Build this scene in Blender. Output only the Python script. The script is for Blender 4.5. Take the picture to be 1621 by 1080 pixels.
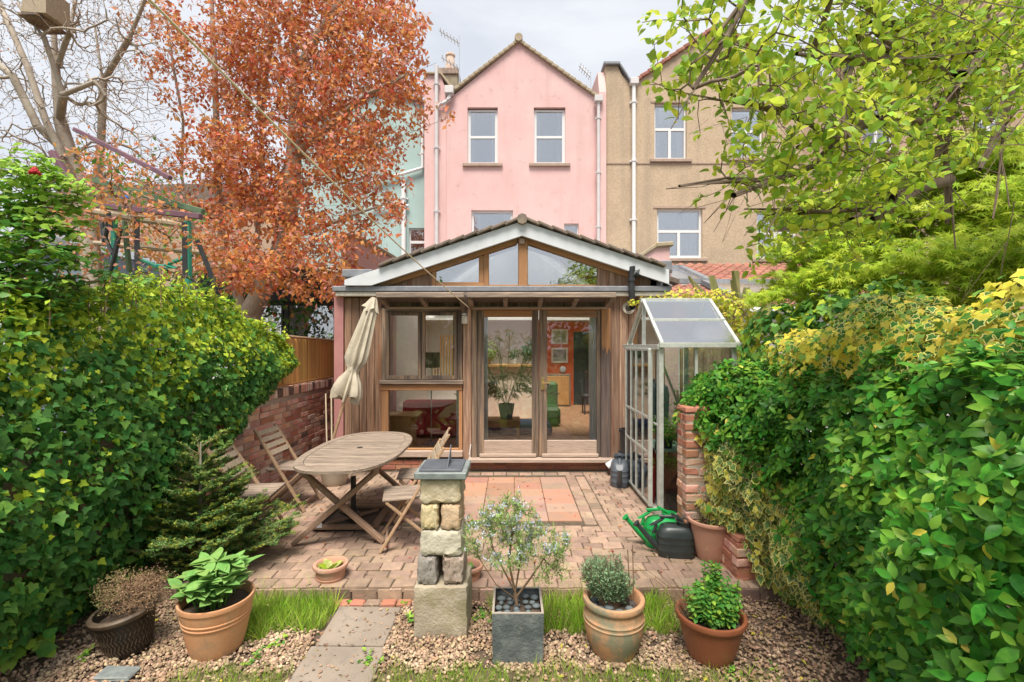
import bpy, math, random
import numpy as np
from mathutils import Vector, Matrix
R = random.Random(7)
rng = np.random.default_rng(7)
rad = math.radians
for o in list(bpy.data.objects):
    bpy.data.objects.remove(o)
SC = bpy.context.scene
COL = SC.collection
EYE = 1.8
F = 750.0

# ------------------------------------------------------------------ camera, sky, sun, exposure
cam = bpy.data.cameras.new('camera')
camo = bpy.data.objects.new('camera', cam)
COL.objects.link(camo)
camo.location = (0, 0, EYE)
camo.rotation_euler = (rad(90), 0, 0)
cam.sensor_width = 36
cam.lens = 36 * F / 1621
cam.shift_y = 5 / 1621
cam.clip_start = .05
cam.clip_end = 600
SC.camera = camo

SUN_EL, SUN_AZ = 65, 188      # azimuth measured clockwise from +Y, i.e. behind the camera to the left
sun = bpy.data.lights.new('sun', 'SUN')
sun.energy = 4.3
sun.angle = rad(24)
sun.color = (1, .93, .83)
suno = bpy.data.objects.new('sun', sun)
COL.objects.link(suno)
sd = Vector((math.sin(rad(SUN_AZ)) * math.cos(rad(SUN_EL)), math.cos(rad(SUN_AZ)) * math.cos(rad(SUN_EL)), math.sin(rad(SUN_EL))))
suno.rotation_euler = sd.to_track_quat('Z', 'Y').to_euler()
suno.location = (0, -5, 20)

W = bpy.data.worlds.new('World')
SC.world = W
W.use_nodes = True
nt = W.node_tree
for n in list(nt.nodes):
    nt.nodes.remove(n)
sky = nt.nodes.new('ShaderNodeTexSky')
sky.sky_type = 'NISHITA'
sky.sun_disc = False
sky.sun_elevation = rad(SUN_EL)
sky.sun_rotation = rad(SUN_AZ)
sky.dust_density = 2.0
tc = nt.nodes.new('ShaderNodeTexCoord')
mp = nt.nodes.new('ShaderNodeMapping')
mp.inputs['Scale'].default_value = (1, 1, 3.2)
no = nt.nodes.new('ShaderNodeTexNoise')
no.inputs['Scale'].default_value = 2.3
no.inputs['Detail'].default_value = 8
no.inputs['Roughness'].default_value = .55
no.inputs['Distortion'].default_value = .4
rp = nt.nodes.new('ShaderNodeValToRGB')
rp.color_ramp.elements[0].position = .36
rp.color_ramp.elements[0].color = (.74, .74, .74, 1)
rp.color_ramp.elements[1].position = .62
rp.color_ramp.elements[1].color = (.95, .95, .95, 1)
mx = nt.nodes.new('ShaderNodeMix')
mx.data_type = 'RGBA'
mx.inputs['B'].default_value = (6.6, 6.8, 7.2, 1)
bg = nt.nodes.new('ShaderNodeBackground')
bg.inputs['Strength'].default_value = .1
wo = nt.nodes.new('ShaderNodeOutputWorld')
L = nt.links.new
L(tc.outputs['Generated'], mp.inputs['Vector'])
L(mp.outputs[0], no.inputs['Vector'])
L(no.outputs['Fac'], rp.inputs[0])
L(rp.outputs[0], mx.inputs['Factor'])
L(sky.outputs[0], mx.inputs['A'])
L(mx.outputs['Result'], bg.inputs['Color'])
L(bg.outputs[0], wo.inputs[0])

vs = SC.view_settings
vs.view_transform = 'Standard'
vs.look = 'None'
vs.exposure = .52
vs.gamma = 1
vs.use_curve_mapping = False
SC.cycles.max_bounces = 8
SC.cycles.transparent_max_bounces = 12
SC.cycles.diffuse_bounces = 4
SC.cycles.sample_clamp_indirect = 6
SC.cycles.use_denoising = True

# ------------------------------------------------------------------ materials
def col4(c):
    return (c[0], c[1], c[2], 1)

def M(name, a, b=None, scale=6, rough=.8, bump=0, bscale=None, vary=.0, hue=.0, stretch=(1, 1, 1), metal=0, spec=.5,
      trans=0, third=None, contrast=(.35, .65), detail=6, coords='Object', shift=True, stain=None, streak=None):
    """base colour mixed from a to b by noise, per-object / per-island variation, bump; trans = leaf translucency"""
    m = bpy.data.materials.new(name)
    m.use_nodes = True
    t = m.node_tree
    N = t.nodes
    for n in list(N):
        N.remove(n)
    out = N.new('ShaderNodeOutputMaterial')
    p = N.new('ShaderNodeBsdfPrincipled')
    p.inputs['Roughness'].default_value = rough
    p.inputs['Metallic'].default_value = metal
    p.inputs['Specular IOR Level'].default_value = spec
    lk = t.links.new
    c = N.new('ShaderNodeRGB')
    c.outputs[0].default_value = col4(a)
    cur = c.outputs[0]
    vec = None
    oi = N.new('ShaderNodeObjectInfo')
    if b is not None or bump or stain:
        tc = N.new('ShaderNodeTexCoord')
        mp = N.new('ShaderNodeMapping')
        mp.inputs['Scale'].default_value = stretch
        vec = tc.outputs[coords]
        if shift:
            sc = N.new('ShaderNodeVectorMath'); sc.operation = 'SCALE'
            sc.inputs[0].default_value = (31, 17, 23)
            lk(oi.outputs['Random'], sc.inputs['Scale'])
            ad = N.new('ShaderNodeVectorMath'); ad.operation = 'ADD'
            lk(vec, ad.inputs[0]); lk(sc.outputs[0], ad.inputs[1])
            lk(ad.outputs[0], mp.inputs['Vector'])
        else:
            lk(vec, mp.inputs['Vector'])
        vec = mp.outputs[0]
    if b is not None:
        no = N.new('ShaderNodeTexNoise')
        no.inputs['Scale'].default_value = scale
        no.inputs['Detail'].default_value = detail
        no.inputs['Roughness'].default_value = .6
        lk(vec, no.inputs['Vector'])
        r = N.new('ShaderNodeValToRGB')
        e = r.color_ramp.elements
        e[0].position, e[1].position = contrast
        e[0].color, e[1].color = col4(a), col4(b)
        if third is not None:
            x = e.new(min(.98, contrast[1] + .12))
            x.color = col4(third)
        lk(no.outputs['Fac'], r.inputs[0])
        cur = r.outputs[0]
    if stain:
        sc_, amt, colr, lo, hi = stain
        n2 = N.new('ShaderNodeTexNoise')
        n2.inputs['Scale'].default_value = sc_
        n2.inputs['Detail'].default_value = 9
        n2.inputs['Roughness'].default_value = .65
        lk(vec, n2.inputs['Vector'])
        mr = N.new('ShaderNodeMapRange')
        mr.inputs['From Min'].default_value = lo
        mr.inputs['From Max'].default_value = hi
        mr.inputs['To Max'].default_value = amt
        lk(n2.outputs['Fac'], mr.inputs['Value'])
        mm = N.new('ShaderNodeMix'); mm.data_type = 'RGBA'
        lk(mr.outputs[0], mm.inputs['Factor'])
        lk(cur, mm.inputs['A'])
        mm.inputs['B'].default_value = col4(colr)
        cur = mm.outputs['Result']
    if streak:
        sx_, amt, colr, lo, hi = streak
        m3 = N.new('ShaderNodeMapping'); m3.inputs['Scale'].default_value = (sx_, sx_, sx_ * .07)
        lk(vec, m3.inputs['Vector'])
        n3 = N.new('ShaderNodeTexNoise'); n3.inputs['Scale'].default_value = 1; n3.inputs['Detail'].default_value = 7
        lk(m3.outputs[0], n3.inputs['Vector'])
        mr = N.new('ShaderNodeMapRange'); mr.inputs['From Min'].default_value = lo; mr.inputs['From Max'].default_value = hi; mr.inputs['To Max'].default_value = amt
        lk(n3.outputs['Fac'], mr.inputs['Value'])
        mm = N.new('ShaderNodeMix'); mm.data_type = 'RGBA'
        lk(mr.outputs[0], mm.inputs['Factor']); lk(cur, mm.inputs['A']); mm.inputs['B'].default_value = col4(colr)
        cur = mm.outputs['Result']
    if vary or hue:
        ge = N.new('ShaderNodeNewGeometry')
        a1 = N.new('ShaderNodeMath'); a1.operation = 'ADD'
        lk(oi.outputs['Random'], a1.inputs[0]); lk(ge.outputs['Random Per Island'], a1.inputs[1])
        fr = N.new('ShaderNodeMath'); fr.operation = 'FRACT'
        lk(a1.outputs[0], fr.inputs[0])
        hs = N.new('ShaderNodeHueSaturation')
        mr = N.new('ShaderNodeMapRange')
        mr.inputs['To Min'].default_value = 1 - vary
        mr.inputs['To Max'].default_value = 1 + vary
        lk(fr.outputs[0], mr.inputs['Value'])
        lk(mr.outputs[0], hs.inputs['Value'])
        wn = N.new('ShaderNodeTexWhiteNoise'); wn.noise_dimensions = '1D'
        lk(a1.outputs[0], wn.inputs['W'])
        mh = N.new('ShaderNodeMapRange')
        mh.inputs['To Min'].default_value = .5 - hue
        mh.inputs['To Max'].default_value = .5 + hue
        lk(wn.outputs['Value'], mh.inputs['Value'])
        lk(mh.outputs[0], hs.inputs['Hue'])
        lk(cur, hs.inputs['Color'])
        cur = hs.outputs[0]
    lk(cur, p.inputs['Base Color'])
    if bump:
        nb = N.new('ShaderNodeTexNoise')
        nb.inputs['Scale'].default_value = bscale or scale * 4
        nb.inputs['Detail'].default_value = 8
        nb.inputs['Roughness'].default_value = .65
        lk(vec, nb.inputs['Vector'])
        bp = N.new('ShaderNodeBump')
        bp.inputs['Strength'].default_value = bump
        bp.inputs['Distance'].default_value = .01
        lk(nb.outputs['Fac'], bp.inputs['Height'])
        lk(bp.outputs[0], p.inputs['Normal'])
    if trans:
        tr = N.new('ShaderNodeBsdfTranslucent')
        g = N.new('ShaderNodeGamma')
        g.inputs['Gamma'].default_value = .8
        lk(cur, g.inputs['Color'])
        lk(g.outputs[0], tr.inputs['Color'])
        ms = N.new('ShaderNodeMixShader')
        ms.inputs[0].default_value = trans
        lk(p.outputs[0], ms.inputs[1]); lk(tr.outputs[0], ms.inputs[2])
        lk(ms.outputs[0], out.inputs[0])
    else:
        lk(p.outputs[0], out.inputs[0])
    return m

def glass(name, tint=(.93, .96, .95), ior=1.5, add=.0, rough=0.0):
    m = bpy.data.materials.new(name)
    m.use_nodes = True
    t = m.node_tree
    N = t.nodes
    for n in list(N):
        N.remove(n)
    lk = t.links.new
    out = N.new('ShaderNodeOutputMaterial')
    tr = N.new('ShaderNodeBsdfTransparent')
    tr.inputs[0].default_value = col4(tint)
    gl = N.new('ShaderNodeBsdfGlossy')
    gl.inputs['Roughness'].default_value = rough
    gl.inputs['Color'].default_value = (.95, .97, 1, 1)
    fr = N.new('ShaderNodeFresnel')
    fr.inputs['IOR'].default_value = ior
    ad = N.new('ShaderNodeMath'); ad.operation = 'ADD'; ad.use_clamp = True
    ad.inputs[1].default_value = add
    lk(fr.outputs[0], ad.inputs[0])
    ms = N.new('ShaderNodeMixShader')
    lk(ad.outputs[0], ms.inputs[0]); lk(tr.outputs[0], ms.inputs[1]); lk(gl.outputs[0], ms.inputs[2])
    lk(ms.outputs[0], out.inputs[0])
    return m

# ------------------------------------------------------------------ mesh builder
class MB:
    def __init__(s):
        s.v = []; s.f = []; s.m = []; s.T = None
    def add(s, vs, fs, mi=0, convex=False):
        o = len(s.v)
        vs = [Vector(p) for p in vs]
        if s.T is not None:
            vs = [s.T @ p for p in vs]
        if convex:
            c = sum(vs, Vector()) / len(vs)
            g = []
            for f in fs:
                a, b, d = vs[f[0]], vs[f[1]], vs[f[2]]
                n = (b - a).cross(d - a)
                g.append(f if n.dot((a + b + d) / 3 - c) >= 0 else tuple(reversed(f)))
            fs = g
        s.v += [tuple(p) for p in vs]
        s.f += [tuple(i + o for i in f) for f in fs]
        s.m += [mi] * len(fs)
        return s
    def box(s, x0, y0, z0, x1, y1, z1, c=0, mi=0, jit=0):
        lo = (min(x0, x1), min(y0, y1), min(z0, z1)); hi = (max(x0, x1), max(y0, y1), max(z0, z1))
        if c <= 0:
            vs = [(x, y, z) for x in (lo[0], hi[0]) for y in (lo[1], hi[1]) for z in (lo[2], hi[2])]
            return s.add(vs, [(0, 1, 3, 2), (4, 6, 7, 5), (0, 4, 5, 1), (2, 3, 7, 6), (0, 2, 6, 4), (1, 5, 7, 3)], mi, True)
        c = min(c, .45 * min(hi[i] - lo[i] for i in range(3)))
        vs = []; ix = {}
        for sx in (0, 1):
            for sy in (0, 1):
                for sz in (0, 1):
                    sg = (sx, sy, sz)
                    dj = [R.uniform(-jit, jit) for _ in range(3)] if jit else (0, 0, 0)
                    for a in range(3):
                        p = []
                        for k in range(3):
                            e = hi[k] if sg[k] else lo[k]
                            if k != a:
                                e += -c if sg[k] else c
                            p.append(e + dj[k])
                        ix[(sx, sy, sz, a)] = len(vs)
                        vs.append(p)
        fs = []
        for a in range(3):
            b, d = [k for k in range(3) if k != a]
            for sa in (0, 1):
                q = []
                for sb, sd_ in ((0, 0), (1, 0), (1, 1), (0, 1)):
                    g = [0, 0, 0]; g[a] = sa; g[b] = sb; g[d] = sd_
                    q.append(ix[(*g, a)])
                fs.append(tuple(q))
            for sb in (0, 1):
                for sd_ in (0, 1):
                    g0 = [0, 0, 0]; g0[b] = sb; g0[d] = sd_; g1 = list(g0); g1[a] = 1
                    fs.append((ix[(*g0, b)], ix[(*g1, b)], ix[(*g1, d)], ix[(*g0, d)]))
        for sx in (0, 1):
            for sy in (0, 1):
                for sz in (0, 1):
                    fs.append(tuple(ix[(sx, sy, sz, a)] for a in range(3)))
        return s.add(vs, fs, mi, True)
    def beam(s, p0, p1, w, h, up=(0, 0, 1), c=0, mi=0):
        """rectangular bar from p0 to p1, w across, h along up"""
        p0, p1, up = Vector(p0), Vector(p1), Vector(up)
        y = (p1 - p0); ln = y.length; y.normalize()
        x = y.cross(up)
        if x.length < 1e-4:
            x = y.cross(Vector((1, 0, 0)))
        x.normalize(); z = x.cross(y)
        m = Matrix(((x.x, y.x, z.x, p0.x), (x.y, y.y, z.y, p0.y), (x.z, y.z, z.z, p0.z), (0, 0, 0, 1)))
        old = s.T
        s.T = m if old is None else old @ m
        s.box(-w / 2, 0, -h / 2, w / 2, ln, h / 2, c, mi)
        s.T = old
        return s
    def tube(s, pts, r, n=8, cap=True, mi=0):
        pts = [Vector(p) for p in pts]
        rs = list(r) if hasattr(r, '__len__') else [r] * len(pts)
        vs = []; fs = []
        ref = None
        for i, p in enumerate(pts):
            d = (pts[min(i + 1, len(pts) - 1)] - pts[max(i - 1, 0)]).normalized()
            if ref is None:
                ref = d.orthogonal().normalized()
            else:
                ref = (ref - d * ref.dot(d)).normalized()
            b = d.cross(ref)
            for k in range(n):
                a = 2 * math.pi * k / n
                vs.append(p + (ref * math.cos(a) + b * math.sin(a)) * rs[i])
        for i in range(len(pts) - 1):
            for k in range(n):
                k2 = (k + 1) % n
                fs.append((i * n + k, i * n + k2, (i + 1) * n + k2, (i + 1) * n + k))
        if cap:
            fs.append(tuple(reversed(range(n))))
            fs.append(tuple(range((len(pts) - 1) * n, len(pts) * n)))
        return s.add(vs, fs, mi)
    def lathe(s, prof, n=24, c=(0, 0, 0), mi=0, sx=1, sy=1):
        vs = []; fs = []
        for r, z in prof:
            for k in range(n):
                a = 2 * math.pi * k / n
                vs.append((c[0] + r * sx * math.cos(a), c[1] + r * sy * math.sin(a), c[2] + z))
        for i in range(len(prof) - 1):
            for k in range(n):
                k2 = (k + 1) % n
                fs.append((i * n + k, i * n + k2, (i + 1) * n + k2, (i + 1) * n + k))
        return s.add(vs, fs, mi)
    def prism(s, poly, d0, d1, ax='y', mi=0):
        """poly of 2-d points extruded along ax: y -> (x,z) polygon; x -> (y,z); z -> (x,y)"""
        n = len(poly)
        def P3(q, d):
            return {'y': (q[0], d, q[1]), 'x': (d, q[0], q[1]), 'z': (q[0], q[1], d)}[ax]
        area = sum(poly[i][0] * poly[(i + 1) % n][1] - poly[(i + 1) % n][0] * poly[i][1] for i in range(n))
        flip = (area > 0) == (ax == 'y')
        if d1 < d0:
            d0, d1 = d1, d0
        vs = [P3(q, d0) for q in poly] + [P3(q, d1) for q in poly]
        fs = [tuple(reversed(range(n))), tuple(range(n, 2 * n))] + [(i, (i + 1) % n, n + (i + 1) % n, n + i) for i in range(n)]
        if flip:
            fs = [tuple(reversed(f)) for f in fs]
        return s.add(vs, fs, mi)
    def sphere(s, c, r, n=10, m=6, mi=0, sc=(1, 1, 1)):
        vs = [(c[0], c[1], c[2] - r * sc[2])]
        for i in range(1, m):
            t = math.pi * i / m
            for k in range(n):
                a = 2 * math.pi * k / n
                vs.append((c[0] + r * sc[0] * math.sin(t) * math.cos(a), c[1] + r * sc[1] * math.sin(t) * math.sin(a), c[2] - r * sc[2] * math.cos(t)))
        vs.append((c[0], c[1], c[2] + r * sc[2]))
        fs = [(0, 1 + (k + 1) % n, 1 + k) for k in range(n)]
        for i in range(m - 2):
            for k in range(n):
                a = 1 + i * n + k; b = 1 + i * n + (k + 1) % n
                fs.append((a, b, b + n, a + n))
        e = len(vs) - 1; o = 1 + (m - 2) * n
        fs += [(e, o + k, o + (k + 1) % n) for k in range(n)]
        return s.add(vs, fs, mi)
    def mesh(s, name, mats, smooth=False, off=(0, 0, 0)):
        me = bpy.data.meshes.new(name)
        me.from_pydata([(x - off[0], y - off[1], z - off[2]) for x, y, z in s.v], [], s.f)
        for m in (mats if isinstance(mats, (list, tuple)) else [mats]):
            me.materials.append(m)
        me.polygons.foreach_set('material_index', s.m)
        if smooth:
            me.shade_smooth()
            me.set_sharp_from_angle(angle=rad(smooth if smooth is not True else 40))
        return me
    def build(s, name, mats, parent=None, smooth=False, local=False, kind=None, label=None, cat=None, group=None):
        off = (0, 0, 0) if (local or parent is None) else woff(parent)
        return link(name, s.mesh(name, mats, smooth, off), parent, kind, label, cat, group)

def woff(o):
    v = Vector((0, 0, 0))
    while o is not None:
        v += o.location
        o = o.parent
    return v

def link(name, data, parent=None, kind=None, label=None, cat=None, group=None):
    o = bpy.data.objects.new(name, data)
    COL.objects.link(o)
    if parent is not None:
        o.parent = parent
    for k, v in (('kind', kind), ('label', label), ('category', cat), ('group', group)):
        if v:
            o[k] = v
    return o

def thing(name, label, cat, loc=(0, 0, 0), group=None):
    o = link(name, None, None, None, label, cat, group)
    o.location = loc
    return o

def P(px, py, Y):
    return Vector(((px - 810.5) * Y / F, Y, EYE - (py - 545) * Y / F))

def cpy(o, parent=None):
    c = o.copy(); COL.objects.link(c); c.parent = parent
    for ch in list(o.children):
        cpy(ch, c)
    return c

# ------------------------------------------------------------------ fast joined meshes
def np_mesh(name, V, Fc, mats, mi=None, smooth=False):
    me = bpy.data.meshes.new(name)
    k = Fc.shape[1]
    me.vertices.add(len(V)); me.vertices.foreach_set('co', np.ascontiguousarray(V, dtype=np.float32).ravel())
    me.loops.add(Fc.size); me.loops.foreach_set('vertex_index', np.ascontiguousarray(Fc, dtype=np.int32).ravel())
    me.polygons.add(len(Fc))
    me.polygons.foreach_set('loop_start', np.arange(0, Fc.size, k, dtype=np.int32))
    me.polygons.foreach_set('loop_total', np.full(len(Fc), k, dtype=np.int32))
    for m in mats:
        me.materials.append(m)
    if mi is not None:
        me.polygons.foreach_set('material_index', np.ascontiguousarray(mi, dtype=np.int32))
    me.update(calc_edges=True)
    if smooth:
        me.polygons.foreach_set('use_smooth', np.ones(len(Fc), dtype=bool))
    return me

def unit(a):
    return a / np.maximum(np.linalg.norm(a, axis=-1, keepdims=True), 1e-9)

def frames(N, T):
    N = unit(N)
    T = T - N * np.sum(T * N, axis=1, keepdims=True)
    T = unit(T)
    X = np.cross(T, N)
    return np.stack([X, T, N], axis=2)      # columns x, y(tip), z(normal)

# leaf templates: (V, tris, local material per tri)
def t_ellip(w=.25, n=2, fold=.12, curl=.15, pk=.8):
    V = []; sp = []; sl = []; sr = []
    for i in range(n + 1):
        y = i / n
        z = -curl * y * y
        sp.append(len(V)); V.append((0, y, z))
        if 0 < i < n:
            h = w * math.sin(math.pi * y ** pk)
            sl.append(len(V)); V.append((-h, y, z + fold * h / w * .5))
            sr.append(len(V)); V.append((h, y, z + fold * h / w * .5))
    f = []
    f += [(sp[0], sp[1], sl[0]), (sp[0], sr[0], sp[1])]
    for i in range(1, n - 1):
        f += [(sp[i], sp[i + 1], sl[i]), (sp[i + 1], sl[i], sl[i - 1])] if False else [(sl[i - 1], sp[i], sp[i + 1]), (sl[i - 1], sp[i + 1], sl[i])]
        f += [(sp[i], sr[i - 1], sr[i]), (sp[i], sr[i], sp[i + 1])]
    f += [(sl[-1], sp[n - 1], sp[n]), (sp[n - 1], sr[-1], sp[n])]
    return np.array(V, float), np.array(f), np.zeros(len(f), int)

def t_lobed(half, cen=(0, .25), droop=.1, ring=None):
    out = [(x, y) for x, y in half] + [(-x, y) for x, y in reversed(half[1:-1])]
    n = len(out)
    def zz(x, y):
        return -droop * ((x - cen[0]) ** 2 + (y - cen[1]) ** 2) + .10 * abs(x)
    V = [(cen[0], cen[1], 0)]
    if ring is None:
        V += [(x, y, zz(x, y)) for x, y in out]
        f = [(0, 1 + k, 1 + (k + 1) % n) for k in range(n)]
        fm = [0] * n
    else:
        V += [(cen[0] + (x - cen[0]) * ring, cen[1] + (y - cen[1]) * ring, zz(x * ring, y * ring)) for x, y in out]
        V += [(x, y, zz(x, y)) for x, y in out]
        f = [(0, 1 + k, 1 + (k + 1) % n) for k in range(n)]
        fm = [0] * n
        for k in range(n):
            a, b = 1 + k, 1 + (k + 1) % n
            f += [(a, a + n, b + n), (a, b + n, b)]
            fm += [1, 1]
    return np.array(V, float), np.array(f), np.array(fm)

IVY = [(0, .05), (.16, -.08), (.36, -.07), (.36, .13), (.50, .34), (.27, .46), (.12, .76), (0, .95)]
IVY3 = [(0, .02), (.2, -.05), (.38, .1), (.46, .26), (.28, .42), (.14, .72), (0, .98)]
T_LEAF = t_ellip(.27, 2)
T_LEAF3 = t_ellip(.25, 4, .1, .22)
T_ROUND = t_ellip(.36, 3, .1, .18)
T_IVY = t_lobed(IVY)
T_IVY3 = t_lobed(IVY3)
T_IVYV = t_lobed(IVY, ring=.78)
T_OVAL = t_ellip(.29, 5, .06, .3, 1.0)
_ac = []
for k, (a, r) in enumerate([(-90, .05), (-62, .55), (-48, .2), (-25, .8), (-12, .24), (10, .92), (26, .26), (50, .98), (68, .27), (90, 1.0)]):
    _ac.append((r * math.cos(rad(a)), r * math.sin(rad(a))))
T_ACER = t_lobed(_ac, cen=(0, .02), droop=.25)
T_BLADE = (np.array([(-.5, 0, 0), (.5, 0, 0), (-.32, .55, .06), (.32, .55, .06), (0, 1, .3)], float), np.array([(0, 1, 3), (0, 3, 2), (2, 3, 4)]), np.zeros(3, int))
_ph = (1 + 5 ** .5) / 2
_iv = unit(np.array([(-1, _ph, 0), (1, _ph, 0), (-1, -_ph, 0), (1, -_ph, 0), (0, -1, _ph), (0, 1, _ph), (0, -1, -_ph), (0, 1, -_ph), (_ph, 0, -1), (_ph, 0, 1), (-_ph, 0, -1), (-_ph, 0, 1)], float))
_if = np.array([(0, 11, 5), (0, 5, 1), (0, 1, 7), (0, 7, 10), (0, 10, 11), (1, 5, 9), (5, 11, 4), (11, 10, 2), (10, 7, 6), (7, 1, 8), (3, 9, 4), (3, 4, 2), (3, 2, 6), (3, 6, 8), (3, 8, 9), (4, 9, 5), (2, 4, 11), (6, 2, 10), (8, 6, 7), (9, 8, 1)])
T_PEB = (_iv * (.5, .5, .32), _if, np.zeros(20, int))

def emit(parent, tmpl, mats, Pt, N, T, S, mi=None, name='leaf', top=300, stuff='foliage', smooth=True, aniso=None, bias=None):
    """leaves: the `top` largest in view become single parts, the rest one part of kind stuff.
    mats: list of groups, each a list of local materials (one per template zone)"""
    V, Fc, FM = tmpl
    Pt = np.asarray(Pt, float); n = len(Pt)
    S = np.broadcast_to(np.asarray(S, float), (n,))
    mi = np.zeros(n, int) if mi is None else np.asarray(mi, int)
    Rm = frames(np.asarray(N, float), np.asarray(T, float))
    nz = FM.max() + 1
    mats = [m if isinstance(m, (list, tuple)) else [m] * nz for m in mats]
    flat = [m for g in mats for m in g]
    off = np.array(woff(parent)) if parent is not None else np.zeros(3)
    pick = np.zeros(n, bool)
    if top:
        Y = np.maximum(Pt[:, 1], .05)
        px = 810.5 + Pt[:, 0] / Y * F; py = 545 - (Pt[:, 2] - EYE) / Y * F
        vis = (px > -15) & (px < 1636) & (py > -15) & (py < 1095) & (Pt[:, 1] > .3)
        sz = np.where(vis, S * F / Y, 0)
        if bias is not None:
            sz = sz * bias
        sz[S * F / Y < 8] = 0
        idx = np.argsort(-sz)[:top]
        idx = idx[sz[idx] > 0]
        pick[idx] = True
        cache = {}
        for i in idx:
            g = int(mi[i])
            if g not in cache:
                cache[g] = np_mesh(name, V, Fc, mats[g], FM, smooth)
            o = link(name, cache[g], parent)
            m = Matrix(Rm[i].tolist()).to_4x4()
            s = float(S[i])
            o.matrix_basis = Matrix.Translation(Pt[i] - off) @ m @ Matrix.Diagonal((s, s, s, 1))
    k = ~pick
    if k.any():
        nn = int(k.sum())
        VV = np.einsum('nij,vj->nvi', Rm[k], V) * S[k][:, None, None] + Pt[k][:, None, :] - off
        FF = (Fc[None] + (np.arange(nn) * len(V))[:, None, None]).reshape(-1, 3)
        MI = (mi[k][:, None] * nz + FM[None]).ravel()
        me = np_mesh(stuff, VV.reshape(-1, 3), FF, flat, MI, smooth)
        return link(stuff, me, parent, 'stuff')

def rnd(n, s=1.0):
    return rng.normal(0, s, (n, 3))

def bez(p, n=10):
    """smooth polyline through points (Catmull-Rom)"""
    p = [np.array(q, float) for q in p]
    q = [2 * p[0] - p[1]] + p + [2 * p[-1] - p[-2]]
    out = []
    for i in range(1, len(q) - 2):
        for k in range(n):
            t = k / n
            out.append(.5 * (2 * q[i] + (q[i + 1] - q[i - 1]) * t + (2 * q[i - 1] - 5 * q[i] + 4 * q[i + 1] - q[i + 2]) * t * t + (3 * q[i] - 3 * q[i - 1] + q[i + 2] - q[i + 1]) * t ** 3))
    out.append(p[-1])
    return out

def grow(seeds, pts, step=.15, wob=.12, up=0.0):
    """skeleton: seed polylines, then every point joined to the nearest branch. Returns positions, parents"""
    pos = []; par = []
    for s in seeds:
        s = [np.array(q, float) for q in s]
        if pos:
            d = np.linalg.norm(np.array(pos) - s[0], axis=1)
            par0 = int(d.argmin())
        else:
            par0 = -1
        for q in s:
            pos.append(q); par.append(par0); par0 = len(pos) - 1
    ns0 = len(pos)
    pts = np.array(pts, float)
    A = np.zeros((len(pos) + len(pts) * 14, 3)); A[:len(pos)] = pos
    n = len(pos)
    d0 = np.array([np.min(np.sum((A[:n] - p) ** 2, axis=1)) for p in pts]) if len(pts) else []
    for j in np.argsort(d0):
        p = pts[j]
        dd = np.sum((A[:n] - p) ** 2, axis=1)
        i = int(dd.argmin()); ln = math.sqrt(dd[i])
        k = max(1, min(12, int(ln / step)))
        a = A[i].copy()
        b = rng.normal(0, wob * ln, 3); b[2] += up * ln
        for t in range(1, k + 1):
            u = t / k
            A[n] = a + (p - a) * u + b * math.sin(math.pi * u) * .6
            par.append(i); i = n; n += 1
    A = A[:n]; par = np.array(par)
    for _ in range(3):
        acc = np.zeros_like(A); c = np.zeros(n)
        k = np.where(par >= 0)[0]
        np.add.at(acc, par[k], A[k]); np.add.at(c, par[k], 1)
        free = (c > 0) & (par >= 0) & (np.arange(n) >= ns0)
        B = A.copy()
        B[free] = .5 * A[free] + .25 * A[par[free]] + .25 * acc[free] / c[free][:, None]
        A = B
    return A, par

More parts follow.
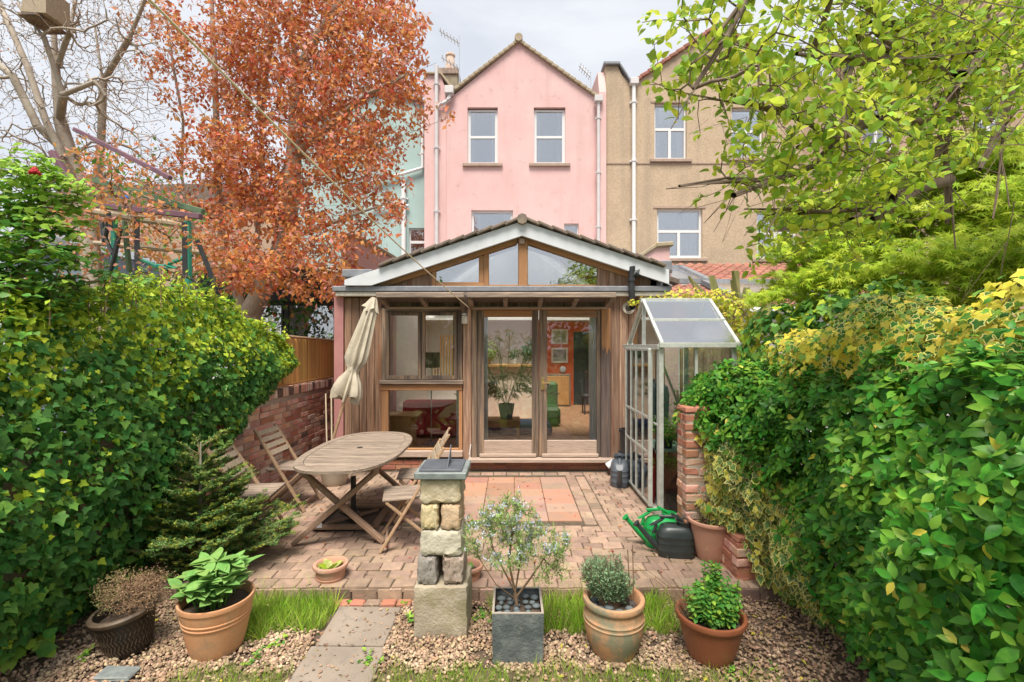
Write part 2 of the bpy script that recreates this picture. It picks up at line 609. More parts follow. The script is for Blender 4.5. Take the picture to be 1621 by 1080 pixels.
def skeleton_mesh(pos, par, r_tip, r_root, thick=None):
    n = len(pos)
    cnt = np.zeros(n)
    has = np.zeros(n, bool); has[par[par >= 0]] = True
    cnt[~has] = 1
    for i in range(n - 1, 0, -1):
        if par[i] >= 0:
            cnt[par[i]] += cnt[i]
    e = math.log(r_root / r_tip) / max(math.log(max(cnt.max(), 2)), .1)
    r = r_tip * cnt ** e
    if thick is not None:
        r = np.maximum(r, thick[:n]) if len(thick) >= n else r
    ch = np.where(par >= 0)[0]
    p0 = pos[par[ch]]; p1 = pos[ch]
    r1 = r[ch]; r0 = np.minimum(r[par[ch]], r1 * 1.25)
    # main continuation keeps the full parent radius
    best = {}
    for c in ch:
        q = par[c]
        if q not in best or cnt[c] > cnt[best[q]]:
            best[q] = c
    main = np.array([best[par[c]] == c for c in ch])
    r0 = np.where(main, np.minimum(r[par[ch]], r1 * 1.6), r0)
    Vs = []; Fs = []; o = 0
    big = r1 > .012
    if big.any():
        vv, ff, _ = T_PEB
        cc = pos[ch[big]]; rr_ = r1[big]
        Vs.append((_iv[None] * rr_[:, None, None] * 1.0 + cc[:, None, :]).reshape(-1, 3))
        Fs.append((_if[None] + (np.arange(len(cc)) * 12)[:, None, None]).reshape(-1, 3)); o = len(cc) * 12
    d = p1 - p0
    ln = np.linalg.norm(d, axis=1, keepdims=True)
    d = d / np.maximum(ln, 1e-9)
    p1 = p1 + d * r1[:, None] * .25
    ref = np.where(np.abs(d[:, 2:3]) > .9, np.array([[1., 0, 0]]), np.array([[0, 0, 1.]]))
    x = unit(np.cross(d, ref)); y = np.cross(d, x)
    for lo, hi, k in ((0, .005, 3), (.005, .02, 5), (.02, 9, 9)):
        m = (r1 >= lo) & (r1 < hi)
        if not m.any():
            continue
        a = np.arange(k) * 2 * math.pi / k
        ring = x[m][:, None, :] * np.cos(a)[None, :, None] + y[m][:, None, :] * np.sin(a)[None, :, None]
        v0 = p0[m][:, None, :] + ring * r0[m][:, None, None]
        v1 = p1[m][:, None, :] + ring * r1[m][:, None, None]
        V = np.concatenate([v0, v1], axis=1)
        q = np.array([(j, (j + 1) % k, k + (j + 1) % k) for j in range(k)] + [(j, k + (j + 1) % k, k + j) for j in range(k)])
        FF = (q[None] + (np.arange(m.sum()) * 2 * k)[:, None, None] + o).reshape(-1, 3)
        Vs.append(V.reshape(-1, 3)); Fs.append(FF); o += m.sum() * 2 * k
    return np.concatenate(Vs), np.concatenate(Fs), r

def branches(parent, name, seeds, pts, r_tip, r_root, mat, step=.15, wob=.12, up=0.0):
    pos, par = grow(seeds, pts, step, wob, up)
    V, Fc, r = skeleton_mesh(pos, par, r_tip, r_root)
    off = np.array(woff(parent)) if parent is not None else 0
    o = link(name, np_mesh(name, V - off, Fc, [mat], None, True), parent)
    return pos, par, r, o

def blob_pts(n, ells, hollow=0.0):
    """points inside a union of ellipsoids [(centre, radii)]"""
    vol = np.array([r[0] * r[1] * r[2] for c, r in ells]) ** .8
    w = vol / vol.sum()
    which = rng.choice(len(ells), n, p=w)
    u = unit(rng.normal(0, 1, (n, 3)))
    rr = (hollow + (1 - hollow) * rng.random((n, 1))) ** (1 / 2.2)
    C = np.array([list(c) for c, r in ells]); Rr = np.array([r for c, r in ells])
    return C[which] + u * rr * Rr[which], u
# ------------------------------------------------------------------ palette
m_soil = M('soil', (.075, .05, .035), (.16, .11, .075), 9, .95, .6, 60, third=(.05, .033, .023))
m_lawn = M('lawn_soil', (.10, .13, .035), (.15, .17, .05), 14, .95, .4, 60)
m_sand = M('joint_sand', (.075, .055, .038), (.14, .105, .07), 30, .95, .4, 90, stain=(2.2, .7, (.09, .1, .035), .52, .66))
m_paver = M('paver', (.41, .28, .20), (.29, .20, .15), 13, .9, .6, 60, vary=.22, hue=.012, third=(.50, .36, .27), stain=(1.5, .7, (.20, .15, .115), .48, .70))
m_tile = M('quarry_tile', (.44, .215, .14), (.38, .22, .16), 6, .8, .4, 60, vary=.14, hue=.012, stain=(2.5, .5, (.30, .22, .17), .48, .7))
m_tile2 = M('worn_tile', (.42, .25, .185), (.36, .24, .19), 7, .8, .3, 60, vary=.12, hue=.015, stain=(2.5, .5, (.28, .21, .17), .48, .7))
m_conc = M('slab_concrete', (.33, .27, .215), (.25, .205, .165), 3, .92, .5, 120, stain=(18, .5, (.2, .18, .16), .56, .6))
m_brick = M('brick', (.56, .25, .17), (.64, .43, .34), 7, .88, .6, 42, vary=.24, hue=.02, third=(.60, .44, .36), contrast=(.36, .62), stain=(3.5, .5, (.30, .24, .19), .5, .68))
m_brick_pale = M('pale_brick', (.66, .46, .36), (.72, .62, .52), 9, .9, .5, 50, vary=.15)
m_brick_dark = M('dark_brick', (.13, .09, .075), (.26, .15, .12), 9, .9, .5, 50, vary=.2)
m_brick_red = M('red_brick', (.48, .19, .11), (.38, .17, .115), 8, .85, .4, 50, vary=.16, hue=.012)
m_mortar = M('mortar', (.50, .41, .33), (.38, .30, .24), 22, .95, .5, 80)
m_pink = M('pink_render', (.66, .42, .405), (.70, .48, .46), 1.1, .85, .3, 30, stain=(4.2, .6, (.40, .23, .21), .57, .74), streak=(3.2, .45, (.50, .34, .31), .54, .74))
m_mauve = M('mauve_render', (.42, .19, .18), (.50, .24, .22), 3, .85, .2, 45)
m_tan = M('pebbledash', (.42, .32, .215), (.55, .43, .31), 24, .95, 1.0, 26, contrast=(.36, .64), detail=8, stain=(1.1, .5, (.34, .26, .19), .48, .7), streak=(2.2, .5, (.30, .235, .18), .52, .72))
m_tan2 = M('warm_render', (.36, .25, .175), (.47, .34, .24), 19, .95, .5, 60, stain=(1.2, .3, (.36, .27, .2), .5, .7))
m_aqua = M('aqua_render', (.34, .47, .45), (.39, .52, .50), 1.4, .85, .2, 45, streak=(3, .4, (.30, .38, .36), .5, .75))
m_white = M('white_paint', (.70, .70, .68), (.64, .64, .62), 4, .45, .04, 50)
m_white_old = M('weathered_white', (.66, .69, .72), (.60, .62, .64), 4, .6, .15, 60, stain=(9, .5, (.40, .36, .30), .62, .76))
m_upvc = M('white_plastic', (.72, .72, .72), None, rough=.3)
m_stone = M('sill_stone', (.42, .31, .25), (.33, .25, .2), 9, .9, .4, 60)
m_cope = M('mossy_coping', (.33, .27, .19), (.42, .35, .25), 14, .95, .7, 50, stain=(7, .7, (.30, .24, .08), .55, .68))
m_rooft = M('roof_tile', (.15, .12, .10), (.24, .19, .15), 16, .95, .7, 60, vary=.2, stain=(9, .7, (.26, .22, .10), .55, .68))
m_pantile = M('red_pantile', (.36, .15, .10), (.27, .125, .095), 12, .85, .4, 60, vary=.2, hue=.01)
m_lead = M('lead', (.19, .20, .225), (.27, .28, .30), 9, .55, .2, 30, metal=.2, stretch=(1, 1, 1), stain=(5, .5, (.12, .12, .13), .55, .7))
m_cream = M('drip_edge', (.68, .60, .49), (.80, .76, .68), 12, .8, .3, 60)
m_pipe = M('grey_pipe', (.62, .60, .60), (.55, .53, .53), 3, .45)
m_black = M('black_plastic', (.022, .024, .027), (.035, .037, .04), 9, .42, .05, 60)
def wood(name, a, b, c, st=(9, 9, .35), vary=.12, bump=.7, stain=None, contrast=(.36, .58), sc=2.4):
    return M(name, a, b, sc * 2.2, .85, bump, 22, vary=vary, stretch=st, third=c, stain=stain, contrast=contrast, detail=10)
m_board = wood('weathered_board', (.14, .085, .055), (.30, .175, .11), (.46, .31, .21), vary=.3, stain=(.9, .7, (.38, .16, .07), .52, .66))
m_boardr = wood('peeling_board', (.20, .12, .08), (.42, .26, .175), (.60, .45, .34), vary=.2, stain=(1.3, .8, (.30, .11, .06), .52, .61))
m_oak = wood('silvered_oak', (.12, .088, .065), (.29, .21, .15), (.50, .28, .13), vary=.16, stain=(.55, .85, (.075, .062, .053), .47, .60))
m_oakx = wood('silvered_oak_rail', (.22, .165, .125), (.38, .29, .225), (.50, .36, .24), st=(.6, 9, 9), vary=.1, stain=(.9, .75, (.12, .095, .08), .48, .62))
m_oakpale = wood('pale_worn_oak', (.38, .29, .23), (.52, .40, .32), (.30, .21, .16), st=(.7, 9, 9), vary=.06)
m_cedar = wood('orange_cedar', (.50, .25, .11), (.40, .20, .09), (.56, .32, .15), st=(6, 6, .5), vary=.12, stain=(.8, .7, (.17, .12, .09), .50, .64))
m_cedarx = wood('orange_cedar_rail', (.50, .25, .11), (.42, .22, .10), (.54, .32, .16), st=(.5, 6, 6), vary=.1, stain=(.8, .6, (.22, .16, .12), .50, .64))
m_dark_oak = wood('blackened_oak', (.10, .075, .07), (.17, .125, .105), (.30, .19, .12), vary=.1)
m_teak = wood('weathered_teak', (.20, .15, .115), (.36, .28, .215), (.44, .35, .27), st=(1.0, 10, 10), vary=.16, stain=(3, .5, (.13, .10, .08), .56, .68))
m_teakb = wood('warm_teak', (.36, .225, .13), (.46, .31, .19), (.27, .18, .12), st=(5, 5, 5), vary=.16, sc=3)
m_teakl = wood('teak_leg', (.33, .21, .135), (.26, .17, .12), (.41, .31, .23), st=(4, 4, 4), vary=.12)
m_teakpale = wood('mossy_slat', (.44, .36, .25), (.36, .28, .2), (.5, .40, .27), st=(5, 5, 5), vary=.14)
m_bamboo = M('bamboo', (.72, .42, .13), (.60, .32, .10), 2.2, .6, .25, 16, vary=.25, hue=.012, stretch=(6, 6, .9), third=(.70, .44, .18))
m_cane = M('cane', (.74, .62, .44), (.64, .52, .36), 9, .6)
m_glass = glass('window_glass', (.96, .97, .96), ior=1.5, add=.02)
m_glassup = glass('upper_window_glass', (.86, .88, .88), 1.7, .28)
m_glassgh = glass('greenhouse_glass', (.86, .93, .90), 1.5, .20, .05)
m_glassgr = glass('greenhouse_roof_glass', (.90, .93, .95), 1.5, .42, .2)
m_alu = M('greenhouse_aluminium', (.50, .53, .48), (.66, .68, .63), 14, .45, .1, 60, metal=.35, stain=(5, .5, (.42, .42, .34), .52, .68))
m_room = M('dim_room', (.30, .30, .29), None, rough=.9)
m_curtain = M('net_curtain', (.82, .84, .84), None, rough=.9, trans=.4)
m_anth = M('anthracite_frame', (.045, .05, .06), None, rough=.4)
m_brass = M('brass', (.70, .50, .24), None, rough=.3, metal=.9)
m_steel = M('steel', (.6, .6, .6), None, rough=.35, metal=.9)

# ------------------------------------------------------------------ ground
GZ = -.11
def sheet(name, x0, y0, x1, y1, z, mat, kind='structure'):
    mb = MB(); mb.add([(x0, y0, z), (x1, y0, z), (x1, y1, z), (x0, y1, z)], [(0, 1, 2, 3)])
    return mb.build(name, mat, kind=kind)
# soil sheet, gently uneven near the camera
def ground():
    xs = np.concatenate([[-150, -40, -12], np.linspace(-6, 6, 110), [12, 40, 150]])
    ys = np.concatenate([[-150, -40, -8], np.linspace(-1, 4.2, 70), [6, 9, 20, 60, 250]])
    X, Y = np.meshgrid(xs, ys, indexing='ij')
    Z = GZ - .015 + .012 * np.sin(X * 3.1 + 1) * np.cos(Y * 2.7) + rng.normal(0, .004, X.shape) * (np.abs(X) < 6)
    Z += .05 * np.exp(-((X - 1.75) / .5) ** 2) * (Y < 3.4)
    inner = (X > -3.1) & (X < 3) & (Y > 3.45)
    Z = np.where(inner, GZ - .06, Z)
    V = np.stack([X, Y, Z], -1).reshape(-1, 3)
    a, b = len(xs), len(ys)
    i, j = np.meshgrid(np.arange(a - 1), np.arange(b - 1), indexing='ij')
    k = (i * b + j).ravel()
    link('ground', np_mesh('ground', V, np.stack([k, k + b, k + b + 1, k + 1], 1), [m_soil], None, True), kind='structure')
ground()

# patio: bed, pavers, tile inset
PX0, PX1, PY0, PY1 = -3.3, 2.75, 3.52, 6.72
mb = MB(); mb.box(PX0, PY0 + .02, GZ - .05, PX1, 14, -.012)
patio = mb.build('patio', m_sand, kind='structure')
PW, PD = .178, .131
TX0, TX1, TY0, TY1 = -1.35, .72, PY0 + PD * 10, PY0 + PD * 22          # terracotta tile inset
pav_meshes = []
for k in range(14):
    b = MB(); b.box(-PW / 2 + .004, -PD / 2 + .0035, -.05, PW / 2 - .004, PD / 2 - .0035, 0, .0065, jit=.004)
    pav_meshes.append(b.mesh('paver', m_paver))
spots = []
ny = int((PY1 - PY0) / PD) + 1
for j in range(ny):
    y = PY0 + PD * (j + .5)
    x = PX0 + (PW * .5 if j % 2 else 0) + R.uniform(-.02, .02)
    while x < PX1:
        if y < PY1:
            if TY0 - .066 < y < TY1 + .066:
                for a_, b_ in ((x - PW / 2, min(x + PW / 2, TX0 - .002)), (max(x - PW / 2, TX1 + .275), x + PW / 2)):
                    if b_ - a_ > .035: spots.append(((a_ + b_) / 2, y, 0, b_ - a_))
            else:
                spots.append((x, y, 0, PW))
        x += PW
# brick border round the inset
y = TY0 - .05
while y < TY1 + .05:
    spots.append((TX1 + .072, y + .05, 1, PW)); spots.append((TX1 + .205, y - .03, 1, PW))
    y += PW
def visible(x, y, z=0, m=0):
    px = 810.5 + x / y * F; py = 545 - (z - EYE) / y * F
    return -m < px < 1621 + m and -m < py < 1080 + m
near = sorted([s for s in spots], key=lambda s: (s[1] > 4.95 and s[2] == 0, s[1] + (2 if abs(s[0] + .2) > 1.75 + (s[1] - 3.5) * .3 else 0)))
BV = []; BF = []
for n, (x, y, t, w_) in enumerate(near):
    me = R.choice(pav_meshes)
    z = R.uniform(-.004, .003) + (.002 if t else 0)
    rz = R.uniform(-.02, .02) + (math.pi / 2 if t else 0)
    if n < 298:
        o = link('paver', me, patio)
        o.location = (x, y, z); o.scale = (w_ / PW, 1, 1); o.rotation_euler = (R.uniform(-.02, .02), R.uniform(-.02, .02), rz)
    else:
        BV.append((w_, x, y, z, rz))
mb = MB()
for w_, x, y, z, rz in BV:
    mb.T = Matrix.Translation((x, y, z)) @ Matrix.Rotation(rz, 4, 'Z')
    mb.box(-w_ / 2 + .005, -PD / 2 + .004, -.05, w_ / 2 - .005, PD / 2 - .004, 0, .007)
mb.build('pavers', m_paver, patio, kind='stuff')
tw, td = .345, PD * 2
for j in range(6):
    for i in range(6):
        x0 = TX0 + i * tw; y0 = TY0 + j * td
        b = MB(); b.box(x0 + .003, y0 + .003, -.04, x0 + tw - .003, y0 + td - .003, .003 + R.uniform(-.002, .002), .004)
        bright = (j >= 3 and i < 5) and R.random() < .9 or R.random() < .18
        b.build('quarry_tile', m_tile if bright else m_tile2, patio)
# edge step bricks at the path head
for k in range(9):
    x = -1.42 + k * .115
    b = MB(); b.box(x, PY0 - .075, GZ - .05, x + .108, PY0 - .004, GZ + .022, .008, jit=.003)
    b.build('edging_brick', m_brick_red if k % 3 else m_paver, patio)
for k in range(26):
    x = -2.9 + k * .19
    b = MB(); b.box(x, PY0 - .002, GZ - .05, x + .184, PY0 + .05, -.016, .008, jit=.003)
    b.build('edging_brick', m_brick_dark if k % 4 == 0 else m_paver, patio)

# path slabs
pth = thing('garden_path', 'worn concrete slab path leading from the grass up to the patio', 'path', (-1.03, 3.1, GZ))
for k, (y0, y1, x0, x1) in enumerate([(3.0, 3.44, -1.25, -.81), (2.535, 2.99, -1.27, -.80), (2.07, 2.525, -1.26, -.82), (1.6, 2.06, -1.27, -.83)]):
    b = MB(); b.box(x0, y0, GZ - .04, x1, y1, GZ + .008, .006, jit=.006)
    b.build('paving_slab', m_conc, pth)
pth['kind'] = 'structure'
del pth['category']; del pth['label']

# ------------------------------------------------------------------ house walls with openings
def wall_mesh(mb, x0, x1, z0, tops, holes, y0, y1):
    """tops: list of (x,z) breakpoints of the wall's upper edge; holes: (x0,x1,z0,z1)"""
    xs = sorted(set([x0, x1] + [t[0] for t in tops if x0 < t[0] < x1] + [h[0] for h in holes] + [h[1] for h in holes]))
    def top(x):
        for a, b in zip(tops, tops[1:]):
            if a[0] <= x <= b[0]:
                return a[1] + (b[1] - a[1]) * (x - a[0]) / max(b[0] - a[0], 1e-6)
        return tops[-1][1]
    for a, b in zip(xs, xs[1:]):
        if b - a < 1e-4:
            continue
        hs = sorted([h for h in holes if h[0] <= a + 1e-5 and h[1] >= b - 1e-5], key=lambda h: h[2])
        z = z0
        for h in hs:
            if h[2] > z:
                mb.prism([(a, z), (b, z), (b, h[2]), (a, h[2])], y0, y1)
            z = h[3]
        mb.prism([(a, z), (b, z), (b, top(b - 1e-5)), (a, top(a + 1e-5))], y0, y1)

def win(parent, x0, x1, z0, z1, y, kind='sash', sill=True, curt='sides', fm=None, gm=None, lintel=False):
    """window unit standing in an opening; y is the wall face"""
    fm = fm or m_upvc; gm = gm or m_glassup
    yb = y + .09
    fw = .055 * min(1.3, max(.7, (x1 - x0)))
    b = MB()
    b.box(x0, yb, z0, x0 + fw, yb + .08, z1); b.box(x1 - fw, yb, z0, x1, yb + .08, z1)
    b.box(x0 + fw, yb, z1 - fw, x1 - fw, yb + .08, z1); b.box(x0 + fw, yb, z0, x1 - fw, yb + .08, z0 + fw * 1.3)
    w = b.build('window', fm, parent)
    zb, zt = z0 + fw * 1.3, z1 - fw
    xm = (x0 + x1) / 2; zm = (zb + zt) / 2
    cells = [(x0 + fw, x1 - fw, zb, zt)]
    g = .02
    if kind == 'sash':
        b = MB()
        b.box(x0 + fw, yb + .004, zm - .035, x1 - fw, yb + .06, zm + .035)
        for xx in (x0 + fw, x1 - fw - .035):
            b.box(xx, yb + .006, zb, xx + .035, yb + .058, zm - .035); b.box(xx, yb + .016, zm + .035, xx + .035, yb + .07, zt)
        b.build('sash_frame', fm, w)
        cells = [(x0 + fw + .03, x1 - fw - .03, zb, zm - .03), (x0 + fw + .03, x1 - fw - .03, zm + .03, zt)]
    elif kind == 'topvent':
        zz = zb + (zt - zb) * .58
        b = MB(); b.box(x0 + fw, yb + .004, zz - .04, x1 - fw, yb + .06, zz + .04)
        b.build('transom', fm, w)
        cells = [(x0 + fw, x1 - fw, zb, zz - .04), (x0 + fw, x1 - fw, zz + .04, zt)]
    elif kind == 'split':
        zz = zb + (zt - zb) * .55
        b = MB(); b.box(x0 + fw, yb + .004, zz - .04, x1 - fw, yb + .06, zz + .04)
        b.box(xm - .04, yb + .004, zb, xm + .04, yb + .06, zz - .04)
        b.build('transom', fm, w)
        cells = [(x0 + fw, xm - .04, zb, zz - .04), (xm + .04, x1 - fw, zb, zz - .04), (x0 + fw, x1 - fw, zz + .04, zt)]
    for a, c, d, e in cells:
        b = MB(); b.box(a, yb + .035, d, c, yb + .043, e); b.build('pane', gm, w)
    if sill:
        b = MB(); b.box(x0 - .14, y - .075, z0 - .1, x1 + .14, y + .09, z0 - .003, .012); b.build('sill', m_stone, w)
    # dim room behind
    b = MB(); b.box(x0 - .3, yb + .9, z0 - .3, x1 + .3, yb + 1.0, z1 + .3); b.build('room_wall', m_room, w)
    if curt:
        b = MB()
        n = 9
        rg = [(x0 + fw, x0 + fw + (x1 - x0) * .16), (x1 - fw - (x1 - x0) * .16, x1 - fw)] if curt == 'sides' else [(x0 + fw, x1 - fw)]
        for a, c in rg:
            m_ = n if curt == 'sides' else 40
            vs = []; fs = []
            for i in range(m_ + 1):
                x = a + (c - a) * i / m_; yy = yb + .16 + .025 * math.sin(i * 1.9)
                vs += [(x, yy, z0), (x, yy, z1)]
            for i in range(m_):
                fs.append((2 * i, 2 * i + 2, 2 * i + 3, 2 * i + 1))
            b.add(vs, fs)
        b.build('curtain', m_curtain, w)
    return w

# ---- pink house, rear face at 14 m
HY = 14.0; K = HY / F
def hx(px, Y=HY): return (px - 810.5) * Y / F
def hz(py, Y=HY): return EYE - (py - 545) * Y / F
pink = thing('pink_house', 'pink rendered terraced house with steep gable and two sash windows', 'house', (hx(816), HY, 0))
wins = [(740, 788, 170, 259), (845, 895, 170, 259), (746, 812, 333, 430), (893, 916, 354, 379)]
holes = [(hx(a), hx(b), hz(d), hz(c)) for a, b, c, d in wins]
mb = MB()
x0, x1 = hx(693), hx(945)
apex = (hx(821), hz(68))
wall_mesh(mb, x0, x1, 0, [(x0, hz(160)), (hx(716), hz(153)), apex, (x1, hz(157))], holes, HY, HY + .35)
mb.build('wall', m_pink, pink)
win(pink, *[holes[0][0], holes[0][1], holes[0][2], holes[0][3] - .04], HY)
win(pink, *[holes[1][0], holes[1][1], holes[1][2], holes[1][3] - .04], HY)
win(pink, *holes[2], HY, 'plain', curt='sides')
win(pink, *holes[3], HY, 'plain', sill=False, curt=None)
# gable verges: coping pieces one by one, ridge cap
def verge(parent, a, b, y0, y1, n, mat, t=.09, name='verge_tile', over=.03):
    a = Vector((a[0], 0, a[1])); b = Vector((b[0], 0, b[1]))
    d = (b - a) / n
    for i in range(n):
        p = a + d * i; q = a + d * (i + 1.12)
        m = MB(); m.beam((p.x, (y0 + y1) / 2, p.z + t * .5 + .02), (q.x, (y0 + y1) / 2, q.z + t * .35), y1 - y0, t, (0, 0, 1), .015)
        m.build(name, mat, parent)
verge(pink, (hx(716) - .1, hz(153)), (apex[0], apex[1]), HY - .1, HY + .3, 14, m_cope)
verge(pink, (x1 + .02, hz(157)), (apex[0], apex[1]), HY - .1, HY + .3, 14, m_cope)
m = MB(); m.tube([(apex[0], HY - .13, apex[1] + .1), (apex[0], HY + 7, apex[1] + .1)], .12, 10); m.build('ridge_tile', m_cope, pink, smooth=True)
m = MB()
m.prism([(hx(716) - .1, hz(153)), apex, (x1 + .02, hz(157)), (x1 + .02, hz(157) - .1), (apex[0], apex[1] - .1), (hx(716) - .1, hz(153) - .1)], HY + .31, HY + 7.5)
m.build('roof', m_rooft, pink)
# party walls
m = MB()
xl0, xl1 = hx(672), hx(693)
m.prism([(xl0, 0), (xl1 + .25, 0), (xl1 + .25, hz(143)), (hx(700), hz(125)), (hx(697), hz(119)), (xl0, hz(119))], HY - .02, HY + .4)
m.build('party_wall', m_pink, pink)
m = MB(); m.beam((xl0 - .03, HY + .15, hz(118)), (hx(698), HY + .15, hz(118)), .5, .06, c=.01); m.beam((hx(698), HY + .15, hz(118)), (hx(716), HY + .15, hz(141)), .5, .06, c=.01)
m.build('coping', m_cope, pink)
m = MB(); m.prism([(HY - .15, 0), (HY - .15, hz(150)), (HY + .1, hz(112)), (HY + 2.4, hz(104)), (HY + 8, hz(104)), (HY + 8, 0)], hx(947), hx(958), 'x')
m.build('party_wall', m_pink, pink)
# gutter hoppers and down pipes
def pipe(parent, xc, z0, z1, y, r=.05, mat=None, ncol=4, name='drainpipe'):
    m = MB(); m.tube([(xc, y, z0), (xc, y, z1)], r, 10)
    for i in range(ncol):
        z = z0 + (z1 - z0) * (i + .7) / ncol
        m.tube([(xc, y, z), (xc, y, z + .07)], r * 1.3, 10)
        m.box(xc - r * 1.8, y + r * .6, z + .01, xc + r * 1.8, y + r * 1.4, z + .05)
    return m.build(name, mat or m_pipe, parent, smooth=40)
pipe(pink, hx(692), 2.5, hz(108), HY - .12, .055)
m = MB(); m.tube(bez([(hx(692), HY - .12, hz(176)), (hx(697), HY - .12, hz(170)), (hx(708), HY - .12, hz(164)), (hx(712), HY - .12, hz(152))], 5), .055, 10)
m.build('bend', m_pipe, pink, smooth=True)
m = MB(); m.box(hx(705), HY - .22, hz(153), hx(719), HY - .02, hz(141), .015); m.build('hopper', m_pipe, pink)
pipe(pink, hx(945.5), 2.5, hz(168), HY - .2, .05)
m = MB(); m.box(hx(939), HY - .3, hz(168), hx(952), HY - .08, hz(158), .015); m.build('hopper', m_pipe, pink)

# chimney behind
CY = 18.0
ch = thing('chimney_stack', 'soot-stained chimney stack with one clay pot behind the pink house', 'chimney', (hx(713, CY), CY, hz(160, CY)))
m = MB(); m.box(hx(697, CY), CY, hz(175, CY), hx(724, CY), CY + .7, hz(118, CY), .02); m.build('stack', m_cope, ch)
m = MB(); m.box(hx(694, CY), CY - .06, hz(118, CY), hx(726, CY), CY + .76, hz(108, CY), .02); m.build('cap', m_stone, ch)
m = MB(); m.lathe([(.2, 0), (.19, .3), (.15, .62), (.19, .66), (.19, .72), (.13, .72), (.12, .5)], 16, (hx(711, CY), CY + .35, hz(108, CY))); m.build('chimney_pot', m_brick_pale, ch, smooth=True)

def aerial(label, base, h, els, ang):
    t = thing('tv_aerial', label, 'aerial', base, 'roof aerials')
    b = Vector(base)
    m = MB(); m.tube([b, b + Vector((0, 0, h))], .018, 6); m.build('mast', m_steel, t)
    for (z, ln, n) in els:
        a = b + Vector((0, 0, z)); d = Vector((math.cos(ang), .2, math.sin(ang))).normalized()
        m = MB(); m.tube([a, a + d * ln], .025, 5)
        for i in range(n):
            q = a + d * ln * (i + .5) / n
            m.tube([q - Vector((0, .25, 0)), q + Vector((0, .25, 0))], .014, 4)
        m.build('boom', m_steel, t)
aerial('large television aerial with two long booms beside the chimney', P(727, 150, 17.6), 2.2, [(1.9, 1.0, 6), (.95, .9, 5)], math.radians(142))
aerial('small television aerial right of the pink gable', P(935, 152, 17.5), .75, [(.7, .65, 5)], math.radians(130))
# aqua house to the left
aq = thing('aqua_house', 'pale blue-green rendered house partly hidden by the copper tree', 'house', (-4.6, 14.3, 0))
AY = 14.35
awin = [(hx(647, AY), hx(674, AY) + .2, hz(412, AY), hz(361, AY))]
m = MB(); wall_mesh(m, hx(470, AY), hx(672.3, AY), 0, [(hx(470, AY), hz(200, AY)), (hx(612, AY), hz(146, AY)), (hx(672.3, AY), hz(168, AY))], awin, AY, AY + .35)
m.build('wall', m_aqua, aq)
win(aq, hx(647, AY), hx(672.2, AY) + .25, hz(412, AY), hz(361, AY), AY, 'topvent', False, None)
verge(aq, (hx(672, AY), hz(167, AY)), (hx(612, AY), hz(145, AY)), AY - .1, AY + .3, 6, m_pantile, .07)
verge(aq, (hx(470, AY), hz(199, AY)), (hx(612, AY), hz(145, AY)), AY - .1, AY + .3, 10, m_pantile, .07)
pipe(aq, hx(640, AY), 1, hz(287, AY), AY - .1, .07, m_upvc, 3)
pipe(aq, hx(669.5, AY), hz(268, AY), hz(175, AY), AY - .1, .04, m_upvc, 3)
m = MB(); m.tube([(hx(669.5, AY), AY - .1, hz(268, AY)), (hx(640, AY), AY - .1, hz(277, AY)), (hx(590, AY), AY - .1, hz(290, AY))], .05, 8); m.build('waste_pipe', m_upvc, aq, smooth=True)
m = MB(); m.tube([(hx(648, AY), AY - .1, hz(327, AY)), (hx(590, AY), AY - .1, hz(330, AY))], .04, 8); m.build('waste_pipe', m_upvc, aq, smooth=True)

# tan pebble-dashed house to the right
TY = 14.0
tan = thing('pebbledash_house', 'tan pebble-dashed house with white plastic windows right of the pink one', 'house', (hx(1090), TY, 0))
tw_ = [(1036, 1087, 163, 252), (1040, 1112, 330, 409), (1158, 1208, 170, 250), (1198, 1262, 334, 410)]
th = [(hx(a), hx(b), hz(d), hz(c)) for a, b, c, d in tw_]
m = MB(); wall_mesh(m, hx(958.5), hx(1272), 0, [(hx(958.5), hz(105)), (hx(978), hz(105)), (hx(984), hz(118)), (hx(1000), hz(136)), (hx(1004), hz(133)), (hx(1138), hz(42)), (hx(1272), hz(133))], th, TY, TY + .35)
m.build('wall', m_tan, tan)
win(tan, *th[0], TY, 'split', True, 'sides'); win(tan, *th[1], TY, 'split', True, 'all')
win(tan, *th[2], TY, 'split', True, 'sides'); win(tan, *th[3], TY, 'split', True, 'sides')
verge(tan, (hx(1002), hz(134)), (hx(1138), hz(42)), TY - .1, TY + .3, 12, m_pantile, .1)
verge(tan, (hx(1274), hz(134)), (hx(1138), hz(42)), TY - .1, TY + .3, 12, m_pantile, .1)
m = MB(); m.beam((hx(955), TY + .15, hz(102)), (hx(981), TY + .15, hz(102)), .5, .09, c=.015); m.beam((hx(981), TY + .15, hz(104)), (hx(999), TY + .15, hz(133)), .5, .05, c=.01); m.build('coping', m_lead, tan)
m = MB(); m.beam((hx(958.7), TY - .012, hz(259)), (hx(1272), TY - .012, hz(259)), .02, .03); m.build('band', m_stone, tan)
m = MB(); m.box(hx(1034), TY - .02, hz(330), hx(1117), TY + .004, hz(327)); m.box(hx(1030), TY - .02, hz(163), hx(1092), TY + .004, hz(160)); m.build('lintel', m_stone, tan)
pipe(tan, hx(1002), 2.5, hz(138), TY - .1, .06, m_upvc, 4)
m = MB(); m.box(hx(996), TY - .2, hz(138), hx(1009), TY - .02, hz(128), .015); m.build('hopper', m_pipe, tan)

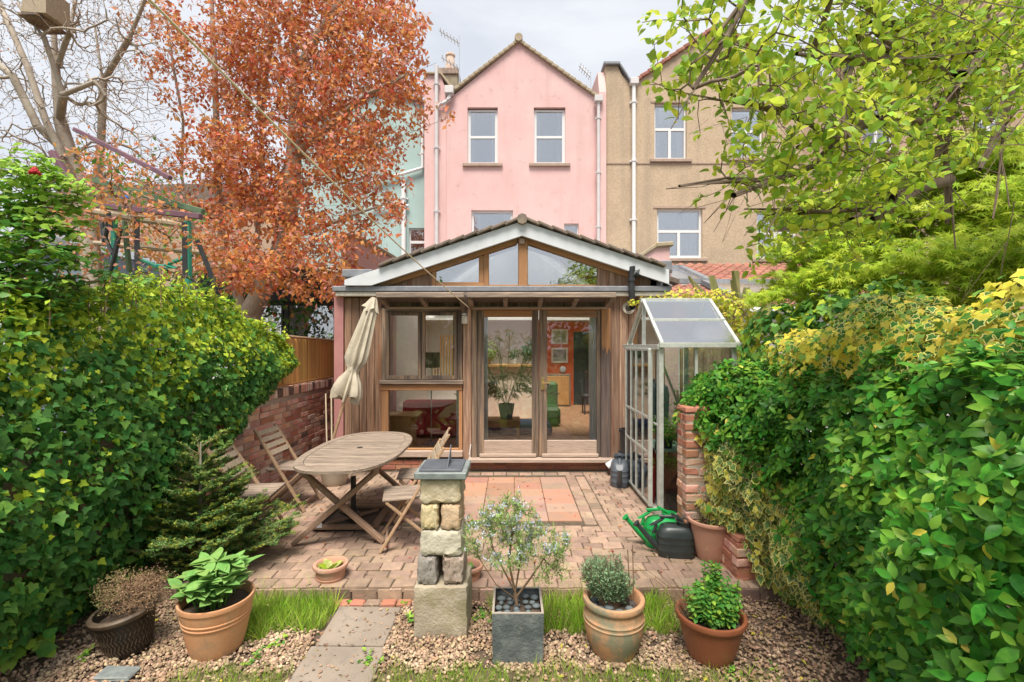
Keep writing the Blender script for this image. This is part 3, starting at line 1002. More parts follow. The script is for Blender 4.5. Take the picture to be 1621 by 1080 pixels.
# further tan house, gable standing nearer behind the apple tree
FY = 12.5
ft = thing('brown_rendered_house', 'tall brown rendered house behind the apple tree at the right edge', 'house', (hx(1500, FY), FY, 0))
fh = [(hx(a, FY), hx(b, FY), hz(d, FY), hz(c, FY)) for a, b, c, d in [(1366, 1416, 146, 238), (1540, 1600, 150, 240), (1366, 1430, 330, 420), (1540, 1600, 330, 420)]]
m = MB(); wall_mesh(m, hx(1334, FY), hx(1720, FY), 0, [(hx(1334, FY), hz(62, FY)), (hx(1400, FY), hz(62, FY)), (hx(1560, FY), hz(-40, FY)), (hx(1720, FY), hz(60, FY))], fh, FY, FY + .35)
m.build('wall', m_tan2, ft)
for h in fh:
    win(ft, *h, FY, 'split', True, 'sides')
m = MB(); m.beam((hx(1396, FY), FY + .1, hz(60, FY)), (hx(1560, FY), FY + .1, hz(-43, FY)), .6, .12, c=.02); m.beam((hx(1724, FY), FY + .1, hz(57, FY)), (hx(1560, FY), FY + .1, hz(-43, FY)), .6, .12, c=.02)
m.build('verge', m_rooft, ft)
pipe(ft, hx(1335, FY) + .08, 2, hz(70, FY), FY - .1, .06, m_anth, 3)
for nm, a, b in (('cream_house_terrace', 1276, 1332),):
    m = MB(); y = 16.5
    m.box(hx(a, y) - .6, y, 0, hx(b, y) + 2, y + .4, hz(120, y))
    w = m.build('rear_wall', m_tan2, None, cat='wall', label='brown rendered wall set back between the two tan houses')

# ---- tiled lean-to behind the greenhouse
lt = thing('tiled_lean_to', 'low lean-to with red pantiled roof and grey rooflights behind the greenhouse', 'lean-to', (5, 8, 0))
LY0, LY1, LZ0, LZ1 = 8.0, 12.6, 2.42, 3.95
sl = (LZ1 - LZ0) / (LY1 - LY0)
m = MB(); m.box(2.8, LY0 + .2, 0, 7.6, LY0 + .35, LZ0 - .12); m.build('wall', m_white, lt)
m = MB(); m.prism([(LY0 + .05, LZ0 - .02), (LY1, LZ1 - .02), (LY1, LZ1 - .12), (LY0 + .05, LZ0 - .12)], 2.8, 7.6, 'x'); m.build('roof_deck', m_mortar, lt)
m = MB(); m.tube([(2.8, LY0 - .03, LZ0 - .06), (7.6, LY0 - .03, LZ0 - .06)], .07, 10); m.build('gutter', m_white, lt, smooth=True)
m = MB(); m.box(2.8, LY0 + .04, LZ0 - .32, 7.6, LY0 + .19, LZ0 - .13, .01); m.build('fascia', m_white, lt)
# pantile: S-curved strip
tvs = []; tfs = []
twd, tln = .24, .36
for i in range(9):
    u = i / 8; z = .035 * math.sin(u * 2 * math.pi) + .035
    tvs += [(u * twd, 0, z + .03), (u * twd, tln, z + .03 + 0), (u * twd, 0, z + .012)]
for i in range(8):
    a = 3 * i
    tfs += [(a, a + 3, a + 4, a + 1), (a, a + 2, a + 5, a + 3)]
b = MB(); b.add(tvs, tfs); pm = b.mesh('pantile', m_pantile, True)
lights = [(hx(1112, 10.2) - 1.6, 4.1, 9.8, 11.5), (3.95, 6.1, 8.45, 9.75)]
nt_ = 0
for j in range(13):
    y = LY0 + .32 * j
    for i in range(20):
        x = 2.82 + i * twd
        if any(a - .1 < x + .1 < b_ + .1 and c - .25 < y < d for a, b_, c, d in lights):
            continue
        o = link('pantile', pm, lt); nt_ += 1
        z = LZ0 + (y - LY0) * sl
        o.location = Vector((x, y, z)) - Vector(lt.location)
        o.rotation_euler = (math.atan(sl) - .05, 0, 0)
for k, (a, b_, c, d) in enumerate(lights):
    zc, zd = LZ0 + (c - LY0) * sl + .08, LZ0 + (d - LY0) * sl + .08
    m = MB()
    for p, q in (((a, c, zc), (a, d, zd)), ((b_, c, zc), (b_, d, zd)), ((a - .05, c, zc), (b_ + .05, c, zc)), ((a - .05, d, zd), (b_ + .05, d, zd))):
        m.beam(p, q, .12, .1)
    f = m.build('rooflight', m_lead, lt)
    m = MB(); m.add([(a, c, zc + .02), (b_, c, zc + .02), (b_, d, zd + .02), (a, d, zd + .02)], [(0, 1, 2, 3)]); m.build('pane', m_glassgr, f)
    m = MB(); m.add([(a, c, zc - .09), (b_, c, zc - .09), (b_, d, zd - .09), (a, d, zd - .09)], [(0, 1, 2, 3)]); m.build('blind', m_cream, f)
# white glazed door of the lean-to, half hidden by the hedge
m = MB(); m.box(3.35, LY0 + .12, .3, 3.43, LY0 + .195, 2.05); m.box(4.0, LY0 + .12, .3, 4.08, LY0 + .195, 2.05); m.box(3.43, LY0 + .12, 1.95, 4.0, LY0 + .195, 2.05)
f = m.build('door', m_upvc, lt)
m = MB(); m.box(3.43, LY0 + .14, .3, 4.0, LY0 + .15, 1.95); m.build('pane', m_glassup, f)
# ------------------------------------------------------------------ garden room (timber-fronted extension)
EY = 6.82
def ex(px): return hx(px, EY)
def ez(py): return hz(py, EY)
gr = thing('garden_room', 'timber-clad garden room with white gable boards and glazed doors onto the patio', 'extension', (0, EY, 0))
def part(name, mat, f, parent=gr, **k):
    m = MB(); f(m); return m.build(name, mat, parent, **k)
# vertical boards left and right of the glazing
def boards(x0, x1, z0, z1, w, mat, y=EY):
    n = max(1, round((x1 - x0) / w)); w = (x1 - x0) / n
    for i in range(n):
        m = MB(); dy = R.uniform(-.004, .004)
        m.box(x0 + i * w + .003, y + dy, z0, x0 + (i + 1) * w - .003, y + .03, z1, .004)
        m.build('cladding_board', mat, gr)
boards(ex(545), ex(604), .14, ez(472), .115, m_board)
boards(ex(966), ex(1052), .14, ez(470), .13, m_boardr)
part('side_wall', m_mauve, lambda m: m.box(ex(530), EY - .03, 0, ex(544.5), EY + 7, ez(470)))
part('side_wall', m_pink, lambda m: m.box(ex(1053), EY + .02, 0, ex(1053) + .2, EY + 7, ez(470)))
# backing behind boards (shell)
part('stud_wall', m_dark_oak, lambda m: (m.box(ex(545), EY + .035, 0, ex(606), EY + .15, ez(470)), m.box(ex(966), EY + .035, 0, ex(1052), EY + .15, ez(470)),
     m.box(ex(731), EY + .035, .1, ex(748), EY + .15, ez(470)), m.box(ex(606), EY + .035, 0, ex(731), EY + .15, ez(722))))
# brick plinth, brick by brick
bw = .225
for j in range(2):
    x = ex(590) - (0 if j else .11)
    while x < ex(985):
        m = MB(); m.box(x + .004, EY - .035 + R.uniform(-.003, .003), .002 + j * .068, x + bw - .004, EY + .06, .062 + j * .068, .006, jit=.002)
        m.build('brick', m_brick_red, gr); x += bw
part('plinth_mortar', m_mortar, lambda m: m.box(ex(545), EY - .02, -.02, ex(1052), EY + .034, .135))
part('air_brick', m_brick_dark, lambda m: [m.box(ex(782) + .02 * i, EY - .045, .08, ex(782) + .02 * i + .012, EY - .036, .125) for i in range(9)])

YF = EY - .02
def bar(x0, x1, z0, z1, mat, name='frame', parent=gr, y0=YF, y1=EY + .08, c=.006):
    m = MB(); m.box(x0, y0, z0, x1, y1, z1, c); return m.build(name, mat, parent)
# upper casement pair
wu = part('casement_window', m_oak, lambda m: (m.box(ex(604), YF, ez(608), ex(611), EY + .08, ez(488), .005), m.box(ex(724.5), YF, ez(608), ex(732), EY + .08, ez(488), .005)))
bar(ex(611), ex(724.5), ez(494), ez(487), m_oakx, 'head', wu)
bar(ex(602), ex(734), ez(608), ez(601.5), m_oakx, 'sill', wu, y0=YF - .05)
for a, b in ((611.5, 667), (668, 724)):
    s = MB()
    s.box(ex(a), YF - .012, ez(600.5), ex(a + 5), EY + .05, ez(494.5), .004); s.box(ex(b - 5), YF - .012, ez(600.5), ex(b), EY + .05, ez(494.5), .004)
    s.box(ex(a + 5), YF - .011, ez(600.5), ex(b - 5), EY + .05, ez(594.5), .004); s.box(ex(a + 5), YF - .011, ez(499.5), ex(b - 5), EY + .05, ez(494.5), .004)
    so = s.build('casement', m_oak, gr)
    part('pane', m_glass, lambda m: m.box(ex(a + 5), EY + .02, ez(594.5), ex(b - 5), EY + .026, ez(499.5)), so)
# lower fixed light
wl = part('fixed_window', m_cedar, lambda m: (m.box(ex(604), YF, ez(722), ex(615), EY + .08, ez(612.5), .005), m.box(ex(726.5), YF, ez(722), ex(732), EY + .08, ez(612.5), .005)))
bar(ex(603), ex(732), ez(618), ez(609), m_cedarx, 'head', wl, y0=YF - .01)
bar(ex(615), ex(726.5), ez(712.4), ez(709.5), m_cedarx, 'rail', wl, y0=YF + .01)
bar(ex(600), ex(733), ez(722), ez(712.5), m_oakpale, 'sill', wl, y0=YF - .06)
part('pane', m_glass, lambda m: m.box(ex(615), EY + .02, ez(709.5), ex(726.5), EY + .026, ez(618)), wl)
bar(ex(733), ex(746.5), .12, ez(470), m_boardr, 'post')
bar(ex(716), ex(730), ez(612), ez(489), m_oak, 'post', y0=EY + .085, y1=EY + .14)
# door frame and doors
bar(ex(747), ex(755), ez(727), ez(484), m_oak, 'door_post', y0=YF - .02)
bar(ex(951), ex(966), ez(727), ez(484), m_dark_oak, 'door_post', y0=YF - .02)
bar(ex(755), ex(951), ez(491), ez(484), m_cedarx, 'door_head', y0=YF - .01)
bar(ex(742), ex(968), ez(729), ez(723.5), m_oakpale, 'threshold', y0=YF - .13)
# burnt-orange upper half of the right post is bare sound timber under the canopy
part('bare_timber', m_cedar, lambda m: m.prism([(ex(951.5), ez(545)), (ex(954), ez(556)), (ex(957), ez(548)), (ex(960), ez(562)), (ex(963), ez(550)), (ex(965.5), ez(558)), (ex(965.5), ez(488)), (ex(951.5), ez(488))], YF - .024, YF - .0205))
for k, (a, b, l, r_) in enumerate(((755.5, 852.5, 766, 842), (853.5, 950.5, 866, 944.5))):
    d = MB()
    d.box(ex(a), YF + .005, ez(722), ex(l), EY + .05, ez(491.5), .005); d.box(ex(r_), YF + .005, ez(722), ex(b), EY + .05, ez(491.5), .005)
    do = d.build('door', m_oak, gr)
    bar(ex(l), ex(r_), ez(502), ez(491.5), m_cedarx, 'top_rail', do, y0=YF + .006, y1=EY + .05)
    bar(ex(l), ex(r_), ez(721), ez(697), m_oakpale, 'bottom_rail', do, y0=YF + .006, y1=EY + .05)
    bar(ex(a + 4), ex(b - 4), ez(722.5), ez(717.5), m_oakpale, 'weather_bar', do, y0=YF - .04, y1=YF + .004)
    part('pane', m_glass, lambda m: m.box(ex(l), EY + .02, ez(697), ex(r_), EY + .026, ez(502)), do)
    if k:
        h = part('handle', m_brass, lambda m: (m.box(ex(856), YF - .008, ez(617), ex(861.5), YF + .004, ez(597), .003), m.tube([(ex(858.7), YF - .01, ez(606)), (ex(858.7), YF - .055, ez(606)), (ex(862), YF - .06, ez(606)), (ex(871), YF - .055, ez(605.5))], .009, 8)), do)
# flat fascia across the front: lead on top of a pale drip edge
part('lead_flashing', m_lead, lambda m: m.box(ex(532), EY - .16, ez(463.5), ex(1057), EY + .05, ez(455), .01))
part('drip_edge', m_cream, lambda m: m.box(ex(536), EY - .13, ez(470), ex(1054), EY + .05, ez(463.7), .006))
# gable: white boards
AX, AZ = ex(826), ez(356)
S_ = .330
def roofz(x, z0=AZ): return z0 - abs(x - AX) * S_
xr = ex(1052); xl = ex(553)
TB = .20
for sgn, xe in ((-1, xl), (1, xr)):
    part('bargeboard', m_white_old, lambda m: m.prism([(AX, AZ), (xe, roofz(xe)), (xe, max(roofz(xe) - TB, ez(455) + .004)), (AX + sgn * (AZ - TB - ez(455) - .004) / S_, ez(455) + .004), (AX, AZ - TB)], EY - .2, EY - .14))
    part('soffit', m_white_old, lambda m: m.prism([(AX, AZ - .03), (xe, roofz(xe) - .03), (xe, roofz(xe) - .05), (AX, AZ - .05)], EY - .139, EY + .1))
# gable timber frame with glazing
gz0 = ez(455) + .002
def gtri(mb, xa, xb, inset_top, y0, y1):
    pass
U = AZ - TB - .0
def uz(x): return U - abs(x - AX) * S_ + .02
gm = part('gable_boarding', m_boardr, lambda m: (m.prism([(ex(946), gz0), (ex(1030), gz0), (ex(1030), uz(ex(1030)) if uz(ex(1030)) > gz0 else gz0 + .01), (ex(946), uz(ex(946)))], EY + .0, EY + .04),
     m.prism([(ex(600), gz0), (ex(684), gz0), (ex(684), uz(ex(684))), (ex(600), max(uz(ex(600)), gz0 + .01))], EY, EY + .04)))
part('king_post', m_cedar, lambda m: m.box(ex(820.5), EY - .1, gz0, ex(835), EY + .06, U + .03, .006))
part('king_post_cap', m_stone, lambda m: m.box(ex(822), EY - .14, ez(389), ex(830), EY - .101, ez(381), .004))
part('gable_post', m_cedar, lambda m: m.box(ex(766), EY - .03, gz0, ex(774), EY + .06, uz(ex(770)), .005))
part('gable_post', m_cedar, lambda m: m.box(ex(684), EY - .03, gz0, ex(690), EY + .06, uz(ex(687)), .005))
for sgn, xe in ((-1, ex(600)), (1, ex(1000))):
    part('gable_rafter', m_cedarx, lambda m: m.prism([(AX + sgn * .07, uz(AX + .07)), (xe, uz(xe)), (xe, uz(xe) - .075), (AX + sgn * .07, uz(AX + .07) - .075)], EY - .06, EY + .05))
def gpane(a, b, inner=True):
    xa, xb = ex(a), ex(b)
    part('gable_pane', m_glassup, lambda m: m.prism([(xa, gz0 + .03), (xb, gz0 + .03), (xb, uz(xb) - .07), (xa, uz(xa) - .07)], EY + .01, EY + .016))
gpane(690, 766); gpane(774, 820); gpane(836, 945)
part('gable_glazing_bar', m_cedarx, lambda m: (m.box(ex(690), EY - .02, gz0, ex(766), EY + .05, gz0 + .07, .004),
     m.box(ex(758), EY - .02, gz0 + .07, ex(765.5), EY + .05, uz(ex(760)) - .07, .004), m.box(ex(836), EY - .02, gz0, ex(945), EY + .05, gz0 + .035, .004), m.box(ex(774), EY - .02, gz0, ex(820), EY + .05, gz0 + .035, .004)))
# roof slopes with verge tiles one by one and tile courses
for sgn in (-1, 1):
    for i in range(13):
        x0 = AX + sgn * (.02 + i * .195); x1 = AX + sgn * (.02 + (i + 1.15) * .195)
        if abs(x1 - AX) > 2.02: break
        m = MB(); m.beam((x0, EY - .05, roofz(x0) + .055), (x1, EY - .05, roofz(x1) + .03), .42, .04, c=.008); m.build('verge_tile', m_rooft, gr)
    m = MB()
    xe = AX + sgn * 2.33
    m.prism([(AX, AZ + .01), (xe, roofz(xe) + .01), (xe, roofz(xe) - .06), (AX, AZ - .06)], EY + .17, EY + 1.3)
    m.prism([(AX, AZ + .01), (xe, roofz(xe) + .01), (xe, roofz(xe) - .06), (AX, AZ - .06)], EY + 6.2, EY + 7)
    m.build('roof_slope', m_rooft, gr)
    m = MB()
    for j in range(11):
        x0 = AX + sgn * (.02 + j * .21); x1 = x0 + sgn * .24
        m.beam((x0, EY + .16, roofz(x0) + .05), (x0, EY + 1.3, roofz(x0) + .05), .2, .03)
    m.build('tile_courses', m_rooft, gr, kind='stuff')
part('ridge_tile', m_rooft, lambda m: [m.tube([(AX, EY - .27 + .45 * i, AZ + .02), (AX, EY + .2 + .45 * i, AZ + .015)], .075, 8) for i in range(4)])
part('rooflight', m_glass, lambda m: [m.prism([(AX, AZ - .02), (AX + s * 2.33, roofz(AX + 2.33) - .02), (AX + s * 2.33, roofz(AX + 2.33) - .03), (AX, AZ - .03)], EY + 1.3, EY + 6.2) for s in (-1, 1)])  # unseen roof glazing on both slopes, added to let daylight into the room
# lead gutter boxes at both eaves
part('lead_gutter_box', m_lead, lambda m: m.box(ex(545), EY - .1, ez(440), ex(592), EY + .3, ez(428), .01))
part('lead_gutter_box', m_lead, lambda m: m.box(ex(1000), EY - .08, ez(430), ex(1061), EY + .3, ez(414), .01))
part('gutter_outlet', m_lead, lambda m: m.tube([(ex(552), EY + .05, ez(455)), (ex(552), EY + .05, ez(440))], .05, 8))
part('gutter_outlet', m_lead, lambda m: m.tube([(ex(1046), EY + .05, ez(455)), (ex(1046), EY + .05, ez(430))], .045, 8))
# pink parapets each side
PYY = 8.6
part('parapet', m_pink, lambda m: m.prism([(hx(540, PYY), 0), (hx(622, PYY), 0), (hx(622, PYY), hz(408, PYY)), (hx(568, PYY), hz(376, PYY)), (hx(540, PYY), hz(376, PYY))], PYY, PYY + .25))
part('parapet_coping', m_cope, lambda m: (m.beam((hx(625, PYY), PYY + .12, hz(408, PYY)), (hx(566, PYY), PYY + .12, hz(374, PYY)), .34, .06, c=.01), m.beam((hx(566, PYY), PYY + .12, hz(374, PYY)), (hx(538, PYY), PYY + .12, hz(374, PYY)), .34, .06, c=.01)))
part('parapet', m_pink, lambda m: m.prism([(ex(1053) + .205, 0), (ex(1072), 0), (ex(1072), ez(383)), (ex(1050), ez(383)), (ex(1010), ez(408)), (ex(1010), ez(430)), (ex(1053) + .0, ez(430)), (ex(1053) + .205, ez(430))], EY + .32, EY + .62))
part('parapet_coping', m_cope, lambda m: (m.beam((ex(1008), EY + .47, ez(408)), (ex(1050), EY + .47, ez(381)), .38, .055, c=.01), m.beam((ex(1048), EY + .47, ez(381)), (ex(1077), EY + .47, ez(379)), .4, .07, c=.015)))
# canopy (two glazed-less timber frames)
def canopy(xa, xb, n, diag, label):
    t = thing('door_canopy', label, 'canopy', ((xa + xb) / 2, EY - .3, 2.4), 'timber canopies over the glazing')
    zf, zb, yf, yb = 2.455, 2.36, EY - .52, EY - .03
    m = MB(); m.box(xa, yf - .03, zf - .04, xb, yf + .03, zf + .032, .01); m.build('front_rail', m_oakx, t)
    m = MB(); m.box(xa + .02, yb - .05, zb - .06, xb - .02, yb - .005, zb - .025, .006); m.build('wall_rail', m_oakpale, t)
    m = MB(); m.box(xa + .02, yb - .004, zb - .05, xb - .02, yb + .01, zb + .07); m.build('wall_board', m_oak, t)
    for i in range(n):
        x = xa + .03 + (xb - xa - .06) * i / (n - 1)
        m = MB(); m.beam((x, yf + .031, zf - .01), (x, yb - .031, zb + .0), .062, .085, c=.006); m.build('rafter', m_oakx, t)
    m = MB()
    m.add([(xa + .03, yf + .03, zf + .034), (xb - .03, yf + .03, zf + .034), (xb - .03, yb, zb + .034), (xa + .03, yb, zb + .034)], [(0, 1, 2, 3)])
    m.build('cover_sheet', m_dark_oak, t)
canopy(hx(596, 6.3), hx(735, 6.3), 3, 0, 'narrower timber canopy over the casement window, left of the doors')
canopy(hx(739, 6.3), hx(975, 6.3), 5, 0, 'wider timber canopy over the pair of glazed doors')
# canopy bracket post, lamp, flue
part('bracket', m_dark_oak, lambda m: (m.box(ex(732), EY - .2, ez(492), ex(740), EY - .021, ez(468), .006), m.beam((ex(736), EY - .02, ez(500)), (ex(736), EY - .45, 2.42), .06, .07)))
wlmp = thing('wall_lamp', 'small cylindrical steel lamp on the post between window and doors', 'lamp', (ex(736), EY - .08, ez(505)))
m = MB(); m.lathe([(.0, 0), (.04, 0), (.043, .02), (.043, .1), (.03, .115), (0, .12)], 14, (ex(736.5), EY - .1, ez(513))); m.build('shade', m_cream, wlmp, smooth=True)
m = MB(); m.lathe([(.0, .121), (.05, .121), (.05, .14), (0, .15)], 14, (ex(736.5), EY - .1, ez(513))); m.box(ex(734.5), EY - .08, ez(503), ex(738.5), EY - .021, ez(497)); m.build('bracket', m_steel, wlmp, smooth=True)
fl = thing('flue_pipe', 'black flue pipe rising from a round collar on the timber wall', 'pipe', (ex(994), EY, ez(488)))
m = MB(); m.tube(bez([(ex(994), EY, ez(488)), (ex(994), EY - .14, ez(488)), (ex(994.5), EY - .19, ez(482)), (ex(994.5), EY - .19, ez(470)), (ex(994.5), EY - .19, ez(446)), (ex(995.5), EY - .19, ez(440)), (ex(1002), EY - .19, ez(437))], 5), .042, 12); m.build('pipe', m_black, fl, smooth=True)
for z in (478, 448):
    m = MB(); m.tube([(ex(994.5), EY - .19, ez(z)), (ex(994.5), EY - .19, ez(z - 5))], .052, 12); m.build('coupling', m_black, fl, smooth=True)
m = MB(); m.tube([(ex(1001), EY - .19, ez(437)), (ex(1004), EY - .19, ez(437.5))], .055, 12); m.build('mouth', m_black, fl, smooth=True)
m = MB(); m.lathe([(.045, 0), (.085, .004), (.09, .02), (.085, .03)], 20); me = m.mesh('collar', m_cream, True)
o = link('collar', me, fl); o.location = (0, -.03, 0); o.rotation_euler = (rad(90), 0, 0)
# white door stay hook on post
part('hook', m_upvc, lambda m: m.tube(bez([(ex(746), YF - .03, ez(702)), (ex(744.5), YF - .05, ez(712)), (ex(745), YF - .05, ez(722)), (ex(748), YF - .05, ez(724))], 4), .007, 6))

# ------------------------------------------------------------------ inside the room
RB = 13.3
m_floor = wood('room_floor', (.30, .15, .08), (.40, .22, .12), (.22, .11, .06), st=(3, .4, 3), vary=.15, bump=.1)
m_orange = M('orange_wall', (.62, .10, .04), (.70, .14, .05), 3, .8)
m_offwhite = M('room_plaster', (.72, .71, .68), None, rough=.9)
m_navy = M('navy_fabric', (.03, .045, .11), (.05, .07, .16), 30, .95)
m_redsofa = M('red_upholstery', (.36, .015, .03), (.45, .025, .04), 12, .9, .2, 60)
m_pine = wood('honey_pine', (.55, .30, .11), (.48, .25, .09), (.62, .36, .15), st=(4, 4, 1), vary=.05, bump=.1)
m_palm = M('palm_leaf', (.16, .26, .05), (.34, .38, .10), 6, .5, vary=.2, trans=.3)
m_darkleaf = M('dark_house_leaf', (.03, .09, .025), (.06, .15, .04), 6, .5, vary=.2, trans=.2)
rm = thing('room_interior', 'inside of the garden room seen through its glazing, wooden floor and orange end wall', 'room', (0, 10, 0))
rm['kind'] = 'structure'; del rm['category']; del rm['label']
part('floor', m_floor, lambda m: m.box(ex(545) - .1, EY + .151, .02, ex(1052), RB + .3, .1), rm)
part('end_wall', m_offwhite, lambda m: m.box(-2.4, RB + .02, .1, 2.3, RB + .1, 3.6), rm)
part('orange_wall', m_orange, lambda m: (m.box(.55, RB - .05, .1, 1.72, RB + .015, 2.42), m.box(2.24, RB - .05, .1, 2.3, RB + .015, 2.42), m.box(1.72, RB - .05, 2.15, 2.24, RB + .015, 2.42)), rm)
part('doorway', m_anth, lambda m: m.box(1.721, RB - .02, .1, 2.239, RB + .012, 2.149), rm)
part('side_lining', m_offwhite, lambda m: (m.box(ex(545), EY + .151, .1, ex(545) + .05, RB, 2.6), m.box(ex(1052) - .05, EY + .151, .1, ex(1052) - .005, RB, 2.6)), rm)
part('ceiling', m_offwhite, lambda m: (m.box(-2.4, 12.5, 2.44, 2.3, RB + .02, 2.5)), rm)
part('shelf_wall', m_brick_pale, lambda m: m.box(-.75, 10.9, .1, .52, 11.1, 1.28), rm)
part('shelf', m_pine, lambda m: m.box(-.8, 10.75, 1.28, .55, 11.15, 1.34, .01), rm)
def th(name, label, cat, loc, parts, group=None):
    t = thing(name, label, cat, loc, group)
    for nm, mat, f in parts:
        m = MB(); f(m); m.build(nm, mat, t, smooth=35)
    return t
th('sofa', 'red sofa seen through the low window', 'sofa', (-1.5, 8.9, .1), [
    ('seat', m_redsofa, lambda m: m.box(-1.95, 8.75, .18, -.85, 9.5, .45, .04)), ('backrest', m_redsofa, lambda m: m.box(-1.99, 8.58, .13, -.81, 8.8, .78, .05)),
    ('armrest', m_redsofa, lambda m: m.box(-2.0, 8.62, .14, -1.86, 9.5, .6, .05)), ('armrest', m_redsofa, lambda m: m.box(-.94, 8.62, .14, -.8, 9.5, .6, .05)),
    ('leg', m_anth, lambda m: [m.box(x, 8.66, .1, x + .05, 8.71, .16) for x in (-1.9, -.9)])])
th('side_cabinet', 'honey-coloured wooden cabinet inside the low window', 'cabinet', (-1.9, 7.7, .1), [
    ('carcass', m_pine, lambda m: m.box(-2.15, 7.5, .1, -1.6, 7.95, .64, .008)), ('top', m_pine, lambda m: m.box(-2.18, 7.47, .645, -1.5, 7.98, .67, .006))])
th('coffee_table', 'low pine table inside the left door', 'table', (-.2, 8.4, .1), [
    ('tabletop', m_pine, lambda m: m.box(-.55, 8.1, .44, .14, 8.6, .49, .008)), ('leg', m_pine, lambda m: m.box(.08, 8.12, .1, .13, 8.17, .44)),
    ('leg', m_pine, lambda m: m.box(.08, 8.53, .1, .13, 8.58, .44)), ('leg', m_pine, lambda m: m.box(-.54, 8.12, .1, -.49, 8.17, .44)), ('apron', m_pine, lambda m: m.box(-.49, 8.13, .37, .08, 8.15, .438))])
th('floor_cushion', 'navy floor cushion behind the low pine table', 'cushion', (0, 9.2, .1), [('pad', m_navy, lambda m: m.box(-.6, 8.75, .1, .75, 9.6, .3, .06))])
t = thing('potted_palm', 'large potted palm standing on the low pine table', 'plant', (-.1, 8.35, .49))
m = MB(); m.lathe([(.0, 0), (.10, 0), (.14, .22), (.145, .26), (.12, .26), (.11, .2), (0, .2)], 20, (-.1, 8.35, .49)); m.build('pot', M('grey_green_pot', (.10, .14, .12), None, rough=.5), t, smooth=True)
fv = []; fn = []; ft_ = []; fsz = []
m = MB()
for k in range(16):
    a = R.uniform(0, 6.28); ln = R.uniform(.35, .62); hgt = R.uniform(.25, .62)
    base = Vector((-.1, 8.35, .72)); tip = base + Vector((math.cos(a) * ln, math.sin(a) * ln * .6, hgt * .4)); mid = base + Vector((math.cos(a) * ln * .45, math.sin(a) * ln * .3, hgt))
    st = bez([base, mid, tip], 8); m.tube(st, .005, 4, False)
    for i in range(3, len(st) - 1):
        d = st[i + 1] - st[i]; d /= np.linalg.norm(d)
        for s_ in (-1, 1):
            sd_ = np.cross(d, [0, 0, 1.0]) * s_
            for q in range(2):
                fv.append(st[i] + d * .02 * q); fn.append(np.array([0, 0, 1.0]) + rng.normal(0, .2, 3)); ft_.append(sd_ + d * .7 - np.array([0, 0, .45])); fsz.append(R.uniform(.14, .22))
m.build('stem', m_palm, t)
emit(t, t_ellip(.06, 3, .05, .3), [m_palm], fv, fn, ft_, fsz, top=0)
def houseplant(label, c, r, n, mat, potmat, group=None):
    t = thing('houseplant', label, 'plant', c)
    m = MB(); m.lathe([(0, 0), (.055, 0), (.07, .13), (.06, .13), (0, .12)], 16, c); m.build('pot', potmat, t, smooth=True)
    c2 = (c[0], c[1], c[2] + .13 + r * .7)
    p, u = blob_pts(n, [(c2, (r, r, r))])
    emit(t, T_LEAF, [mat], p, u + [0, 0, .5], u + rnd(n, .4), r * .35, top=0)
houseplant('leafy plant in a white pot on the shelf', (.05, 10.9, 1.34), .16, 150, m_darkleaf, m_upvc)
houseplant('tall fern on the left of the shelf', (-.55, 10.9, 1.34), .26, 260, m_palm, m_pine)
houseplant('dark bushy plant at the right of the shelf', (.4, 10.9, 1.34), .24, 260, m_darkleaf, m_upvc)
m_print = M('print', (.25, .30, .12), (.55, .55, .45), 9, .9); m_print2 = M('grey_print', (.55, .55, .52), (.2, .2, .2), 11, .9)
for lb, z, mt in (('upper framed picture of green foliage on the orange wall', 1.80, m_print), ('lower framed grey picture on the orange wall', 1.28, m_print2)):
    th('framed_picture', lb, 'picture', (1.33, RB - .06, z), [('frame', m_cream, lambda m: (m.box(1.1, RB - .09, z, 1.56, RB - .055, z + .05), m.box(1.1, RB - .09, z + .37, 1.56, RB - .055, z + .42), m.box(1.1, RB - .09, z + .05, 1.15, RB - .055, z + .37), m.box(1.51, RB - .09, z + .05, 1.56, RB - .055, z + .37))),
        ('print', mt, lambda m: m.box(1.15, RB - .065, z + .05, 1.51, RB - .056, z + .37))], 'pictures on the orange wall')
th('wall_plate', 'white round plate on the orange wall below the pictures', 'plate', (1.36, RB - .06, 1.2), [('disc', m_upvc, lambda m: m.sphere((1.42, RB - .07, 1.1), .09, 14, 8, sc=(1, .15, 1)))])
th('wooden_chest', 'tall brown wooden cupboard against the orange wall', 'cupboard', (1.25, RB - .3, .1), [('carcass', m_oak, lambda m: m.box(.75, RB - .4, .1, 1.6, RB - .055, .98, .01)), ('door', m_pine, lambda m: m.box(.8, RB - .42, .15, 1.55, RB - .402, .93, .01))])
t = thing('green_armchair', 'dark green armchair inside the right-hand door', 'armchair', (.75, 10.0, .1))
m = MB(); m.box(.45, 9.7, .12, 1.0, 10.4, .5, .06); m.build('seat', m_darkleaf, t, smooth=35)
m = MB(); m.box(.45, 10.3, .12, 1.0, 10.5, .98, .06); m.build('backrest', m_darkleaf, t, smooth=35)
t = thing('slatted_radiator', 'tall radiator of pale vertical bars behind the casement window', 'radiator', (-1.3, 9.5, .4))
for i in range(9):
    m = MB(); m.box(-1.62 + i * .058, 9.5, .9, -1.62 + i * .058 + .028, 9.54, 1.98 if i > 2 else 1.4); m.build('bar', m_pine, t)
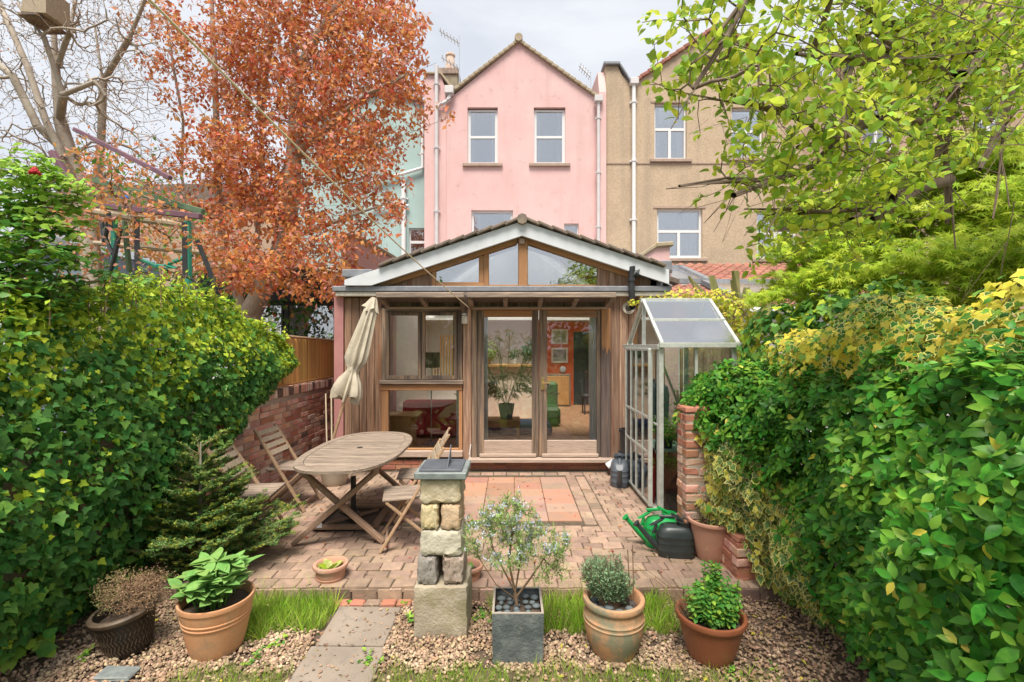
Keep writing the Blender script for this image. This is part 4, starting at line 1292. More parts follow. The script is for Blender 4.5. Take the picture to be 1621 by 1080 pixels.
th('table_lamp', 'floor lamp with grey drum shade behind the casement window', 'lamp', (-1.35, 8.0, .1), [('shade', m_oak, lambda m: m.lathe([(.15, 0), (.15, .26), (.145, .26), (.145, 0)], 20, (-1.38, 8.1, 1.4))), ('stand', m_steel, lambda m: m.tube([(-1.38, 8.1, .12), (-1.38, 8.1, 1.6)], .012, 8)), ('base', m_steel, lambda m: m.lathe([(0, 0), (.13, 0), (.13, .02), (0, .03)], 16, (-1.38, 8.1, .1)))])
def curtain(x0, x1, label):
    vs = []; fs = []; n = 18
    for i in range(n + 1):
        x = x0 + (x1 - x0) * i / n; y = EY + .28 + .03 * math.sin(i * 1.7)
        vs += [(x, y, .12), (x, y, 2.24)]
    for i in range(n): fs.append((2 * i, 2 * i + 2, 2 * i + 3, 2 * i + 1))
    m = MB(); m.add(vs, fs); return m.build('curtain', m_curtain, None, smooth=True, label=label, cat='curtain', group='pale curtains inside the doors')
curtain(ex(938), ex(961), 'pale curtain gathered at the right edge of the right-hand door')
curtain(ex(757), ex(771), 'pale curtain gathered at the left edge of the left-hand door')
curtain(ex(719), ex(731), 'pale curtain at the right edge of the low window')
t = thing('dining_chair', 'dark dining chair near the doorway at the back of the room', 'chair', (2.0, 11.6, .1))
m = MB(); m.box(1.72, 11.4, .53, 2.08, 11.8, .57, .01); m.build('seat', m_anth, t)
for x in (1.74, 2.03):
    for y in (11.42, 11.75):
        m = MB(); m.box(x, y, .1, x + .03, y + .03, .53 if y < 11.5 else 1.0); m.build('leg', m_anth, t)
# ------------------------------------------------------------------ left garden wall
WX = -3.05
gw = thing('garden_wall', 'old red brick garden wall between ivy hedge and bamboo screen', 'wall', (WX - .12, 5, GZ))
m = MB(); m.box(WX - .24, 1.0, GZ - .1, WX - .012, 8.6, 1.13); m.build('mortar', m_mortar, gw)
nb = 0; farb = MB()
for j in range(16):
    z = GZ + .02 + j * .0755
    y = 2.9 + (0 if j % 2 else .117) + R.uniform(-.02, .02)
    while y < 8.4:
        ln = .228 if R.random() < .8 else .112
        if z + .07 > 1.1: break
        x1 = WX + R.uniform(-.006, .008)
        mt = m_brick
        q = R.random()
        if q < .18: mt = m_brick_pale
        elif q < .25: mt = m_brick_dark
        elif q < .42: mt = m_brick_red
        show = (y > 5.0 and y < 7.9) or (y > 4.3 and z < .9)
        if show and nb < 262:
            m = MB(); m.box(WX - .1, y, z, x1, y + ln - .011, z + .065, .007, jit=.0035); m.build('brick', mt, gw); nb += 1
        elif y < 4.6 or show:
            farb.box(WX - .1, y, z, x1, y + ln - .011, z + .065, .007)
        y += ln
farb.build('bricks', m_brick, gw, kind='stuff')
y = 5.0
while y < 8.4:
    m = MB(); m.box(WX - .23, y, 1.10, WX + .012, y + .066, 1.215 + R.uniform(-.004, .004), .006, jit=.003); m.build('brick', R.choice([m_brick_dark, m_brick, m_brick, m_brick_pale]), gw); y += .077
# bamboo screen
bs = thing('bamboo_screen', 'golden bamboo screen standing on top of the brick wall', 'screen', (WX - .1, 7, 1.22))
y = 5.5
while y < 8.25:
    w = R.uniform(.022, .034)
    top = 1.91 - (y - 6.0) * .028 + R.uniform(-.01, .01)
    m = MB(); x = WX - .05 + R.uniform(-.006, .006); m.tube([(x, y, 1.225), (x + R.uniform(-.004, .004), y + R.uniform(-.004, .004), top)], w * .46, 6); m.build('cane', m_bamboo, bs); y += w
m = MB(); m.tube([(WX - .02, 5.5, 1.93), (WX - .02, 8.3, 1.86)], .02, 8); m.build('top_rail', m_teakb, bs)
m = MB(); m.tube([(WX - .02, 5.5, 1.25), (WX - .02, 8.3, 1.25)], .014, 8); m.build('bottom_rail', m_bamboo, bs)

# neighbour's dark glazed extension beyond the wall
nx = thing('neighbour_extension', 'neighbouring dark flat-roofed extension with black-framed folding doors', 'extension', (-5, 9.2, 0))
NY = 9.2
nhx = lambda p: hx(p, NY); nhz = lambda p: hz(p, NY)
m = MB(); m.box(nhx(320), NY - .15, nhz(478), nhx(534), NY + 6, nhz(425), .01); m.build('fascia', m_anth, nx)
m = MB(); m.box(nhx(430) - 4, NY + 3, 0, nhx(534), NY + 3.2, nhz(470)); m.build('room_wall', m_offwhite, nx)
for a, b in ((360, 394), (396, 448), (450, 531)):
    m = MB()
    m.box(nhx(a), NY, 0, nhx(a + 6), NY + .07, nhz(478)); m.box(nhx(b - 3), NY, 0, nhx(b), NY + .07, nhz(478)); m.box(nhx(a + 6), NY, nhz(484), nhx(b - 3), NY + .07, nhz(478)); m.box(nhx(a + 6), NY, 0, nhx(b - 3), NY + .07, .15)
    f = m.build('folding_door', m_anth, nx)
    m = MB(); m.box(nhx(a + 6), NY + .03, .15, nhx(b - 3), NY + .038, nhz(484)); m.build('pane', m_glassup, f)
m = MB(); m.box(nhx(531), NY, 0, nhx(545), NY + 6, nhz(425)); m.build('side_wall', m_mauve, nx)
m = MB(); m.box(nhx(452), NY + .9, nhz(536), nhx(530), NY + .95, nhz(508)); m.build('table_edge', m_room, nx)

# ------------------------------------------------------------------ parasol
ps = thing('parasol', 'closed cream garden parasol leaning against the timber front', 'parasol', (-2.42, 6.3, 0))
top = Vector(hx(590, 6.35) and (hx(590, 6.35), 6.4, hz(474, 6.35))); bot = Vector((hx(527, 6.25), 6.2, hz(703, 6.25)))
m = MB(); m.tube([Vector((hx(519, 6.2), 6.18, .02)), bot, top], .021, 10); m.build('pole', m_teakb, ps, smooth=True)
def cloth(pts, n=46, folds=9, amp=.3, tw=0):
    """pts: (fraction along pole measured from top, radius, fold depth)"""
    ax = (bot - top).normalized(); L_ = (bot - top).length
    x = ax.cross(Vector((0, 1, 0))).normalized(); y = ax.cross(x)
    vs = []; fs = []
    for i, (t, r, a) in enumerate(pts):
        for k in range(n):
            th_ = 2 * math.pi * k / n
            rr = r * (1 + a * math.sin(th_ * folds + i * tw) + .35 * a * math.sin(th_ * 4 + i * .3 + 1))
            dz = (.02 * a * math.sin(th_ * folds * .5 + 1.3)) * (5 if i == len(pts) - 1 else 1)
            vs.append(top + ax * (t * L_ + dz) + x * rr * math.cos(th_) + y * rr * math.sin(th_) * .8)
    for i in range(len(pts) - 1):
        for k in range(n):
            k2 = (k + 1) % n; fs.append((i * n + k, i * n + k2, (i + 1) * n + k2, (i + 1) * n + k))
    return vs, fs
m_canvas = M('cream_canvas', (.62, .55, .43), (.50, .44, .34), 7, .9, .6, 60, trans=.12, stain=(5, .5, (.34, .30, .23), .54, .7))
m = MB(); m.add(*cloth([(.0, .04, .05), (.02, .055, .12), (.08, .075, .2), (.16, .085, .24), (.26, .10, .26), (.36, .115, .26), (.42, .12, .24), (.46, .095, .2), (.49, .066, .12), (.52, .08, .25), (.56, .115, .36), (.61, .14, .42), (.65, .15, .46), (.685, .135, .5)], tw=.12)); m.build('canopy', m_canvas, ps, smooth=75)
m = MB(); m.add(*cloth([(-.015, .03, .0), (.0, .048, .1), (.04, .075, .2), (.075, .098, .3)], folds=7, tw=.1)); m.build('vent_cap', m_canvas, ps, smooth=75)
m = MB(); m.add(*cloth([(.477, .074, .08), (.49, .077, .08), (.503, .074, .08)], tw=.12)); m.build('tie_strap', m_canvas, ps, smooth=75)
# canes
for k, (a, b, c, d) in enumerate(((519, 742, 513, 624), (526, 742, 522, 624))):
    m = MB(); m.tube([(hx(a, 6.0), 6.0, .02), (hx(c, 6.0), 6.05, hz(b - 118, 6.0))], .009, 6); m.build('garden_cane', m_cane, None, cat='cane', label=('left' if k == 0 else 'right') + ' one of two bamboo canes leaning by the wall corner', group='bamboo canes by the wall corner')

# ------------------------------------------------------------------ table
TCX, TCY, TZ = -1.56, 4.86, .74
tb = thing('garden_table', 'weathered oval teak folding table with slatted top', 'table', (TCX, TCY, 0))
A_, B_, E_ = .47, .90, 2.7
def sel(t, a=A_, b=B_, e=E_):
    c, s = math.cos(t), math.sin(t)
    return (a * abs(c) ** (2 / e) * (1 if c >= 0 else -1), b * abs(s) ** (2 / e) * (1 if s >= 0 else -1))
n = 72
vs = []; fs = []
for k in range(n):
    t = 2 * math.pi * k / n
    o_ = sel(t); i_ = sel(t, A_ - .075, B_ - .085)
    for q, z in ((o_, -.03), (o_, -.006), ((o_[0] * .985, o_[1] * .99), 0), (i_, 0), (i_, -.03)):
        vs.append((TCX + q[0], TCY + q[1], TZ + z))
for k in range(n):
    a = 5 * k; b = 5 * ((k + 1) % n)
    for j in range(5):
        j2 = (j + 1) % 5; fs.append((a + j, b + j, b + j2, a + j2))
m = MB(); m.add(vs, fs); m.build('rim', m_teak, tb, smooth=30)
ns = 17; bb = B_ - .088
for i in range(ns):
    y0 = -bb + 2 * bb * i / ns + .003; y1 = -bb + 2 * bb * (i + 1) / ns - .003
    ym = max(abs(y0), abs(y1)); aa = A_ - .079
    hw = aa * (max(0, 1 - (ym / bb) ** E_)) ** (1 / E_) if ym < bb else .0
    hw = max(hw, .1); hw2 = aa * (max(0, 1 - (min(abs(y0), abs(y1)) / bb) ** E_)) ** (1 / E_)
    w0, w1 = (hw, hw2) if y0 < 0 else (hw2, hw)
    if abs(y0 + y1) < .05: w0 = w1 = hw2
    m = MB(); m.prism([(TCX - w0, TCY + y0), (TCX + w0, TCY + y0), (TCX + w1, TCY + y1), (TCX - w1, TCY + y1)], TZ - .025, TZ - .002 + R.uniform(-.0015, .0015), 'z')
    m.build('slat', m_teak, tb)
m = MB(); m.lathe([(.0, 0), (.028, 0), (.028, .004), (.0, .004)], 16, (TCX, TCY, TZ - .001)); m.build('parasol_hole', m_black, tb)
for s in (-1, 1):
    m = MB(); m.box(TCX - .36, TCY + s * .62 - .02, TZ - .075, TCX + .36, TCY + s * .62 + .02, TZ - .031, .004); m.build('batten', m_teakl, tb)
    m = MB(); m.box(TCX + s * .34 - .015, TCY - .66, TZ - .08, TCX + s * .34 + .015, TCY + .66, TZ - .032, .004); m.build('apron', m_teakl, tb)
    for q in (-1, 1):
        yy = TCY + s * .60 + q * .024 - s * .0
        m = MB(); m.beam((TCX + q * .40, yy, .012), (TCX - q * .36, yy, TZ - .07), .042, .058, (0, 1, 0), .006); m.build('leg', m_teakl, tb)
    m = MB(); m.tube([(TCX, TCY + s * .6 - .05, .34), (TCX, TCY + s * .6 + .05, .34)], .008, 8); m.build('bolt', m_steel, tb)
m = MB(); m.box(TCX - .02, TCY - .6, .325, TCX + .02, TCY + .6, .35, .004); m.build('stretcher', m_teakl, tb)

pb = thing('umbrella_stand', 'square timber-framed parasol base with black upright under the table', 'umbrella stand', (-1.66, 4.86, 0))
cx_, cy_, q = -1.62, 4.84, .29
for a in (((-q, -q), (q, -q)), ((-q, q), (q, q)), ((-q, -q), (-q, q)), ((q, -q), (q, q))):
    m = MB(); m.beam((cx_ + a[0][0], cy_ + a[0][1], .045), (cx_ + a[1][0], cy_ + a[1][1], .045), .07, .03, c=.004); m.build('frame_board', m_teakl, pb)
m = MB(); m.box(cx_ - .28, cy_ - .28, .004, cx_ + .28, cy_ + .28, .028); m.build('slab', m_black, pb)
for a in (-1, 1):
    m = MB(); m.beam((cx_ - .2, cy_ - .2 * a, .04), (cx_ + .2, cy_ + .2 * a, .04), .04, .02); m.build('brace', m_teakl, pb)
m = MB(); m.tube([(cx_, cy_, .03), (cx_, cy_, .45)], .027, 12); m.lathe([(.07, .05), (.06, .08), (.03, .1)], 12, (cx_, cy_, 0)); m.build('upright', m_black, pb, smooth=40)
m = MB(); m.box(cx_ - .24, cy_ - .33, .05, cx_ - .19, cy_ - .325, .1); m.build('tag', m_upvc, pb)

# ------------------------------------------------------------------ chairs: local +x is forward
def make_chair(label):
    t = thing('folding_chair', label, 'chair', (0, 0, 0), 'teak folding chairs at the garden table')
    for i in range(6):
        y0 = -.2 + .4 * i / 6
        m = MB(); m.box(-.20, y0 + .004, .435, .22, y0 + .4 / 6 - .004, .452, .003); m.build('seat_slat', m_teak, t, local=True)
    for x in (-.17, .18):
        m = MB(); m.box(x - .015, -.19, .405, x + .015, .19, .434, .003); m.build('seat_rail', m_teakl, t, local=True)
    for s in (-1, 1):
        m = MB(); m.beam((.24, s * .20, .0), (-.31, s * .20, .88), .022, .042, (0, 1, 0), .004); m.build('back_leg', m_teakb, t, local=True)
        m = MB(); m.beam((-.27, s * .172, .0), (.19, s * .172, .42), .022, .042, (0, 1, 0), .004); m.build('front_leg', m_teakb, t, local=True)
    for z in (.62, .69, .76, .83):
        x = .24 - .55 * z / .88
        m = MB(); m.beam((x + .006, -.188, z), (x + .006, .188, z), .012, .058, (-.53, 0, .85), .004); m.build('back_slat', m_teakpale, t, local=True)
    m = MB(); m.beam((.19, -.17, .06), (.19, .17, .06), .02, .03); m.build('cross_bar', m_teakl, t, local=True)
    m = MB(); m.beam((-.22, -.16, .05), (-.22, .16, .05), .02, .03); m.build('cross_bar', m_teakl, t, local=True)
    return t
c0 = make_chair('weathered folding chair at the left of the table, nearest the fir sapling')
for k, (x, y, rz, lb) in enumerate([(-2.40, 4.40, .12, None), (-2.46, 5.30, -.04, 'weathered folding chair against the brick wall, far left of the table'),
        (-.95, 4.34, math.pi + .22, 'weathered folding chair half behind the stone pillar, near right of the table'),
        (-.97, 4.99, math.pi + .12, 'weathered folding chair at the far right of the table near the low window')]):
    c = c0 if k == 0 else cpy(c0)
    c.location = (x, y, 0); c.rotation_euler = (0, 0, rz)
    if lb: c['label'] = lb

# ------------------------------------------------------------------ stone pillar with sundial
PXC, PYC = -.47, 3.25
pl = thing('stone_pillar', 'rough stone block pillar with slate top in front of the table', 'pillar', (PXC, PYC, GZ))
def stone(x0, x1, z0, z1, y0, y1, mat, name='stone_block'):
    # lumpy block: subdivided box with noise
    bm = MB(); nx_, ny_, nz_ = 11, 8, 8
    idx = {}
    vs = []
    def vert(i, j, k):
        if (i, j, k) in idx: return idx[(i, j, k)]
        u, v, w = i / nx_, j / ny_, k / nz_
        x = x0 + (x1 - x0) * u; y = y0 + (y1 - y0) * v; z = z0 + (z1 - z0) * w
        e = sum(1 for a in (u, v, w) if a in (0, 1))
        sh = .010 if e == 2 else (.016 if e == 3 else 0)
        cx, cy, cz = (x0 + x1) / 2, (y0 + y1) / 2, (z0 + z1) / 2
        d = Vector((x - cx, y - cy, z - cz)).normalized()
        p = Vector((x, y, z)) - d * sh + Vector([R.uniform(-.0055, .0055) for _ in range(3)])
        idx[(i, j, k)] = len(vs); vs.append(p); return idx[(i, j, k)]
    fs = []
    for i in range(nx_):
        for j in range(ny_):
            fs.append((vert(i, j, 0), vert(i, j + 1, 0), vert(i + 1, j + 1, 0), vert(i + 1, j, 0)))
            fs.append((vert(i, j, nz_), vert(i + 1, j, nz_), vert(i + 1, j + 1, nz_), vert(i, j + 1, nz_)))
    for i in range(nx_):
        for k in range(nz_):
            fs.append((vert(i, 0, k), vert(i + 1, 0, k), vert(i + 1, 0, k + 1), vert(i, 0, k + 1)))
            fs.append((vert(i, ny_, k), vert(i, ny_, k + 1), vert(i + 1, ny_, k + 1), vert(i + 1, ny_, k)))
    for j in range(ny_):
        for k in range(nz_):
            fs.append((vert(0, j, k), vert(0, j, k + 1), vert(0, j + 1, k + 1), vert(0, j + 1, k)))
            fs.append((vert(nx_, j, k), vert(nx_, j + 1, k), vert(nx_, j + 1, k + 1), vert(nx_, j, k + 1)))
    bm.add(vs, fs); return bm.build(name, mat, pl, smooth=35)
def ms(n, a, b, c=None): return M(n, a, b, 14, .95, 1.0, 32, third=c, stain=(5, .45, (.16, .14, .10), .55, .7))
s_buff = ms('buff_stone', (.48, .39, .25), (.58, .50, .36), (.42, .33, .22)); s_yel = ms('yellow_stone', (.55, .43, .22), (.62, .52, .33)); s_pinkst = ms('pinkish_stone', (.55, .36, .22), (.60, .45, .30))
s_pale = ms('pale_stone', (.52, .48, .38), (.62, .57, .46)); s_grey = ms('grey_stone', (.27, .24, .215), (.34, .31, .28)); s_mauve = ms('mauve_stone', (.34, .26, .21), (.42, .34, .28))
s_base = M('mossy_stone', (.36, .30, .22), (.46, .40, .30), 7, .95, .9, 50, third=(.5, .46, .38), stain=(4, .75, (.22, .20, .07), .5, .64))
y0, y1 = 3.11, 3.40
X_ = lambda px: hx(px, 3.12)
stone(X_(655), X_(741), GZ - .03, .215, y0 - .02, y1 + .03, s_base)
stone(X_(660), X_(692), .222, .40, y0, y1, s_grey); stone(X_(701), X_(734), .222, .40, y0, y1 + .02, s_mauve)
stone(X_(665), X_(731), .405, .575, y0, y1, s_pale)
stone(X_(665), X_(694), .58, .745, y0, y1, s_yel); stone(X_(698), X_(729), .58, .745, y0, y1, s_pinkst)
stone(X_(664), X_(730), .75, .915, y0, y1, s_buff)
m_slate = M('slate', (.16, .18, .18), (.25, .28, .27), 12, .6, .3, 60, stain=(6, .5, (.34, .36, .33), .56, .7))
m_slated = M('dark_slate', (.075, .085, .10), (.11, .12, .14), 12, .5, .1, 60)
m = MB(); m.box(X_(657), y0 - .03, .917, X_(739), y1 + .04, .962, .006); m.build('capstone', m_slate, pl)
sd2 = thing('sundial', 'dark slate sundial plate with upright gnomon lying on the pillar', 'sundial', (PXC, PYC, .963))
m = MB(); m.box(X_(663), y0, .963, X_(731), y1 + .01, .975, .003); m.build('dial_plate', m_slated, sd2)
m = MB(); m.prism([(y0 + .06, .976), (y1 - .05, .976), (y1 - .05, 1.09)], PXC + .035, PXC + .041, 'x'); m.build('gnomon', m_slated, sd2)

# ------------------------------------------------------------------ pots
def rim_prof(rb, rt, h, lip=.02, lh=.035, belly=None, bands=()):
    """outer profile from base to lip, then down the inside"""
    pr = [(0, 0), (rb, 0)]
    nseg = 12
    for i in range(1, nseg + 1):
        t = i / nseg
        r = rb + (rt - rb) * (t ** .75 if belly is None else math.sin(t * math.pi * .5) ** .9)
        if belly: r = rb + (rt - rb) * t + belly * math.sin(math.pi * min(1, t * .95)) ** 1.1
        z = t * (h - lh)
        pr.append((r, z))
        for bz in bands:
            if (i - 1) / nseg < bz <= t:
                pr += [(r + .004, z + .003), (r + .004, z + .008), (r, z + .011)]
    pr += [(rt + lip, h - lh + .004), (rt + lip * 1.25, h - lh * .5), (rt + lip, h), (rt - .004, h + .001), (rt - .014, h - .012), (rt - .022, h - .06), (0, h - .062)]
    return pr
m_terra = M('terracotta', (.58, .27, .13), (.66, .36, .19), 5, .8, .2, 70, vary=.05, third=(.56, .30, .20), stain=(5, .7, (.32, .22, .14), .52, .66))
m_terraw = M('weathered_terracotta', (.52, .26, .13), (.58, .33, .18), 5, .85, .3, 60, third=(.62, .42, .26), stain=(4.0, .85, (.20, .23, .16), .50, .62))
m_terrad = M('red_brown_glaze', (.24, .075, .035), (.31, .11, .055), 4, .4, .05, 60)
m_terrap = M('pale_terracotta', (.58, .30, .20), (.50, .27, .19), 8, .9, .3, 60, stain=(6, .7, (.6, .48, .38), .55, .68))
m_blackg = M('black_glaze', (.012, .011, .010), (.025, .018, .012), 8, .38, .1, 50)
m_blackrim = M('rubbed_rim', (.13, .09, .055), (.06, .042, .03), 12, .6)
m_creamp = M('cream_pot', (.42, .36, .28), (.52, .45, .36), 9, .9, .2, 50)
m_compost = M('compost', (.05, .035, .025), (.12, .085, .06), 30, .95, .9, 60)
def pot(label, x, y, z, prof, mat, r_soil, h_soil, tilt=(0, 0), n=40):
    t = thing('plant_pot', label, 'pot', (x, y, z))
    m = MB(); m.lathe(prof, n, (0, 0, 0)); m.build('body', mat, t, smooth=45, local=True)
    m = MB(); m.lathe([(0, h_soil + .006), (r_soil * .5, h_soil + .01), (r_soil, h_soil)], n); m.build('compost', m_compost, t, smooth=True, local=True)
    t.rotation_euler = (rad(tilt[0]), rad(tilt[1]), 0)
    return t
p1 = pot('dark ridged glazed pot holding a dried-up heather, tilted', -2.40, 2.98, GZ - .005, rim_prof(.105, .155, .27, .014, .04), m_blackg, .14, .21, (4, -6))
m = MB()
for k in range(40):
    a = 2 * math.pi * k / 40
    for j in range(5):
        z = .035 + j * .036; t = z / .23; r0 = .105 + .05 * t ** .75 + .001; t2 = (z + .034) / .23; r1 = .105 + .05 * min(1, t2) ** .75 + .001
        a2 = a + (.07 if j % 2 else -.07)
        m.tube([(r0 * math.cos(a), r0 * math.sin(a), z), (r1 * math.cos(a2), r1 * math.sin(a2), z + .034)], .0035, 4, False)
        a += (.07 if j % 2 else -.07) * 0
m.build('ridges', m_blackrim, p1, local=True)
m = MB(); m.lathe([(.164, .232), (.176, .245), (.178, .262), (.168, .272), (.150, .271)], 40); m.build('rim', m_blackrim, p1, smooth=True, local=True)
p2 = pot('large terracotta pot with two scored lines, full of sage', -1.855, 2.98, GZ, rim_prof(.14, .205, .33, .007, .03, None, (.62, .72)), m_terra, .19, .275)
p3 = pot('small terracotta pot with a tiny hosta, standing at the patio edge', -1.40, 3.66, GZ + .02, rim_prof(.085, .112, .20, .016, .03, None, (.55,)), m_terrap, .10, .15)
p5 = pot('terracotta urn pot with greenish bloom, holding lavender and grey pebbles', .635, 2.96, GZ, rim_prof(.13, .168, .335, .02, .036, .032, (.66, .74)), m_terraw, .16, .275)
p6 = pot('reddish-brown glazed bowl pot holding mint, right of the lavender', 1.215, 2.9, GZ, rim_prof(.12, .19, .27, .014, .032), m_terrad, .18, .215)
p7 = pot('small terracotta pot half hidden behind the stone pillar', -.34, 3.66, GZ + .02, rim_prof(.075, .10, .19, .015, .03), m_terrap, .09, .14)
p8 = pot('pale terracotta pot tucked beside the brick pier', 1.68, 4.0, 0, rim_prof(.11, .175, .33, .014, .03), m_terrap, .16, .27)
p9 = pot('cream bowl planter standing behind the table', -2.28, 6.1, 0, rim_prof(.13, .19, .24, .01, .03), m_creamp, .17, .2)
# slate cube planter
m_slatep = M('slate_planter', (.085, .10, .105), (.16, .18, .18), 10, .6, 1.0, 34, third=(.24, .25, .23), contrast=(.4, .62), stain=(12, .4, (.36, .34, .26), .6, .68))
m_slater = M('planter_rim', (.40, .34, .28), (.32, .28, .24), 12, .9, .3, 60)
sp_ = thing('cube_planter', 'square grey slate planter filled with pebbles around a flowering rosemary', 'planter', (.035, 2.98, GZ))
hw = .155; hb = .15
m = MB()
zt = .3
o_ = [(-hw, -hw), (hw, -hw), (hw, hw), (-hw, hw)]
vs = [(x * hb / hw, y * hb / hw, 0) for x, y in o_] + [(x, y, zt) for x, y in o_]
m.add(vs, [(0, 1, 5, 4), (1, 2, 6, 5), (2, 3, 7, 6), (3, 0, 4, 7), (3, 2, 1, 0)]); m.build('shell', m_slatep, sp_, local=True)
m = MB()
i_ = hw - .014
for a in ((-hw, -hw, hw, -i_), (-hw, i_, hw, hw), (-hw, -i_, -i_, i_), (i_, -i_, hw, i_)):
    m.box(a[0], a[1], zt + .0005, a[2], a[3], zt + .005)
m.build('rim', m_slater, sp_, local=True)
m = MB(); m.add([(-i_, -i_, zt - .055), (i_, -i_, zt - .055), (i_, i_, zt - .055), (-i_, i_, zt - .055)], [(0, 1, 2, 3)]); m.build('compost', m_compost, sp_, local=True)
m_peb = M('grey_pebble', (.10, .125, .135), (.17, .20, .205), 9, .7, .05, 60, vary=.25)
def pebbles(parent, n, shape, z, s0=.028, s1=.045):
    got = []
    tries = 0
    while len(got) < n and tries < 4000:
        tries += 1
        x, y = R.uniform(-1, 1), R.uniform(-1, 1)
        x, y = shape(x, y)
        if x is None or any((x - a) ** 2 + (y - b) ** 2 < (.8 * (s + .02)) ** 2 for a, b, s in got): continue
        s = R.uniform(s0, s1); got.append((x, y, s))
        m = MB(); m.sphere((x, y, z + s * .25), s * .62, 12, 7, sc=(R.uniform(.9, 1.15), R.uniform(.75, 1), .6)); m.build('pebble', m_peb, parent, smooth=True, local=True)
pebbles(sp_, 24, lambda x, y: (x * .12, y * .12), zt - .05)
pebbles(p5, 15, lambda x, y: (x * .13, y * .13) if x * x + y * y < 1 and x * x + y * y > .15 else (None, 0), .275, .035, .055)

# ------------------------------------------------------------------ greenhouse
GX0, GX1, GY0, GY1, GE, GRZ = 1.53, 2.28, 4.87, 6.2, 1.79, 2.31
gh = thing('greenhouse', 'small aluminium lean greenhouse with a pitched glass roof at the patio edge', 'greenhouse', (1.9, 5.5, 0))
GM = (GY0 + GY1) / 2
def gbar(p, q, w=.03, h=.03, name='bar', mat=None):
    m = MB(); m.beam(p, q, w, h, c=.003); return m.build(name, mat or m_alu, gh)
for x in (GX0, GX1):
    for y in (GY0, GY1):
        gbar((x, y, .0), (x, y, GE), .045, .045, 'corner_post')
gbar((GX0 - .03, GY0 - .035, GE), (GX1 + .06, GY0 - .035, GE), .06, .05, 'eave_gutter'); gbar((GX0 - .03, GY1, GE), (GX1 + .05, GY1, GE), .05, .05, 'eave_gutter')
gbar((GX0 - .03, GM, GRZ), (GX1 + .03, GM, GRZ), .05, .05, 'ridge_bar')
for x in (GX0, GX1 + .03):
    gbar((x, GY0 - .03, GE + .025), (x, GM, GRZ + .01), .035, .03, 'rafter'); gbar((x, GY1, GE + .025), (x, GM, GRZ + .01), .035, .03, 'rafter')
ym_ = GY0 + (GM - GY0) * .47; zm_ = GE + (GRZ - GE) * .47
gbar((GX0, ym_ - .02, zm_ + .03), (GX1 + .04, ym_ - .02, zm_ + .03), .035, .025, 'roof_vent_rail')
gbar((GX0, GY0, .03), (GX1, GY0, .03), .04, .06, 'sill_rail'); gbar((GX0, GY0, .03), (GX0, GY1, .03), .04, .06, 'sill_rail')
gbar((GX0 - .02, GY0 - .02, GE - .02), (GX0 - .02, GY1 + .15, GE - .02), .04, .05, 'door_track')
gbar((GX0 + .36, GY0, .03), (GX0 + .36, GY0, GE), .04, .03)
gbar((GX0, GY0 + .02, .95), (GX0, GY1, .95), .02, .02)
gbar((GX0 + .02, GY0 + .01, 1.6), (GX0 + .34, GY0 + .3, 1.0), .025, .015, 'brace', m_alu)
for y in (GY0 + .07, GY0 + .12):
    gbar((GX0 + .01, y, .05), (GX0 + .01, y, GE), .02, .02)
# gable glazing bar + door (sliding, two stiles and two cross rails)
gbar((GX0, GM, GE), (GX0, GM, GRZ), .02, .02)
dr = gbar((GX0 - .045, GY0 + .22, .06), (GX0 - .045, GY0 + .22, GE - .04), .03, .045, 'door')
for y in (GY0 + .5, GY0 + .78, GY0 + 1.02, GY0 + 1.28):
    m = MB(); m.beam((GX0 - .045, y, .085), (GX0 - .045, y, GE - .065), .02, .03, c=.003); m.build('stile', m_alu, dr)
for z in (.07, .62, 1.0, GE - .05):
    m = MB(); m.beam((GX0 - .046, GY0 + .243, z), (GX0 - .046, GY0 + 1.3, z), .022, .03, c=.003); m.build('rail', m_alu, dr)
m = MB(); m.box(GX0 - .048, GY0 + .24, .08, GX0 - .044, GY0 + 1.28, GE - .06); m.build('pane', m_glassgh, dr)
gp = [('pane', m_glassgr, [(GX0, GY0 - .02, GE + .03), (GX1 + .03, GY0 - .02, GE + .03), (GX1 + .03, ym_ - .02, zm_ + .035), (GX0, ym_ - .02, zm_ + .035)]),
      ('pane', m_glassgr, [(GX0, ym_, zm_ + .03), (GX1 + .03, ym_, zm_ + .03), (GX1 + .03, GM, GRZ + .02), (GX0, GM, GRZ + .02)]),
      ('pane', m_glassgr, [(GX0, GM + .01, GRZ + .02), (GX1 + .03, GM + .01, GRZ + .02), (GX1 + .03, GY1, GE + .03), (GX0, GY1, GE + .03)]),
      ('pane', m_glassgh, [(GX0 + .025, GY0 - .005, .06), (GX0 + .345, GY0 - .005, .06), (GX0 + .345, GY0 - .005, GE - .03), (GX0 + .025, GY0 - .005, GE - .03)]),
      ('pane', m_glassgh, [(GX0 + .375, GY0 - .005, .06), (GX1 - .025, GY0 - .005, .06), (GX1 - .025, GY0 - .005, GE - .03), (GX0 + .375, GY0 - .005, GE - .03)]),
      ('pane', m_glassgh, [(GX0 + .0, GY0 + .02, .06), (GX0 + .0, GY0 + .21, .06), (GX0 + .0, GY0 + .21, GE - .03), (GX0 + .0, GY0 + .02, GE - .03)]),
      ('pane', m_glassgh, [(GX1, GY0 + .02, .06), (GX1, GY1 - .02, .06), (GX1, GY1 - .02, GE), (GX1, GM, GRZ - .02), (GX1, GY0 + .02, GE)]),
      ('pane', m_glassgh, [(GX0 + .02, GY1, .06), (GX1 - .02, GY1, .06), (GX1 - .02, GY1, GE), (GX0 + .02, GY1, GE)]),
      ('pane', m_glassgh, [(GX0 + .01, GY0 + .03, GE), (GX0 + .01, GY1 - .03, GE), (GX0 + .01, GM, GRZ - .03)])]
for nm, mt, q in gp:
    m = MB(); m.add(q, [tuple(range(len(q)))]); m.build(nm, mt, gh)
